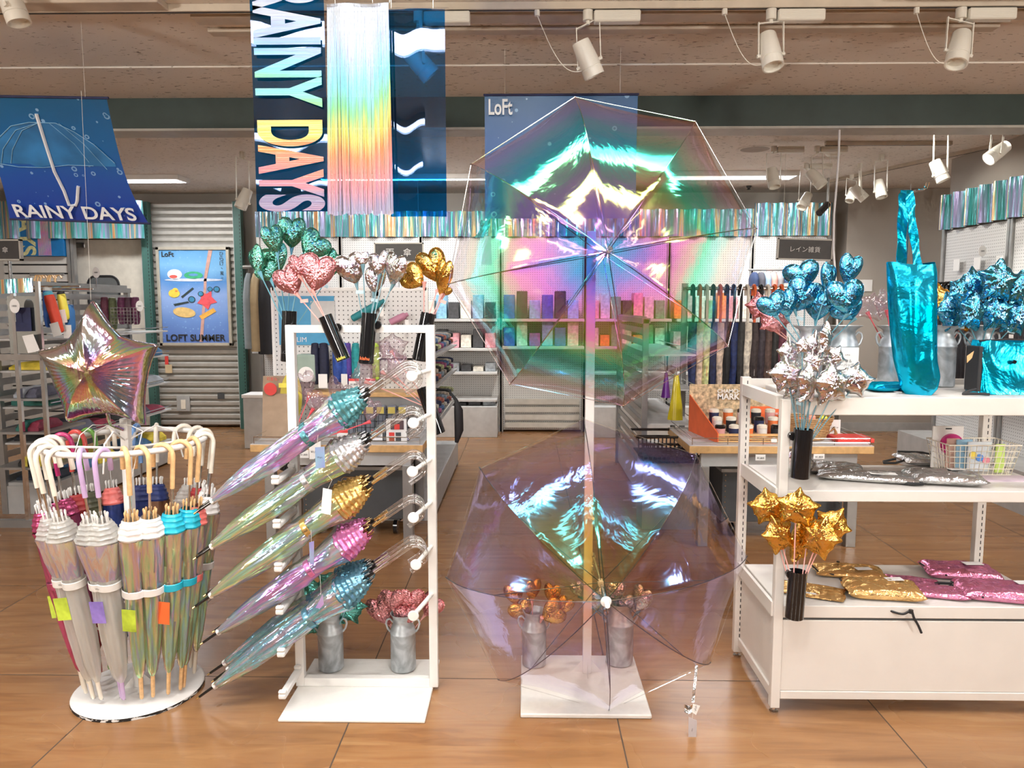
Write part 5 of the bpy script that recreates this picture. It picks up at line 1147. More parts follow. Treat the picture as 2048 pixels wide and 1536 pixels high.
m=MB(); m.bx(c.x-.113,c.x-.098,2.655,2.735,ZT+.01,ZT+.17); m.build('side_gusset',BLKM,t,.004)
p=at(2030,724,2.64); MB().tube([p,p+Vector((0,.01,0))],.007,14).build('snap_button',BLK,t)
MB().tube([(c.x-.10,2.68,ZT+.188),(c.x-.02,2.66,ZT+.194),(c.x+.10,2.66,ZT+.190)],.003,6).build('zipper',BLKM,t)
MB().poly([at(1934,712,2.63),at(1948,702,2.63),at(1944,716,2.63),at(1934,726,2.63)],(0,.001,0)).build('kraft_tag',WOODT,t)
m=MB().tube([(c.x-.11,2.66,ZT+.02),(c.x-.15,2.65,ZT+.012),(c.x-.17,2.64,ZT+.006),(c.x-.13,2.62,ZT+.008),(c.x-.09,2.62,ZT+.006)],.005,6); m.build('carry_strap',BLKM,t)
# middle shelf
t,_=pillow(P(1675,948,ZM)+Vector((.0,.05,0)),.22,.16,.030,-.25,LAME_S,'pouch','flat silver pouch on the middle shelf, leftmost, behind the black vase','pouch','silver pouches on the middle shelf',5,1)
t,_=pillow(P(1738,962,ZM)+Vector((0,.02,0)),.34,.13,.030,-.28,LAME_S,'pouch','long flat silver bag lying along the front edge of the middle shelf','bag','silver pouches on the middle shelf',8,1.2)
card(t,.05,-.02,.031,.09,.035,.1)
t,_=pillow(P(1868,930,ZM)+Vector((0,.03,0)),.24,.17,.035,-.1,LAME_S,'pouch','silver bag with black strap at the back of the middle shelf by the wire basket','bag','silver pouches on the middle shelf',9,1)
local(MB().tube([(-.12,-.05,.02),(-.16,-.07,.012),(-.20,-.06,.01),(-.19,-.03,.01),(-.14,-.02,.02)],.005,6).tube([(-.10,.07,.034),(-.02,.03,.040),(.04,-.06,.036)],.004,6),'carry_strap',BLKM,t)
t,_=pillow(P(1885,968,ZM)+Vector((.02,.03,0)),.25,.17,.042,-.18,LAME_S,'pouch','puffy silver bag with a white label at the front of the middle shelf','bag','silver pouches on the middle shelf',12,1)
card(t,.05,.03,.043,.055,.03,.2); 
local(MB().tube([(-.12,-.02,.02),(-.16,-.03,.015),(-.19,-.06,.008),(-.14,-.09,.008),(-.10,-.10,.012),(-.13,-.06,.014),(-.18,-.04,.014)],.006,6),'carry_strap',BLKM,t)
# silver heart lying
c=P(1548,935,ZM); t=T('heart_balloon','silver heart balloon lying on the left end of the middle shelf','balloon',(c.x+.02,2.80,ZM))
o=bpy.data.objects.new('foil_balloon',foil('heart',B_SILV)); COL.objects.link(o); o.parent=t; o.scale=(.075,.075,.06); o.rotation_euler=(.9,.5,.5); o.location=(0,0,.048)
# wire basket with cards
c=P(1945,935,ZM); bx0,bx1=at(1880,900,2.86).x,at(2022,900,2.86).x; by0,by1=2.80,2.96; bz=.115
t=T('wire_basket','cream wire basket with packaged goods at the back of the middle shelf','basket',((bx0+bx1)/2,(by0+by1)/2,ZM))
m=MB(); ins=.02
def ring_(z,k,r=.0014):
    i=ins*(1-k); q=[(bx0+i,by0+i,z),(bx1-i,by0+i,z),(bx1-i,by1-i,z),(bx0+i,by1-i,z)]; m.tube(q+[q[0]],r,5)
for j in range(6): ring_(ZM+.003+bz*j/5,j/5,.0026 if j==5 else .0014)
nx=13
for j in range(nx+1):
    u=j/nx
    for yy in (by0,by1):
        s_=1 if yy==by0 else -1
        m.tube([(bx0+ins+(bx1-bx0-2*ins)*u,yy+s_*ins,ZM+.003),(bx0+(bx1-bx0)*u,yy,ZM+.003+bz)],.0013,4)
for j in range(8):
    u=j/7
    for xx in (bx0,bx1):
        s_=1 if xx==bx0 else -1
        m.tube([(xx+s_*ins,by0+ins+(by1-by0-2*ins)*u,ZM+.003),(xx,by0+(by1-by0)*u,ZM+.003+bz)],.0013,4)
m.build('wire_cage',CREAM,t)
cols=[(PAPER,'white hanging package with a round magenta toy, behind the wire basket rim'),(M('pack_peach',(.85,.55,.45),.4),'peach package in the wire basket'),(M('pack_blue',(.35,.6,.8),.4),'light blue package in the wire basket'),(M('pack_clear',(.7,.75,.8),.2),'pale silver package in the wire basket'),(M('pack_lime',(.6,.8,.2),.4),'yellow-green package at the right of the wire basket')]
for i,(mt,lab) in enumerate(cols):
    x=[.065,.075,.105,.15,.215][i]+bx0; w=[.12,.05,.06,.09,.035][i]; h=[.165,.12,.12,.115,.11][i]; y=by1-.03-.022*i
    t=T('package',lab,'package',(x,y,ZM+.004),'packages in the wire basket')
    MB().rb((x,y,ZM+.006+h/2),(w,.008,h),.003).build('backing_card',mt,t)
    if i==0:
        m=MB().tube([(x+.01,y-.005,ZM+.10),(x+.01,y-.020,ZM+.10)],.042,24); m.build('round_toy',M('magenta_rubber',(.62,.03,.22),.3),t); MB().bx(x-.012,x+.012,y-.005,y-.0035,ZM+.158,ZM+.163).build('hang_slot',BLKM,t)
    if i==3:
        for j,cl in enumerate(((.9,.7,.1),(.1,.3,.8),(.85,.3,.4))): MB().tube([(x-.025+.025*j,y-.004,ZM+.07-.01*j),(x-.025+.025*j,y-.008,ZM+.07-.01*j)],.014,14).build('printed_fruit',M('dot%d'%j,cl,.4),t)
for i in range(3):
    c=P(2012+8*i,962+3*i,ZM); one(MB().bx(c.x-.08,c.x+.10,2.72,2.80,ZM+.002*i,ZM+.002*i+.0015,None),'leaflet',M('leaflet_lilac',(.70,.58,.66),.5),['bottom','middle','topmost'][i]+' leaflet of the lilac pile at the right end of the middle shelf','leaflet','leaflets on the middle shelf')
# bottom shelf bags
t,_=pillow(P(1625,1185,ZB)+Vector((.0,.0,0)),.22,.14,.014,-.45,LAME_G,'pouch','thin gold pouch, leftmost on the bottom shelf behind the black vase','pouch','gold pouches on the bottom shelf',21,1)
card(t,.0,-.045,.012,.05,.014)
t,_=pillow(P(1700,1152,ZB)+Vector((0,.02,0)),.26,.13,.030,-.12,LAME_G,'pouch','gold pouch with black snap at the back of the bottom shelf','pouch','gold pouches on the bottom shelf',22,1)
local(MB().tube([(-.03,.03,.036),(-.03,.03,.041)],.006,12),'snap_button',BLK,t); local(MB().tube([(-.13,.03,.02),(-.12,-.04,.018),(-.07,-.065,.018)],.003,6),'zipper',BLKM,t)
card(t,.05,-.02,.032,.06,.028,.2)
t,_=pillow(P(1765,1192,ZB)+Vector((0,.01,0)),.26,.15,.048,-.16,LAME_G,'pouch','puffy gold bag with black zip and a strap dangling over the shelf edge','bag','gold pouches on the bottom shelf',23,1.1,p=6)
card(t,.05,.03,.052,.06,.032,.2)
local(MB().tube([(-.13,.06,.03),(-.12,.0,.028),(-.06,-.075,.026)],.0035,6),'zipper',BLKM,t)
a=P(1770,1222,ZB); 
m=MB(); w=Vector((1780/1510*0,0,0))
pts=[at(1762,1212,2.60),at(1785,1223,2.572),at(1806,1228,2.560),at(1822,1222,2.556),at(1828,1236,2.554),at(1836,1250,2.553),at(1843,1266,2.553)]
Mw=(Matrix.Translation(t.location)@t.rotation_euler.to_matrix().to_4x4()).inverted()
m.tube(smooth(pts),.0042,6); m.tube([pts[3]+Vector((0,0,.004)),pts[3]-Vector((0,0,.008))],.008,8); m.v=[Mw@v+t.location for v in m.v]; m.build('carry_strap',BLKM,t)
t,_=pillow(P(1828,1172,ZB)+Vector((0,.02,0)),.19,.12,.016,-.35,LAME_P,'pouch','flat pink pouch at the back left of the pink ones','pouch','pink pouches on the bottom shelf',24,1)
t,_=pillow(P(1885,1196,ZB)+Vector((0,.02,0)),.18,.10,.030,-.25,LAME_P,'pouch','small pink pouch with a white edge label at the front of the bottom shelf','pouch','pink pouches on the bottom shelf',25,1.2)
t,_=pillow(P(1925,1155,ZB)+Vector((0,.02,0)),.26,.15,.042,-.2,LAME_P,'pouch','thick pink bag with black zip at the back of the bottom shelf','bag','pink pouches on the bottom shelf',26,1,p=6)
card(t,.05,.02,.046,.07,.035,.2); local(MB().tube([(-.13,.05,.025),(-.12,.0,.024),(-.07,-.075,.022)],.0035,6),'zipper',BLKM,t)
t,_=pillow(P(2005,1198,ZB)+Vector((0,.02,0)),.28,.16,.046,-.2,LAME_P,'pouch','large pink bag at the right end of the bottom shelf front','bag','pink pouches on the bottom shelf',27,1,p=6)
local(MB().tube([(-.14,.06,.025),(-.13,.0,.024),(-.08,-.08,.022)],.0035,6).tube([(-.14,.05,.02),(-.18,.07,.012),(-.21,.05,.008),(-.18,.02,.01),(-.14,.03,.02)],.006,6),'carry_strap',BLKM,t); card(t,.09,.03,.05,.06,.035,.2)
# ---------- back and side displays
def wavy(x0,x1,y,z0,z1,amp,n,name,label,ax='x',slant=0):
    """corrugated iridescent valance sheet"""
    if ax=='x': f=lambda u,v:Vector((x0+(x1-x0)*u,y+amp*math.sin(u*n*2*PI),z0+(z1-z0)*v))
    else: f=lambda u,v:Vector((y+amp*math.sin(u*n*2*PI),x0+(x1-x0)*u,z0+(z1-z0)*v))
    m=MB().sheet(f,int(n*12),4,(0,.002,0) if ax=='x' else (.002,0,0)); return one(m,name,VAL,label,'valance','iridescent valances')
YW=8.62
def X_(px,Y): return at(px,600,Y).x
def Z_(py,Y): return at(1050,py,Y).z
wavy(X_(519,YW),X_(1000,YW),YW-.05,Z_(474,YW),Z_(423,YW),.035,14,'wavy_valance','long wavy iridescent valance on the back wall, left of the open umbrellas')
wavy(X_(1000,YW),X_(1500,YW),YW-.05,Z_(474,YW),Z_(420,YW),.035,14,'wavy_valance','wavy iridescent valance on the back wall, seen through the upper umbrella')
wavy(X_(1501,YW),X_(1653,YW),YW-.05,Z_(473,YW),Z_(408,YW),.035,5,'wavy_valance','short wavy iridescent valance above the rain goods sign')
wavy(X_(-80,YW),X_(297,YW),YW-.02,Z_(476,YW),Z_(400,YW),.03,9,'wavy_valance','wavy iridescent valance behind the tilted blue banner')
# peg wall bays
def bay(px0,px1,Y,pyt,name,label,shelves=(),base=None,mat=None,dep=.38):
    x0,x1=X_(px0,Y),X_(px1,Y); zt=Z_(pyt,Y); t=T(name,label,'display wall',((x0+x1)/2,Y,0),'peg wall bays')
    MB().bx(x0+.02,x1-.02,Y-.01,Y+.01,.02 if base is None else base,zt).build('peg_panel',mat or PEG,t)
    for x in (x0,x1): 
        MB().bx(x-.018,x+.018,Y-.02,Y+.02,0,zt+.02).build('upright',GREYM,t)
    for z in shelves:
        MB().bx(x0+.02,x1-.02,Y-dep,Y-.012,z-.03,z).build('shelf',LGREY,t,.003)
    if base: MB().bx(x0+.02,x1-.02,Y-dep-.04,Y-.012,.0,base).build('base_box',LGREY,t,.004)
    return t
bay(521,682,YW,475,'peg_wall_bay','peg wall bay behind the green and pink hearts',(.95,1.25),.34)
bay(684,842,YW,475,'peg_wall_bay','peg wall bay under the rain umbrella sign',(.95,1.25),.34)
bay(844,1000,YW,475,'peg_wall_bay','peg wall bay with grey shelves and a box, right of the slanted rack',(.42,.72,.98,1.3),.34)
t=bay(1003,1168,YW,475,'peg_wall_bay','peg wall bay with pale slats near the floor, behind the pole',(1.0,1.3),None)
for k in range(4): MB().bx(X_(1010,YW),X_(1160,YW),YW-.05,YW-.012,.05+.09*k,.11+.09*k).build('slat_bar',M('pale_slat',(.62,.60,.55),.5),t)
bay(1171,1335,YW,475,'peg_wall_bay','peg wall bay seen through the right half of the upper umbrella',(.72,1.0,1.3),.34)
bay(1338,1500,YW,475,'peg_wall_bay','peg wall bay behind the hanging umbrellas',(.72,1.0,1.3),.34)
bay(1503,1652,YW,474,'peg_wall_bay','peg wall bay behind the rain goods sign',(.9,),.34)
# signs
def sign(cx,cy,w,h,Y,txt,label,tw,rot=0):
    c=at(cx,cy,Y); W_,H_=sz(w,Y),sz(h,Y); t=T('hanging_sign',label,'sign',tuple(c))
    q=Matrix.Translation(c)@Matrix.Rotation(rot,4,'Y')
    m=MB()
    for a in ((-W_/2,W_/2,H_/2-.012,H_/2),(-W_/2,W_/2,-H_/2,-H_/2+.012),(-W_/2,-W_/2+.012,-H_/2,H_/2),(W_/2-.012,W_/2,-H_/2,H_/2)): m.bx(a[0],a[1],-.016,.016,a[2],a[3],q)
    m.build('frame',M('sign_frame',(.6,.58,.52),.4),t)
    MB().bx(-W_/2+.01,W_/2-.01,-.008,.008,-H_/2+.01,H_/2-.01,q).build('panel',M('sign_charcoal',(.075,.07,.068),.5),t)
    text(txt,WHTX,t,tuple(c-Vector((0,.02,0))),1,rot=(PI/2,rot,0),width=sz(tw,Y),bold=.012)
    MB().tube([c+Vector((0,.02,-H_/2)),c+Vector((0,.02,-H_/2-.35))],.012,8).build('pole',SILV,t)
    for sx in (-W_*.4,W_*.4): MB().tube([c+Vector((sx,0,H_/2)),Vector((c.x+sx,c.y,CEIL))],.0015,5).build('hanging_wire',CABLE,t)
    return t
sign(798,505,98,38,7.6,'雨　傘','dark sign reading rain umbrellas in Japanese, on the back peg wall',50)
sign(1609,499,108,42,6.4,'レイン雑貨','dark sign with white Japanese writing above the blue heart balloons',58,.03)
sign(14,500,60,42,5.6,'傘','dark sign with an orange-white character at the left picture edge',12)
# ---------- shutter panel, green posts, door, slatwall
YS=8.86
m=MB(); x0,x1=X_(309,YS),X_(476,YS); zt=Z_(403,YS); n=34
for k in range(n):
    z0=.02+(zt-.02)*k/n; z1=.02+(zt-.02)*(k+1)/n; m.add([(x0,YS,z0),(x1,YS,z0),(x1,YS-.028,z0+(z1-z0)*.25),(x0,YS-.028,z0+(z1-z0)*.25),(x1,YS-.028,z0+(z1-z0)*.7),(x0,YS-.028,z0+(z1-z0)*.7),(x1,YS,z1),(x0,YS,z1)],[(0,1,2,3),(3,2,4,5),(5,4,6,7)])
m.bx(x0,x1,YS+.001,YS+.02,.02,zt)
t=T('shutter_panel','grey ribbed metal shutter panel behind the framed poster','shutter',((x0+x1)/2,YS,0)); m.build('ribbed_sheet',M('shutter_grey',(.46,.44,.40),.4,.3),t)
for x in (x0-.01,x1+.01): MB().bx(x-.025,x+.025,YS-.04,YS+.02,0,zt).build('side_channel',LGREY,t)
for px in (388,):
    p=at(366,808,YS-.05); MB().bx(p.x-.08,p.x+.08,YS-.045,YS-.03,p.z-.09,p.z+.09).build('switch_plate',GREYP,t,.004); MB().bx(p.x-.025,p.x+.03,YS-.050,YS-.044,p.z-.06,p.z+.05).build('switch',CREAM,t)
    p=at(441,795,YS-.05); MB().bx(p.x-.04,p.x+.04,YS-.036,YS-.03,p.z-.02,p.z+.05).build('vent_plate',DGREY,t)
for px,l in ((299,'dark green slotted steel post between the door and the shutter panel'),(482,'dark green slotted steel post right of the shutter panel')):
    x=X_(px,YS-.1); 
    t=T('steel_post',l,'post',(x,YS-.1,0)); MB().bx(x-.045,x+.045,YS-.14,YS-.06,0,Z_(402,YS-.1)).build('post',GREENP,t,.004)
    m=MB(); z=.1
    while z<2.5: m.bx(x+.025,x+.033,YS-.1415,YS-.1385,z,z+.02); z+=.04
    m.build('slots',BLKM,t)
# door
t=T('door_1','cream door with a rounded black-rimmed window behind the grey shelves','door',(X_(225,8.95),8.95,0)); t['kind']='structure'
x0,x1=X_(152,8.92),X_(290,8.92); zt=Z_(478,8.92); MB().bx(x0,x1,8.90,8.94,.01,zt).build('door_leaf',M('door_cream',(.66,.62,.53),.5),t,.004)
MB().bx(x0-.06,x0,8.88,8.98,0,zt+.06).bx(x1,x1+.02,8.88,8.98,0,zt+.06).bx(x0-.06,x1+.02,8.88,8.98,zt+.005,zt+.06).build('door_frame',LGREY,t,.003)
wx0,wx1=X_(178,8.9),X_(240,8.9); wz0,wz1=Z_(620,8.9),Z_(552,8.9)
def rrect(x0,x1,z0,z1,r,y,n=6):
    P_=[]
    for cx,cz,a0 in ((x1-r,z1-r,0),(x0+r,z1-r,90),(x0+r,z0+r,180),(x1-r,z0+r,270)):
        for i in range(n+1): a=math.radians(a0+90*i/n); P_.append(Vector((cx+r*math.cos(a),y,cz+r*math.sin(a))))
    return P_
MB().tube(rrect(wx0,wx1,wz0,wz1,.1,8.895),.014,6,closed=True).build('window_rim',BLKM,t); MB().poly(rrect(wx0,wx1,wz0,wz1,.1,8.897),(0,-.004,0)).build('window_glass',M('door_glass',(.13,.14,.14),.1),t)
p=at(163,491,8.88); MB().bx(p.x-.05,p.x+.06,8.84,8.89,p.z-.03,p.z+.03).build('door_closer',SILV,t,.005)
# slatwall left
x0,x1=X_(-70,8.7),X_(143,8.7); t=T('slatwall_panel','pale slatwall panel at the back left, under the iridescent valance','display wall',((x0+x1)/2,8.7,0)); zt=Z_(470,8.7)
m=MB(); g=MB(); z=.02
while z<zt-.05: m.bx(x0,x1,8.68,8.72,z,z+.082); g.bx(x0,x1,8.70,8.715,z+.082,z+.10); z+=.10
m.build('slat_board',SLATM,t); g.build('slat_groove',BLKM,t)
MB().bx(x1,x1+.035,8.66,8.72,0,zt).bx(x1+.045,x1+.08,8.66,8.72,0,zt).build('slotted_rail',GREYM,t)
# banner repeat at left back
Y_=8.3
Y_=8.62
t=T('hanging_banner','small blue banner on the slatwall, end of the word DAYS in yellow strips','banner',(X_(72,Y_),Y_,Z_(510,Y_)))
MB().bx(X_(42,Y_),X_(133,Y_),Y_-.003,Y_+.055,Z_(511,Y_),Z_(405,Y_)).build('printed_sheet',M('banner_blue',(.01,.16,.42),.35),t)
text('DAYS',M('print_straw',(.62,.60,.30),.4,var=.25,vs=30),t,(X_(62,Y_),Y_-.006,Z_(455,Y_)),1,rot=(PI/2,PI/2,0),bold=.03,width=sz(108,Y_),height=sz(36,Y_))
m=MB()
for i in range(12): m.bx(X_(84+i*2.2,Y_),X_(85.4+i*2.2,Y_),Y_-.008,Y_-.005,Z_(510,Y_),Z_(405,Y_))
m.build('foil_strips',HTAG,t)
# ---------- poster
YP=8.80; x0,x1=X_(317,YP),X_(462,YP); z0,z1=Z_(692,YP),Z_(493,YP); t=T('framed_poster','framed blue summer poster with a duck, sunglasses and drink glass print','poster',((x0+x1)/2,YP,z0))
fr=.035
MB().bx(x0,x1,YP-.02,YP+.03,z1-fr,z1).bx(x0,x1,YP-.02,YP+.03,z0,z0+fr).bx(x0,x0+fr,YP-.02,YP+.03,z0,z1).bx(x1-fr,x1,YP-.02,YP+.03,z0,z1).build('frame',M('champagne_frame',(.62,.58,.48),.3,.5),t,.003)
PB=print_m('poster_blue',[(0,(.10,.18,.50)),(.25,(.16,.30,.66)),(.5,(.28,.42,.75)),(.66,(.10,.28,.62)),(.8,(.22,.50,.80)),(1,(.12,.36,.68))],2,0,z1-z0,True,34)
MB().bx(x0+fr,x1-fr,YP-.004,YP+.01,z0+fr,z1-fr).build('print',PB,t)
def pp(u,v): return Vector((x0+fr+(x1-x0-2*fr)*u,YP-.007,z1-fr-(z1-z0-2*fr)*v))
def blob(pts,mat,name,dy=0): 
    P_=[pp(*q)-Vector((0,dy,0)) for q in pts]; return MB().poly(P_,(0,-.001,0)).build(name,mat,t)
def ell(u,v,a,b,n=18,r=0): return [(u+a*math.cos(2*PI*i/n)*math.cos(r)-b*math.sin(2*PI*i/n)*math.sin(r)*.72,v+a*math.cos(2*PI*i/n)*math.sin(r)*.72+b*math.sin(2*PI*i/n)*math.cos(r)) for i in range(n)]
Cp_=lambda n,c:M('print_'+n,c,.4,var=.15,vs=20)
blob(ell(.50,.32,.44,.016),Cp_('white_foam',(.62,.68,.80)),'foam_print'); blob(ell(.22,.26,.11,.055),Cp_('white',(.82,.82,.84)),'beach_ball_print'); blob(ell(.20,.285,.06,.018),Cp_('red',(.7,.12,.1)),'ball_stripe_print',.001)
blob(ell(.50,.27,.14,.04),Cp_('green',(.05,.42,.2)),'swim_ring_print'); blob(ell(.50,.265,.07,.014),Cp_('blue',(.12,.3,.6)),'ring_hole_print',.001)
blob([(.74,0),(.80,0),(.70,.30),(.68,.45),(.60,.99),(.55,.99),(.64,.45),(.66,.28)],Cp_('pink_straw',(.62,.36,.30)),'straw_print')
blob(ell(.20,.465,.085,.045),Cp_('duck_yellow',(.85,.62,.08)),'duck_print',.001); blob(ell(.22,.435,.045,.03),Cp_('duck_yellow',(.85,.62,.08)),'duck_head_print',.002); blob(ell(.235,.44,.02,.008),Cp_('orange',(.8,.2,.05)),'beak_print',.003)
blob([(.60,.46),(.68,.47),(.76,.44),(.76,.50),(.84,.56),(.74,.58),(.70,.64),(.62,.59),(.54,.57),(.60,.52)],Cp_('coral',(.80,.10,.12)),'starfish_print',.001)
for (u,v,r_) in ((.46,.53,.055),(.60,.47,.045),(.74,.42,.04),(.84,.42,.05)):
    blob(ell(u,v,r_,r_*.72*.9),Cp_('dark_rim',(.03,.05,.05)),'sunglasses_print',.0015); blob(ell(u,v,r_*.75,r_*.5),Cp_('lens_blue',(.05,.25,.45)),'lens_print',.0025)
blob([(.18,.58),(.40,.55),(.42,.565),(.20,.60)],Cp_('dark_rim',(.03,.05,.05)),'temple_print',.001); blob([(.30,.50),(.48,.40),(.50,.415),(.32,.515)],Cp_('dark_rim',(.03,.05,.05)),'temple_print',.001)
blob(ell(.34,.67,.17,.055,r=.1),Cp_('sandal',(.75,.52,.2)),'hat_print',.001); blob([(.56,.71),(.78,.62),(.82,.66),(.60,.75)],Cp_('pineapple',(.85,.45,.08)),'fruit_print',.001)
text('LoFt',INK,t,tuple(pp(.13,.045)-Vector((0,.004,0))),1,width=(x1-x0)*.17,bold=.02); text('LOFT SUMMER',INK,t,tuple(pp(.5,.945)-Vector((0,.004,0))),1,width=(x1-x0)*.82,bold=.02)
for i,ch in enumerate('ひらけ、夏。'): text(ch,INK,t,tuple(pp(.93,.04+.052*i)-Vector((0,.004,0))),1,width=None if 0 else (.045 if ch not in '、。' else .02))
# ---------- jackets at left back
def jacket(px,py,Y,w,h,mat,label,group='jackets on the side rail'):
    c=at(px,py,Y); W_,H_=sz(w,Y),sz(h,Y); t=T('hanging_jacket',label,'jacket',tuple(c+Vector((0,0,H_/2))),group)
    def f(u,v):
        a=2*PI*u; s_=.35+.65*min(1,v*3.2)**.5; return Vector((c.x+W_/2*s_*math.cos(a)*(1+.06*math.sin(5*a+v*4)),c.y+.10*math.sin(a)*s_,c.z+H_/2-H_*v))
    m=MB().grid(f,24,14,True,cu=True); m.build('jacket_body',mat,t)
    MB().tube([c+Vector((-W_*.2,0,H_/2-.01)),c+Vector((0,0,H_/2+.02)),c+Vector((0,0,H_/2+.06)),c+Vector((.02,0,H_/2+.085))],.004,6).build('hanger',GREYM,t)
jacket(500,622,7.8,22,150,M('grey_blue_cloth',(.22,.25,.27),.8),'grey blue jacket hanging right of the green post')
jacket(514,625,7.8,26,155,M('tan_cloth',(.42,.32,.19),.8),'tan jacket hanging right of the green post')
jacket(536,628,7.8,40,160,M('black_cloth',(.02,.02,.025),.8),'black jacket hanging behind the green hearts')
p=at(515,534,7.8); one(MB().tube([(p.x-.15,7.8,p.z),(X_(562,7.8),7.8,p.z)],.018,8),'garment_rail',GREYM,'grey garment rail holding three jackets','rail')
# white bin
c=at(514,795,7.6); t=T('waste_bin','grey bin with papers beside the green post','bin',(c.x,7.6,0)); MB().bx(c.x-.11,c.x+.11,7.5,7.75,0,Z_(795,7.6)).build('bin_body',LGREY,t,.01); MB().bx(c.x-.12,c.x+.12,7.49,7.76,Z_(795,7.6),Z_(788,7.6)).build('bin_lid',PAPER,t,.005)
# ---------- grey gondola at left (along the depth)
def gondola(name,label,xf,xb,y0,y1,zt,levels,face=1,tilt=0,base=.22):
    """open shelf unit; front edge at xf, back panel at xb"""
    t=T(name,label,'shelf rack',((xf+xb)/2,(y0+y1)/2,0)); lo,hi=min(xf,xb),max(xf,xb)
    for y in (y0,y1): MB().bx(xb-.02,xb+.02,y-.02,y+.02,0,zt).build('post',GREYM,t); MB().bx(lo,hi,y-.012,y+.012,0,base*.9).build('foot_panel',GREYP,t)
    m=MB(); z=base
    while z<zt: m.bx(xb-.006,xb+.006,y0,y1,z,z+.045); z+=.085
    m.build('slatted_back',GREYM,t); MB().bx(xb-.03,xb+.03,y0-.02,y1+.02,zt-.03,zt+.01).build('top_rail',GREYM,t)
    MB().bx(lo,hi,y0,y1,.02,base).build('base_box',GREYP,t,.004)
    for z in levels: 
        MB().bx(lo,hi,y0,y1,z-.012,z).build('shelf',LGREY,t); MB().tube([(xf,y0,z+.03),(xf,y1,z+.03)],.004,6).build('front_rail',CHROME,t)
    return t
gondola('shelf_rack','grey slatted shelf rack of folded goods at the left, behind the star balloon',-3.26,-3.62,5.1,6.85,1.59,(.50,.75,1.0,1.22))
CLC=[(.02,.03,.05),(.03,.16,.13),(.25,.03,.06),(.05,.15,.30),(.75,.72,.66),(.02,.02,.02),(.7,.55,.06),(.35,.38,.42),(.10,.10,.14)]
CLN=['navy','dark green','wine red','blue','off-white','black','yellow','grey','charcoal']
CM=[M('folded_'+n.replace(' ','_').replace('-','_'),c,.7,var=.25,vs=20) for n,c in zip(CLN,CLC)]
def folded(x0,x1,y0,y1,z,h,mat,label,group,seed=0):
    R=random.Random(seed); n=10
    def f(u,v): 
        x=(u-.5)*2;y=(v-.5)*2; e=max(0,(1-x**6)*(1-y**6))**.4; return Vector((x0+(x1-x0)*u,y0+(y1-y0)*v,z+h*(.35+.65*e)+.004*math.sin(9*x+seed)*e))
    m=MB().grid(f,n,n); m.bx(x0,x1,y0,y1,z+.0005,z+h*.36); return one(m,'folded_pouch',mat,label,'pouch',group)
k=0
for li,(z,nm) in enumerate(((.222,'bottom'),(.502,'second'),(.752,'third'),(1.002,'fourth'))):
    for j in range(6):
        ci=(li*5+j*3)%9; folded(-3.58,-3.30,5.16+j*.28,5.16+j*.28+.25,z,.05+.02*((j+li)%3),CM[ci],CLN[ci]+' folded goods on the '+nm+' shelf of the left grey rack','folded goods on the left rack, '+nm+' shelf, '+CLN[ci],k); k+=1
rk=bpy.data.objects['shelf_rack']; MB().tube([(-3.62,5.1,1.575),(-3.0,5.08,1.575)],.006,8).tube([(-3.62,5.2,1.56),(-2.98,5.2,1.56)],.006,8).build('display_arm',CHROME,rk)
# colourful folding umbrellas hanging at the rack's top left
def hangroll(px,py,Y,w,h,mat,label,group,tilt=0,cap=None,tagc=None,capn='cap'):
    c=at(px,py,Y); W_,H_=sz(w,Y)/2,sz(h,Y); t=T('folding_umbrella',label,'umbrella',tuple(c+Vector((0,0,H_/2))),group); q=Matrix.Translation(c)@Matrix.Rotation(tilt,4,'Y')
    m=pleat([(W_*.5,-H_/2),(W_*.8,-H_/2+.01),(W_,-H_*.2),(W_*1.0,H_*.3),(W_*.9,H_*.42)],5,.10,.5,int(px),seg=20); m.v=[q@v for v in m.v]; m.build('sleeve',mat,t)
    m=MB().lathe([(W_*.9,H_*.42),(W_*.85,H_*.5),(W_*.4,H_*.52)],(0,0,0),14); m.v=[q@v for v in m.v]; m.build(capn,cap or mat,t)
    if tagc:
        m=MB().bx(-W_*.9,W_*.9,-W_-.006,-W_-.005,-H_/2-.02,-H_/2+.07); m.v=[q@v for v in m.v]; m.build('price_tag',tagc,t)
    return t
hangroll(97,615,5.1,18,80,M('cloth_blue2',(.03,.12,.45),.6),'blue folding umbrella with white cap beside the mirror','folding umbrellas beside the mirror',0,PAPER)
hangroll(108,625,5.05,20,84,M('cloth_coral',(.8,.08,.04),.6),'bright coral folding umbrella beside the mirror','folding umbrellas beside the mirror',-.25,M('cap_sky',(.1,.5,.7),.4),PAPER)
hangroll(127,612,5.15,16,56,YEL,'yellow folding umbrella beside the coral one','folding umbrellas beside the mirror',-.15,BLKM,PAPER)
hangroll(140,640,5.2,18,60,M('cloth_blue3',(.04,.16,.42),.6),'blue folding umbrella low beside the yellow one','folding umbrellas beside the mirror',0,None,PAPER)
for i,(px,c) in enumerate(((210,'wine'),(226,'olive'),(244,'plum'),(258,'plum dark'),(272,'plum'))):
    cm={'wine':(.12,.03,.05),'olive':(.10,.12,.05),'plum':(.10,.02,.06),'plum dark':(.05,.015,.03)}[c]
    hangroll(px,622+6*(i==1),6.4,15,54+10*(i==1),M('cloth_'+c.replace(' ','_'),cm,.7,var=.4,vs=40),c+' patterned folding umbrella at the top of the left grey rack','folding umbrellas on the left rack, '+c)
XR=3.80
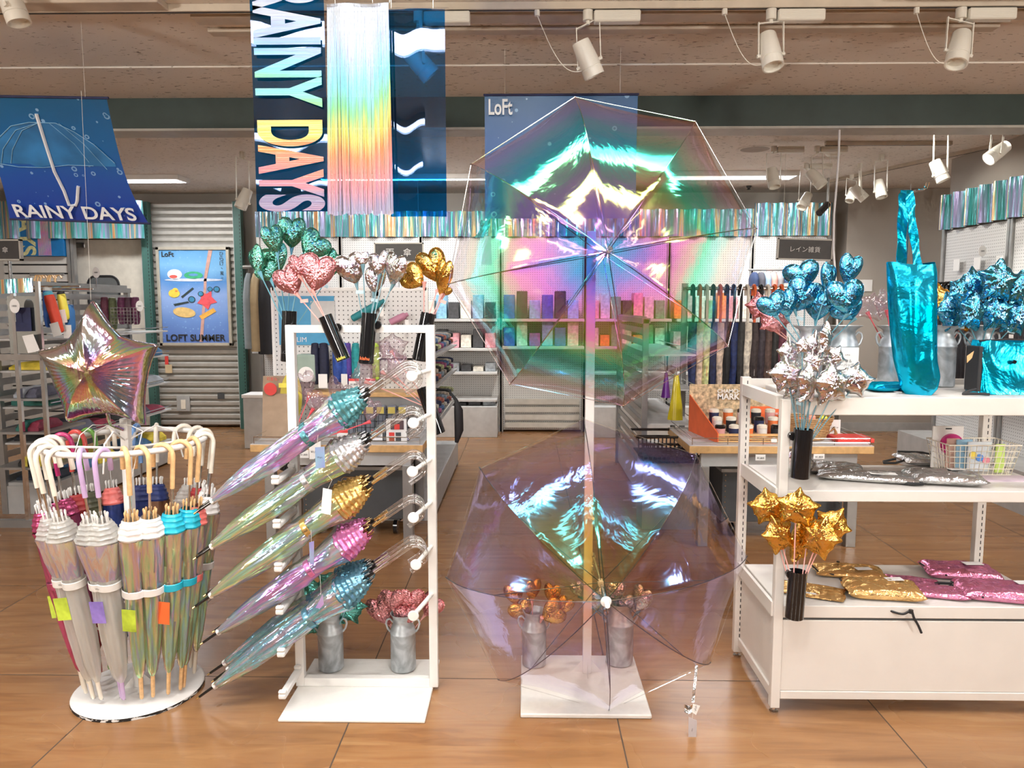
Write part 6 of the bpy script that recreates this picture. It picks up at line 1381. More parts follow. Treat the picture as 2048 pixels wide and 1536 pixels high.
# price balloons (oval tags)
for i,(px,py,Y) in enumerate(((192,545,6.35),(279,612,6.30),(29,612,4.7),(1965,502,6.2))):
    c=at(px,py,Y); c.x=min(c.x,3.70); t=T('oval_price_tag',['white oval tag standing above the left rack','white oval tag on the wire basket of the left rack','grey oval tag on the mirror','white oval tag on the right peg wall'][i],'price tag',tuple(c-Vector((0,0,.06))))
    m=MB().poly([c+Vector((.032*math.cos(a*PI/10),0,.045*math.sin(a*PI/10))) for a in range(20)],(0,.002,0)); m.build('oval_card',PAPER,t); text('1800',INK,t,tuple(c+Vector((0,-.002,.0))),1,width=.03); MB().tube([c-Vector((0,0,.044)),c-Vector((0,0,.13 if i==0 else (.10 if i!=3 else .05)))]+([(XR-.01,c.y,c.z-.05)] if i==3 else []),.004,6).build('stem',CHROME,t)
# wire basket on rack
c=at(258,632,6.35); t=T('wire_basket','small chrome wire basket hanging on the left grey rack','basket',tuple(c)); m=MB()
for i in range(9): m.tube([(c.x-.11+.0275*i,6.27,c.z-.07),(c.x-.11+.0275*i,6.27,c.z+.07)],.002,4)
for i in range(6): m.tube([(c.x-.11,6.27,c.z-.07+.028*i),(c.x+.11,6.27,c.z-.07+.028*i)],.002,4)
m.tube([(c.x-.11,6.27,c.z+.07),(c.x-.11,6.43,c.z+.07),(c.x+.11,6.43,c.z+.07),(c.x+.11,6.27,c.z+.07)],.003,5); m.build('wire_cage',CHROME,t)
# wooden hangers behind
for i,px in enumerate((74,80,86,100,104,115)):
    c=at(px,560,8.55); one(MB().tube([c+Vector((-.01,0,-.10)),c+Vector((-.03,0,0)),c+Vector((-.01,0,.05)),c+Vector((.03,0,.06)),c+Vector((.05,0,.02))],.012,6),'crook_handle_umbrella',WOODH,'wooden crook handle on the slatwall rail above the left rack','umbrella handle','wooden handles on the slatwall rail')
one(MB().tube([at(60,549,8.55),at(128,549,8.55)],.012,8).tube([at(62,549,8.55),at(62,549,8.66)],.01,6),'peg_rail',GREYM,'grey rail on the slatwall carrying wooden handles','rail')
# mirror display stand
YM=4.78; t=T('mirror_display','tall chrome-edged display stand with a mirror and iridescent header at the left edge','display stand',(X_(25,YM),YM,0))
xm0,xm1=X_(-40,YM),X_(77,YM); zt=Z_(562,YM)
for x in (X_(16,YM-.05),xm1): MB().bx(x-.012,x+.012,YM-.012,YM+.012,0,zt).build('post',CHROME,t)
MB().bx(X_(16,YM),xm1,YM-.010,YM+.002,Z_(708,YM),Z_(592,YM)).build('mirror',M('mirror_glass',(.72,.78,.78),.05,.95,var=.0),t)
MB().sheet(lambda u,v:Vector((xm0+(X_(70,YM)-xm0)*u,YM-.02+.006*math.sin(u*20),Z_(590-6*u,YM)+(sz(28,YM))*v)),30,4,(0,.002,0)).build('iridescent_header',VAL,t)
MB().bx(xm0,xm1,YM-.02,YM+.02,Z_(722,YM),Z_(709,YM)).build('lower_rail',CHROME,t)
for y in (800,868,940): MB().bx(xm0,xm1-.01,YM+.01,YM+.45,Z_(y,YM)-.015,Z_(y,YM)).build('shelf',GREYM,t)
MB().bx(xm0,xm1,YM-.02,YM+.02,.0,.05).build('base_bar',GREYM,t)
for i,(py,ci) in enumerate(((800,7),(868,1),(940,5))): 
    for j,(a,b) in enumerate(((26,48),(50,72))):
        cj=(ci+j)%9; folded(X_(a,YM+.1),X_(b,YM+.1),YM+.04,YM+.3,Z_(py,YM)+.001,.06,CM[cj],CLN[cj]+' folded cloth behind the mirror display, '+('upper','middle','lower')[i]+' level','folded cloths behind the mirror display',i*3+j)
c=at(22,650,YM-.03); t=T('brochure_card','navy card propped on the mirror display','card',tuple(c)); MB().bx(c.x+.03,c.x+.13,YM-.03,YM-.027,c.z-.04,c.z+.11).build('card',NAVY,t)
c=at(65,712,YM-.06); one(MB().poly([at(44,672,YM-.05),at(66,668,YM-.06),at(80,702,YM-.06),at(56,706,YM-.05)],(0,.002,0)),'price_card',PAPER,'white slanted card at the foot of the mirror','card')
# ---------- left table
def table(label,x0,x1,y0,y1,z,name='display_table'):
    t=T(name,label,'table',((x0+x1)/2,(y0+y1)/2,0)); MB().bx(x0,x1,y0,y1,z-.045,z).build('table_top',WOODT,t,.004); MB().bx(x0+.001,x1-.001,y0+.003,y1,z,z+.003).build('white_sheet',M('table_white',(.62,.62,.62),.4),t)
    for ya in (y0+.04,y1-.08): MB().bx(x0+.08,x1-.08,ya,ya+.04,z-.13,z-.045).build('apron',GREYP,t)
    for x in (x0+.10,x1-.10):
        for y in (y0+.06,y1-.06): MB().bx(x-.03,x+.03,y-.03,y+.03,.0,z-.13).build('leg',GREYM,t,.003)
    m=MB(); 
    for zz in (z+.02,z+.045): m.tube([(x0+.02,y1-.02,zz),(x0+.02,y0+.015,zz),(x1-.02,y0+.015,zz),(x1-.02,y1-.02,zz)],.0025,5)
    for i in range(6): x=x0+.02+(x1-x0-.04)*i/5; m.tube([(x,y0+.015,z),(x,y0+.015,z+.047)],.0025,5)
    m.build('edge_wire',CHROME,t); return t
TZ=.62; x0,x1=X_(489,4.42),X_(842,4.42)
table('wood-edged table behind the umbrella rack, left of the aisle',x0,x1,4.42,5.05,TZ)
def cart(label,x0,x1,y0,y1):
    t=T('storage_cart',label,'cart',((x0+x1)/2,(y0+y1)/2,0)); MB().bx(x0,x1,y0,y1,.11,.44).build('box',M('cart_grey',(.06,.065,.07),.5),t,.006)
    MB().bx(x0-.006,x1+.006,y0-.006,y1+.006,.425,.445).build('rim',GREYM,t)
    cx=(x0+x1)/2; MB().tube(rrect(cx-.08,cx+.08,.33,.38,.024,y0-.004),.005,6,closed=True).build('handle',SILV,t)
    m=MB()
    for x in (x0+.02,x1-.02):
        for i in range(9): m.lathe([(.0001,.0),(.005,.0)],(0,0,0),8) if 0 else m.bx(x-.004,x+.004,y0-.003,y0,.13+.034*i,.138+.034*i)
    m.build('rivets',SILV,t)
    for x in (x0+.08,x1-.08):
        for y in (y0+.06,y1-.06): MB().tube([(x-.012,y,.045),(x+.012,y,.045)],.044,14).build('caster',BLK,t)
    for x in (x0+.02,x1-.02): MB().poly([(x-.025,y0-.008,.10),(x+.025,y0-.008,.10),(x+.025,y0-.008,.14)],(0,.003,0)).build('corner_plate',SILV,t)
cart('dark wheeled storage cart under the left table',X_(592,4.6),X_(806,4.6),4.62,5.0)
# pegboard display on left table
YQ=4.98
t=T('pegboard_display','tabletop pegboard display with a wooden shelf, behind the white rack frame','display stand',(X_(700,YQ),YQ,TZ))
xq0,xq1=X_(548,YQ),X_(850,YQ); zq1=Z_(581,YQ)
MB().bx(xq0,xq1,YQ,YQ+.015,TZ+.003,zq1).build('peg_panel',peg_m('pegboard_white',(.72,.71,.70),.030),t)
MB().bx(xq0-.01,xq1+.01,YQ-.004,YQ+.02,zq1,zq1+.02).bx(xq0-.02,xq0,YQ-.004,YQ+.02,TZ+.003,zq1+.02).bx(xq1,xq1+.02,YQ-.004,YQ+.02,TZ+.003,zq1+.02).build('frame',PAPER,t)
zs=Z_(782,4.86); MB().bx(X_(612,4.8),X_(845,4.8),4.76,YQ,zs-.03,zs).build('shelf',WOODT,t,.003); MB().bx(X_(612,4.8),X_(845,4.8),4.78,4.80,zs-.10,zs-.031).build('shelf_rail',GREYM,t)
# blue slim poster on it
p0=at(556,592,YQ-.006); p1=at(670,690,YQ-.006); t2=T('product_poster','blue framed poster reading SLIM on the tabletop pegboard','poster',tuple((p0+p1)/2))
MB().bx(p0.x,p1.x,YQ-.008,YQ-.002,p1.z,p0.z).build('print',M('poster_slim_blue',(.06,.32,.55),.5),t2); MB().bx(at(605,0,YQ).x,at(655,0,YQ).x,YQ-.010,YQ-.008,Z_(665,YQ),Z_(602,YQ)).build('photo_area',LGREY,t2)
text('SLIM',PAPER,t2,tuple(at(600,679,YQ-.012)),1,width=sz(26,YQ))
# folding umbrellas on pegboard and shelf
def lying(px0,py0,px1,py1,Y,w,mat,label,group):
    a,b=at(px0,py0,Y),at(px1,py1,Y); t=T('folding_umbrella',label,'umbrella',tuple(a),group); r=sz(w,Y)/2; d=(b-a)
    MB().tube([a,a+d*.03,a+d*.5,a+d*.9,b],[r*.6,r*.9,r,r*.95,r*.5],12).build('sleeve',mat,t); MB().tube([b,b+d*.12],r*.55,10).build('handle',mat,t)
    MB().bx(b.x-.004,b.x+.022,Y-r-.002,Y-r,b.z-.09,b.z-.03).build('price_tag',PAPER,t)
lying(704,638,762,605,4.93,16,M('cloth_teal',(.02,.22,.25),.6),'teal folding umbrella lying slantwise on the pegboard','folding umbrellas on the pegboard')
lying(780,645,812,630,4.93,15,M('cloth_rose',(.50,.22,.32),.6),'rose folding umbrella lying slantwise on the pegboard','folding umbrellas on the pegboard')
zz=Z_(770,4.86)
for i,(px,w,mn,lab) in enumerate(((631,17,'navy_one','dark navy folding umbrella standing first on the wooden shelf'),(648,20,'navy_two','dark navy folding umbrella with white tag, standing second on the wooden shelf'),(675,18,'royal','royal blue folding umbrella standing on the wooden shelf'),(690,14,'royal_two','bright blue folding umbrella standing on the wooden shelf'),(697,12,'violet','violet folding umbrella standing behind the slanted vase'),(712,16,'teal_two','teal folding umbrella standing beside the upright vase'),(752,14,'lime','lime folding umbrella standing right of the upright vase'))):
    cc={'n':(.012,.015,.04),'r':(.03,.08,.35),'v':(.10,.05,.30),'t':(.02,.30,.32),'l':(.45,.65,.08)}[mn[0]]
    hangroll(px,728,4.86,w,82,M('cloth_'+mn,cc,.7,var=.3,vs=40),lab,'folding umbrellas on the wooden shelf',0,None,PAPER if i in (1,3) else None)
# dial scale display
c=at(615,748,4.86); t=T('clock_scale','round white dial in a pale green case on the pegboard shelf','clock',tuple(c)); MB().bx(c.x-.06,c.x+.06,4.83,4.93,c.z-.05,c.z+.13).build('case',M('pale_green_clear',(.35,.45,.38),.2),t,.01); MB().tube([c+Vector((0,-.035,0)),c+Vector((0,-.03,0))],.05,24).build('dial',PAPER,t); MB().bx(c.x-.001,c.x+.001,4.822,4.824,c.z-.005,c.z+.03).build('needle',INK,t)
# tabletop: cardboard stand, cards, packs, wire basket
t=T('cardboard_display','tall brown cardboard display with a round red sticker behind the left rack post','display stand',tuple(at(548,880,4.62)))
MB().poly([at(526,752,4.9),at(600,752,4.9),at(590,880,4.62),at(524,880,4.62)],(0,.01,0)).build('cardboard_panel',M('kraft_board',(.40,.29,.20),.8,var=.1),t)
MB().tube([at(541,778,4.80)+Vector((0,-.004,0)),at(541,778,4.80)],sz(13,4.8),24).build('round_sticker',RED,t); MB().bx(at(533,0,4.78).x,at(549,0,4.78).x,4.775,4.778,Z_(776,4.78),Z_(767,4.78)).build('yellow_label',YEL,t)
text('可愛な　　機能な',RED,t,tuple(at(563,758,4.86)),1,width=sz(60,4.86))
c=at(580,800,4.86); t=T('oval_sign_board','large yellow oval display board with a G mark','sign',tuple(at(580,850,4.86))); MB().poly([at(582+22*math.cos(a*PI/12),796+52*math.sin(a*PI/12),4.82) for a in range(24)],(0,.004,0)).build('board',M('mustard',(.60,.50,.06),.5),t); text('G',INK,t,tuple(at(579,777,4.81)),1,width=sz(10,4.8)); text('G-ZERO',INK,t,tuple(at(579,793,4.81)),1,width=sz(16,4.8))
# wire basket with packs on left table
c0=at(694,880,4.6); c1=at(820,880,4.6); t=T('wire_basket','black wire basket with bagged goods on the left table','basket',((c0.x+c1.x)/2,4.62,TZ)); m=MB(); h=.16
for j in range(5): z=TZ+.005+h*j/4; m.tube([(c0.x,4.55,z),(c1.x,4.55,z),(c1.x,4.78,z),(c0.x,4.78,z)],.0022,4,closed=True)
for j in range(16): x=c0.x+(c1.x-c0.x)*j/15; m.tube([(x,4.55,TZ+.005),(x,4.55,TZ+h)],.002,4)
m.build('wire_cage',BLKM,t)
for i,px in enumerate((702,722,742,763,785,806)):
    p=at(px,850,4.66); t=T('bagged_towel','grey bagged goods with a yellow label standing in the black wire basket','package',(p.x,4.66,TZ+.008),'bagged goods in the black wire basket')
    MB().rb((p.x,4.66+.012*(i%2),TZ+.11),(.055,.05,.20),.012).build('bag',M('grey_pack',(.20,.22,.26),.35),t); MB().bx(p.x-.022,p.x+.022,4.63,4.632,TZ+.16,TZ+.20).build('label',M('mustard_label',(.65,.52,.12),.5),t)
def pcard(px,py,w,h,Y,label,head=RED):
    p=at(px,py,Y); t=T('price_card',label,'price card',tuple(p),'price cards on the tables'); W_,H_=sz(w,Y),sz(h,Y); MB().bx(p.x-W_/2,p.x+W_/2,Y,Y+.002,p.z-H_/2,p.z+H_/2).build('card',PAPER,t)
    if head: MB().bx(p.x-W_/2,p.x+W_/2,Y-.001,Y,p.z+H_*.25,p.z+H_/2).build('header',head,t)
    text('¥1,800',INK,t,(p.x,Y-.002,p.z-H_*.1),1,width=W_*.7)
pcard(685,871,22,22,4.5,'white price card with a red header left of the black wire basket'); pcard(754,870,22,22,4.5,'white price card with a red header in front of the black wire basket')
pcard(708,767,21,20,4.74,'white price card with a red header, left one on the wooden shelf edge'); pcard(741,767,21,20,4.74,'white price card with a red header, right one on the wooden shelf edge')
pcard(608,908,20,16,4.40,'white price card on the left table edge under the top umbrella',None); pcard(630,900,24,38,4.39,'white barcode card hanging at the left table edge',None)
# product leaflet stand
p=at(793,868,4.48); t=T('leaflet_stand','small stand with a person in red and product photos on the left table','leaflet stand',tuple(p)); MB().bx(p.x-.062,p.x+.062,4.48,4.483,TZ+.003,TZ+.15).build('card',PAPER,t); MB().bx(p.x-.035,p.x+.045,4.477,4.4795,TZ+.085,TZ+.14).build('photo',M('print_dark',(.10,.06,.07),.5),t); MB().bx(p.x-.012,p.x+.02,4.475,4.4765,TZ+.085,TZ+.118).build('red_photo',RED,t)
for i,(a,b) in enumerate(((-.045,.055),(-.005,.055),(-.045,.025),(-.005,.025))): MB().bx(p.x+a,p.x+a+.032,4.477,4.4795,TZ+b-.01,TZ+b+.012).build('small_photo',[RED,DGREY,M('rust',(.4,.1,.05),.5),DGREY][i],t)
# ---------- slanted shelf rack of rolled goods
t=gondola('shelf_rack','grey slatted rack with rolled umbrellas on slanted shelves',-.61,-.98,4.98,6.78,1.54,(.62,.88,1.10),1)
RC2=[(.55,.50,.42),(.03,.03,.03),(.50,.55,.30),(.40,.12,.25),(.12,.22,.42),(.60,.58,.50),(.03,.04,.10),(.55,.2,.15),(.25,.35,.45)]
RM=[M('rolled_print_%s'%'abcdefghi'[i],c,.6,var=.6,vs=60) for i,c in enumerate(RC2)]
RN=['cream','black','olive','plum','blue','beige','navy','brick red','slate']
kk=0
for z,nm in ((.622,'lowest'),(.882,'middle'),(1.102,'top')):
    for j in range(9):
        y=5.08+j*.19; ci=(kk*4+j)%9
        for q_ in range(2):
            r=.028; a=Vector((-.94,y,z+r+.012+q_*.055)); b=Vector((-.63,y,z+r+.006+q_*.055)); c2=(ci+q_*3)%9
            t=T('folding_umbrella',RN[c2]+' rolled umbrella on the '+nm+' shelf of the rack left of the open umbrellas','umbrella',tuple(a),'rolled umbrellas on the '+nm+' shelf, '+RN[c2])
            MB().tube([a,a.lerp(b,.05),a.lerp(b,.9),b],[r*.6,r,r*.95,r*.6],10).build('sleeve',RM[c2],t)
    kk+=1
c=at(915,840,4.9); one(MB().tube([(-.61,4.98,.90),(-.5,4.9,.90),at(912,800,4.86),at(917,820,4.86),at(918,860,4.86),at(913,885,4.86)],[.005,.005,.012,.03,.03,.012],10),'hanging_umbrella',BLKM,'small black umbrella hanging at the end of the grey slatted rack','umbrella')
# ---------- back shelves merchandise
def boxes(px0,px1,Y,z,n,hs,cols,label,group,names,dep=.2):
    for i in range(n):
        a=X_(px0+(px1-px0)*i/n,Y); b=X_(px0+(px1-px0)*(i+.85)/n,Y); h=hs[i%len(hs)]; c=cols[i%len(cols)]
        one(MB().rb(((a+b)/2,Y,z+h/2+.001),(b-a,dep,h),.006),'packed_item',c,names[i%len(names)]+' '+label,'merchandise',group+', '+names[i%len(names)])
MM=[M('item_'+n,c,.5,var=.3,vs=30) for n,c in (('charcoal',(.05,.05,.055)),('ivory',(.7,.66,.58)),('steel',(.3,.33,.36)),('pink',(.75,.35,.4)),('sky',(.25,.5,.7)),('orange',(.8,.25,.06)),('leaf',(.15,.4,.2)),('ultramarine',(.06,.1,.45)),('violet',(.35,.12,.5)))]
MN=['charcoal','ivory','steel grey','pink','sky blue','orange','leaf green','ultramarine','violet']
boxes(850,995,8.40,.341,5,(.04,.06,.03),[MM[0],MM[2],MM[0]],'flat pack on the lowest back shelf left of the pole','packs on the back shelves',['charcoal','steel grey','black'])
boxes(850,995,8.40,.721,6,(.07,.05,.09),[MM[0],MM[1],MM[2]],'pack on the back shelf left of the pole','packs on the back shelves second row',['charcoal','ivory','steel grey'])
boxes(850,995,8.40,.981,6,(.14,.2,.16),[MM[1],MM[0],MM[3]],'pack on the upper back shelf left of the pole','packs on the back shelves third row',['ivory','charcoal','pink'])
boxes(850,995,8.40,1.301,6,(.2,.26,.18),[MM[1],MM[4],MM[0]],'pack on the top back shelf left of the pole','packs on the back shelves top row',['ivory','sky blue','charcoal'])
boxes(690,840,8.40,1.251,8,(.2,.24,.18),[MM[4],MM[1],MM[8],MM[2]],'pack on the back shelf behind the silver hearts','packs behind the silver hearts',['sky blue','ivory','violet','steel grey'])
boxes(1008,1160,8.40,1.001,6,(.2,.26,.14,.3),[MM[7],MM[1],MM[8],MM[4]],'pack seen through the upper umbrella, back shelf','packs seen through the upper umbrella, lower row',['ultramarine','ivory','violet','sky blue'])
boxes(1008,1160,8.40,1.301,6,(.26,.3,.2),[MM[7],MM[0],MM[4]],'pack on the top back shelf seen through the upper umbrella','packs seen through the upper umbrella, upper row',['ultramarine','charcoal','sky blue'])
boxes(1178,1330,8.40,1.001,7,(.2,.12,.24),[MM[1],MM[5],MM[6]],'pack seen through the right half of the upper umbrella','packs right of the pole, lower row',['ivory','orange','leaf green'])
boxes(1178,1330,8.40,1.301,7,(.2,.28,.24),[MM[3],MM[1],MM[6],MM[0]],'pack on the top back shelf right of the pole','packs right of the pole, upper row',['pink','ivory','leaf green','charcoal'])
boxes(1345,1495,8.40,1.301,7,(.2,.28,.24),[MM[5],MM[3],MM[1],MM[6]],'pack on the top back shelf behind the umbrella edge','packs behind the umbrella edge',['orange','pink','ivory','leaf green'])
boxes(1345,1495,8.40,1.001,7,(.16,.22,.2),[MM[3],MM[1],MM[8]],'pack on the lower back shelf behind the umbrella edge','packs behind the umbrella edge, lower row',['pink','ivory','violet'])
# small coats on the rail under the sign
for i,(px,n_,c) in enumerate(((1508,'navy',(.03,.05,.12)),(1521,'charcoal',(.08,.08,.1)),(1533,'light blue',(.3,.42,.6)),(1545,'salmon',(.8,.35,.3)),(1557,'grey',(.3,.3,.32)),(1570,'dark blue',(.05,.09,.2)))):
    jacket(px,566,8.1,18,42,M('coat_'+n_.replace(' ','_'),c,.8),n_+' raincoat on the rail below the rain goods sign','raincoats on the back rail')
one(MB().tube([(X_(1495,8.1),8.1,Z_(540,8.1)),(X_(1590,8.1),8.1,Z_(540,8.1))],.012,8),'garment_rail',GREYM,'grey garment rail with small raincoats under the right sign','rail')
# ---------- middle rack right of pole
gondola('shelf_rack','grey slatted rack behind the right edge of the upper umbrella',1.22,.86,5.4,6.9,1.35,(.6,.85,1.1),1)
for i,(px,c,n_) in enumerate(((1332,(.12,.02,.22),'purple'),(1352,(.62,.52,.02),'yellow'))):
    cc=at(px,770+25*i,5.2); W_=sz([18,30][i],5.2); H_=sz([50,90][i],5.2)
    def f(u,v,cc=cc,W_=W_,H_=H_): a=2*PI*u; s_=.3+.7*v; return Vector((cc.x+W_/2*s_*math.cos(a)*(1+.1*math.sin(5*a+5*v)),cc.y+.04*math.sin(a)*s_,cc.z+H_/2-H_*v))
    t=T('rain_poncho',n_+' rain cover hanging on the rack beside the umbrella handles','rain cover',tuple(cc)); MB().grid(f,20,12,True,cu=True).build('cover',M('vinyl_'+n_,c,.2,coat=.5),t); MB().tube([cc+Vector((0,0,H_/2)),cc+Vector((0,0,H_/2+.05)),cc+Vector((0,.2,H_/2+.05))],.004,6).build('hook',CHROME,t)
# black shopping baskets
for i,(px,py,w) in enumerate(((1325,880,118),(1345,897,132))):
    cc=at(px,py,4.9-i*.05); W_=sz(w,4.9); t=T('shopping_basket',['upper black plastic basket behind the lower umbrella rim','lower black plastic basket behind the lower umbrella rim'][i],'basket',(cc.x,4.9,cc.z-.08)); m=MB(); y0,y1=4.75,5.05; z0,z1=cc.z-.08,cc.z+.045
    m.bx(cc.x-W_/2+.02,cc.x+W_/2-.02,y0+.02,y1-.02,z0,z0+.006)
    for zz in (z0+.02,z0+.05,z0+.08): m.bx(cc.x-W_/2+.015,cc.x+W_/2-.015,y0+.012,y0+.018,zz-.008,zz+.004)
    for j in range(15): x=cc.x-W_/2+.015+(W_-.03)*j/14; m.bx(x-.004,x+.004,y0+.01,y0+.016,z0,z1)
    m.build('basket_body',BLKM,t); m=MB(); m.tube([(cc.x-W_/2,y0,z1),(cc.x+W_/2,y0,z1),(cc.x+W_/2,y1,z1),(cc.x-W_/2,y1,z1)],.009,6,closed=True); m.build('rim',BLK,t)
cc=at(1330,915,4.9); one(MB().bx(cc.x-.16,cc.x+.20,4.8,5.04,0,at(1330,915,4.9).z-.02),'basket_trolley',GREYM,'grey steel trolley carrying the black baskets','trolley')
# ---------- right table
x0,x1=X_(1386,4.42),X_(1764,4.42)
table('wood-edged table behind the shelving unit, with market box and wicker basket',x0,x1,4.42,5.10,TZ); cart('dark wheeled storage cart under the right table',X_(1455,4.6),X_(1704,4.6),4.6,5.0)
xb0,xb1=X_(1413,4.55),X_(1566,4.55); t=T('market_box','open red and pine wood market box with printed header on the right table','display box',((xb0+xb1)/2,4.7,TZ))
zf=Z_(866,4.5); m=MB()
for k in range(3): z=TZ+.004+k*(zf-TZ)/3; m.bx(X_(1445,4.5),xb1,4.50,4.512,z,z+(zf-TZ)/3-.006)
m.build('wood_slats',M('pine_slats',(.72,.42,.17),.5,var=.12,vs=30),t)
MB().poly([(X_(1443,4.5),4.50,TZ+.004),(X_(1443,4.5),4.50,zf),(xb0,4.80,Z_(800,4.85)),(xb0,4.95,Z_(790,4.9)),(xb0,4.95,TZ+.004)],(.006,0,0)).build('red_side',ORANGE,t)
MB().bx(xb1,xb1+.006,4.50,4.95,TZ+.004,zf).build('red_side',ORANGE,t)
MB().bx(xb0,xb1+.1,4.95,4.96,TZ+.004,Z_(768,4.95)).build('back_board',M('market_print',(.55,.42,.25),.6,var=.6,vs=40),t); MB().bx(X_(1500,4.94),X_(1575,4.94),4.945,4.949,Z_(836,4.94),Z_(812,4.94)).build('red_card',ORANGE,t)
text('CHAMCHAM',PAPER,t,tuple(at(1466,782,4.935)),1,width=sz(62,4.94),bold=.02); text('MARKET',PAPER,t,tuple(at(1466,793,4.935)),1,width=sz(62,4.94),bold=.03); text('MARKET',PAPER,t,tuple(at(1552,827,4.94)),1,width=sz(24,4.94),bold=.02)
text('CHAMCHAM',ORANGE,t,tuple(at(1536,888,4.49)),1,width=sz(30,4.49),bold=.02); MB().tube([at(1548,881,4.494),at(1548,881,4.499)],.018,16).build('round_sticker',PAPER,t)
PC=[('pink',(.75,.38,.36)),('white',(.75,.73,.7)),('navy',(.02,.03,.09)),('black',(.015,.015,.02)),('orange',(.85,.2,.05))]
for i in range(15):
    row=i//5; col=i%5; n_,c=PC[(i*2+row)%5]; px=1440+col*28-row*6; py=858-row*16; Y=4.56+row*.11
    p=at(px,py,Y); t=T('folding_umbrella',n_+' capped umbrella in the market box, '+('front','middle','back')[row]+' row','umbrella',tuple(p-Vector((0,0,.06))),'capped umbrellas in the market box, '+n_)
    MB().tube([p-Vector((0,0,.07)),p-Vector((0,0,.065)),p+Vector((0,0,.005))],[.022,.028,.031],12).build('sleeve',M('sleeve_'+n_,c,.6),t); MB().tube([p+Vector((0,0,.006)),p+Vector((0,0,.022)),p+Vector((0,0,.028))],[.031,.031,.022],12).build('cap',CREAM if i%4 else BLK,t)
# wicker basket
c=at(1614,905,4.62); c.z=TZ+.004; t=T('wicker_basket','round wicker basket with colourful goods on the right table','basket',tuple(c)); m=MB()
for k in range(12):
    z=c.z+.01+k*.0115; r=.115+.045*(k/11)
    m.tube([Vector((c.x+r*(1+.02*math.sin(8*a*PI/16+k*PI))*math.cos(a*PI/16),4.66+r*.8*math.sin(a*PI/16),z)) for a in range(32)],.0065,5,closed=True)
m.build('woven_wall',M('wicker',(.42,.24,.10),.6,var=.3,vs=60),t); MB().tube([Vector((c.x+.15*math.cos(a*PI/8)*.9+.02,4.66,c.z+.14+.09*math.sin(a*PI/8))) for a in range(2)]+[at(1655,868,4.66),at(1668,856,4.66),at(1672,866,4.66),at(1664,884,4.66)],.010,6).build('handle',M('wicker',(.42,.24,.10)),t)
for i,(px,py,c_,n_) in enumerate(((1575,865,(.02,.02,.03),'black'),(1600,855,(.85,.2,.06),'orange'),(1622,850,(.9,.35,.25),'coral'),(1640,858,(.05,.3,.35),'teal'),(1646,852,(.75,.8,.1),'neon yellow'))):
    p=at(px,py,4.64); one(MB().rb(tuple(p),(.045,.04,.13),.012),'bundled_item',M('bundle_'+n_.replace(' ','_'),c_,.5),n_+' item standing in the wicker basket','merchandise','items in the wicker basket')
p=at(1664,872,4.75); t=T('product_card','tall white card with Japanese writing behind the wicker basket','card',tuple(p)); MB().bx(p.x-.05,p.x+.05,4.75,4.753,TZ+.004,Z_(838,4.75)).build('card',PAPER,t); text('チャムチャ',INK,t,tuple(at(1664,855,4.745)),1,width=sz(25,4.75)); text('マーケット',INK,t,tuple(at(1664,863,4.745)),1,width=sz(22,4.75))
c=at(1700,900,4.6); t=T('red_booklet','red folder lying on the right table','booklet',(c.x,4.62,TZ+.004)); MB().bx(c.x-.11,c.x+.11,4.52,4.70,TZ+.004,TZ+.03).build('folder',RED,t,.004)
pcard(1521,915,20,12,4.40,'white price card at the front edge of the right table',None); pcard(1638,913,22,10,4.40,'small blue-white card at the right table edge, over the silver bags',None)
# ---------- hanging umbrella rack behind right table
YR=5.75; zr=Z_(577,YR); xr0,xr1=X_(1372,YR),X_(1575,YR); t=T('umbrella_rail','steel rail rack full of crook handle umbrellas behind the right table','rack',((xr0+xr1)/2,YR,0))
MB().tube([(xr0,YR,zr),(xr1,YR,zr)],.014,10).build('rail',CHROME,t)
for x in (xr0,xr1): MB().bx(x-.02,x+.02,YR+.03,YR+.07,0,zr+.04).build('post',GREYM,t); MB().bx(x-.02,x+.02,YR-.28,YR+.07,0,.05).build('foot',GREYM,t)
MB().bx(xr0,xr1,YR-.28,YR+.03,.42,.44).build('lower_tray',GREYM,t)
UC=[('navy',(.02,.03,.10),BLKM),('peach',(.72,.50,.38),ORANGE),('yellow green',(.62,.65,.3),CREAM),('dark navy',(.015,.02,.07),BLKM),('beige',(.62,.48,.38),ORANGE),('black',(.012,.012,.015),BLKM),('deep navy',(.015,.03,.12),BLKM),('black grey',(.03,.03,.03),BLKM),('cream',(.70,.62,.52),CREAM),('black print',(.05,.035,.035),ORANGE),('dark print',(.04,.03,.04),BLKM),('brown print',(.10,.06,.05),CREAM),('black last',(.02,.02,.02),ORANGE),('wine',(.12,.03,.05),ORANGE)]
for i,(n_,c,hm) in enumerate(UC):
    x=xr0+.05+(xr1-xr0-.1)*i/13; t=T('crook_umbrella',n_+' patterned umbrella hanging from the rail behind the right table','umbrella',(0,0,0),'umbrellas on the rail behind the right table')
    MB().tube(crook(.60,.86,.035,.011,.04,8),.011,8).build('crook_handle',hm,t); pleat([(.006,.0),(.008,.05),(.02,.10),(.032,.3),(.038,.5),(.034,.62)],6,.14,1.4,i,seg=30).build('canopy',M('hung_'+n_.replace(' ','_'),c,.6,var=.5,vs=30),t)
    if i in (1,3,8,11): MB().bx(-.03,.02,-.055,-.053,.22,.36).build('price_tag',PAPER if i!=1 else ORANGE,t)
    t.rotation_euler=(0,0,PI/2); t.location=(x,YR-.035-.0,zr+.013-.8985+.011); 
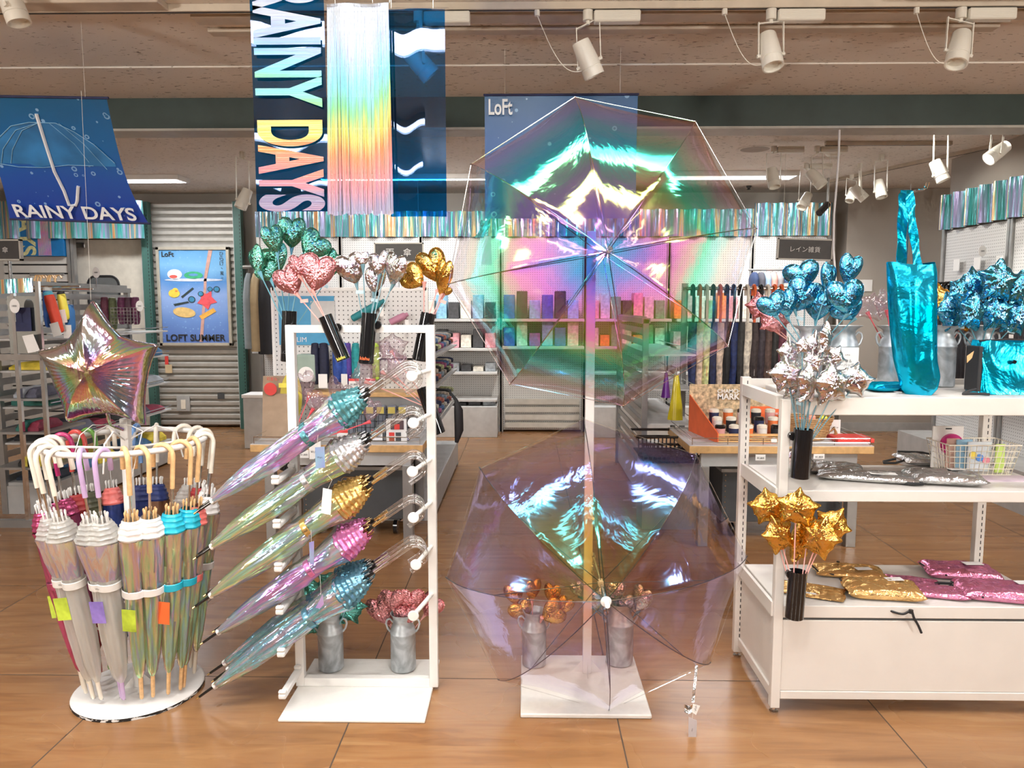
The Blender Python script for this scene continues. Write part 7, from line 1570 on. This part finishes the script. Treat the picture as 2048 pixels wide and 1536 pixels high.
# ---------- right wall display
struct(MB().bx(XR+.02,X1-.001,4.4,7.0,0,CEIL-.001),'wall_side',WALL,0)
wavy(4.5,6.98,XR-.06,1.45+(610-466)/1510*7.0,1.45+(610-400)/1510*7.0,.035,13,'wavy_valance','wavy iridescent valance high on the right hand peg wall','y')
def peg_side(y0,y1,lab):
    t=T('peg_wall_bay',lab,'display wall',(XR,(y0+y1)/2,0),'side peg wall bays'); MB().bx(XR-.01,XR+.01,y0+.02,y1-.02,.3,2.11).build('peg_panel',PEGY,t)
    for y in (y0,y1): MB().bx(XR-.03,XR+.01,y-.018,y+.018,0,2.13).build('upright',GREYM,t)
    MB().bx(XR-.35,XR+.01,y0+.02,y1-.02,0,.3).build('base_box',GREYP,t); MB().tube([(XR-.22,y0,1.62),(XR-.22,y1,1.62)],.014,8).build('rail',CHROME,t)
    for y in (y0+.05,y1-.05): MB().bx(XR-.24,XR-.01,y-.01,y+.01,1.60,1.63).build('bracket',GREYM,t)
peg_side(6.05,6.98,'peg wall bay on the right hand wall, nearest the grey corner'); peg_side(5.1,6.02,'peg wall bay on the right hand wall, with a blue card'); 
bt=T('crook_umbrella','black umbrella hanging in the dense row on the right hand wall','umbrella',(0,0,0),'black umbrellas on the right wall rail')
MB().tube(crook(.60,.86,.04,.012,.05,8),.012,8).build('crook_handle',BLK,bt); pleat([(.006,.0),(.008,.05),(.02,.10),(.030,.3),(.034,.5),(.030,.62)],6,.14,1.4,5,seg=24).build('canopy',M('black_canopy',(.012,.012,.016),.5,var=.4,vs=30),bt)
bw=T('crook_umbrella','striped umbrella with cream handle in the row on the right hand wall','umbrella',(0,0,0),'pale handled umbrellas on the right wall rail')
MB().tube(crook(.60,.86,.04,.012,.05,8),.012,8).build('crook_handle',CREAM,bw)
def stripe():
    m_,t_=newmat('striped_canopy'); k=NT(t_); c=k.n('ShaderNodeTexCoord').outputs['Object']; z=k.n('ShaderNodeSeparateXYZ',{0:c}).outputs[2]; f=k.math('GREATER_THAN',k.math('FRACT',k.math('MULTIPLY',z,18)),.5); k.out(k.n('ShaderNodeBsdfPrincipled',{'Base Color':k.mix(f,(.02,.02,.02),(.75,.73,.68)),'Roughness':.6}).outputs[0]); return m_
pleat([(.006,.0),(.008,.05),(.02,.10),(.030,.3),(.034,.5),(.030,.62)],6,.14,1.4,6,seg=24).build('canopy',stripe(),bw)
zz=1.62+.014-.9
for i in range(34):
    y=6.9-i*.052; src=bw if i in (24,29,31) else bt; loc=(XR-.22+.04,y,zz); rz=PI+rnd.uniform(-.12,.12)
    if i==0: bt.location=loc; bt.rotation_euler=(0,0,rz)
    elif i==24: bw.location=loc; bw.rotation_euler=(0,0,rz)
    else: dup(src,loc,(0,0,rz))
for i,(px,py) in enumerate(((1869,530),(1895,527),(1918,524),(1962,515))):
    Y=[6.7,6.4,6.1,5.6][i]; p=at(px,py,Y); p.x=XR-.05; one(MB().bx(XR-.052,XR-.050,Y-.045,Y+.045,p.z-.05,p.z+.05),'price_tag',PAPER,['white tag with red top, first on the right peg wall','white tag with green top, second on the right peg wall','white tag with blue top, third on the right peg wall','white tag above the blue star balloons'][i],'price tag')
p=at(2040,505,5.25); one(MB().bx(XR-.055,XR-.05,5.16,5.40,p.z-.08,p.z+.10),'rain_card',M('card_blue',(.03,.12,.50),.4,var=.3),'blue rain card on the right peg wall, at the picture edge','card')
# notice on the column
c=at(1730,571,8.68); t=T('wall_notice','small white notice on the grey column','notice',(c.x,8.69,c.z)); MB().bx(c.x-.085,c.x+.085,8.688,8.694,c.z-.065,c.z+.065).build('sheet',PAPER,t); text('―――\n―――――\n――――',INK,t,(c.x,8.685,c.z),1,width=.12)
c=at(332,730,8.75); t=T('fire_notice','narrow red and yellow notice strip beside the poster','notice',tuple(c)); MB().bx(c.x-.04,c.x+.04,YS-.05,YS-.045,c.z-.10,c.z+.0).build('yellow_sheet',M('notice_tan',(.65,.5,.3),.5),t); MB().bx(c.x-.04,c.x+.0,YS-.05,YS-.045,c.z+.0,c.z+.10).build('red_sheet',RED,t)
# ---------- sub-parts: pieces that belong to a part hang under it
SUB={'lettering':('card','panel','print','price_tag','printed_sheet','strap','brand_label','tube','board','wood_slats','back_board','sheet','oval_card','blue_film','cardboard_panel','brand_label'),
 'tag_string':('price_tag','closing_strap'),'slots':('post',),'levelling_foot':('post',),'rivets':('box',),'corner_plate':('box',),'ferrule_tip':('ferrule',),'vent_grille':('lamp_body',),'lit_lens':('lamp_body',),
 'switch':('switch_plate',),'conductor_slot':('rail',),'strut':('rib',),'window_glass':('window_rim',),'yellow_label':('round_sticker',),'round_sticker':('cardboard_panel','wood_slats'),'needle':('dial',),'red_photo':('photo',),
 'printed_fruit':('backing_card',),'hang_slot':('backing_card',),'beak_print':('duck_head_print',),'photo_area':('print',),'header':('card',),'price_label':('bag_body',),'snap_button':('bag_body',),'zipper':('bag_body',),'rib_tips':('canopy',),'ruffle':('gathered_collar',)}
base=lambda o:o.name.split('.')[0]
for root in [o for o in bpy.data.objects if o.parent is None and len(o.children)]:
    ch=sorted(root.children,key=lambda o:(len(o.name.split('.')),o.name)); order={o.name:i for i,o in enumerate(bpy.data.objects)}
    used={}
    for c in list(ch):
        w=SUB.get(base(c))
        if not w: continue
        cand=[p for p in ch if base(p) in w and p is not c and p.parent is root]
        if not cand: continue
        cc=c.matrix_local@(sum((Vector(b) for b in c.bound_box),Vector())/8)
        def dist(p): return ((p.matrix_local@(sum((Vector(b) for b in p.bound_box),Vector())/8))-cc).length+used.get(p.name,0)*(10 if base(c)=='strut' else 0)
        p=min(cand,key=dist); used[p.name]=used.get(p.name,0)+1
        if any(base(q) in SUB and q.parent is c for q in c.children): continue
        m=p.matrix_local.inverted()@c.matrix_local; c.parent=p; c.matrix_parent_inverse=Matrix.Identity(4); c.matrix_basis=m
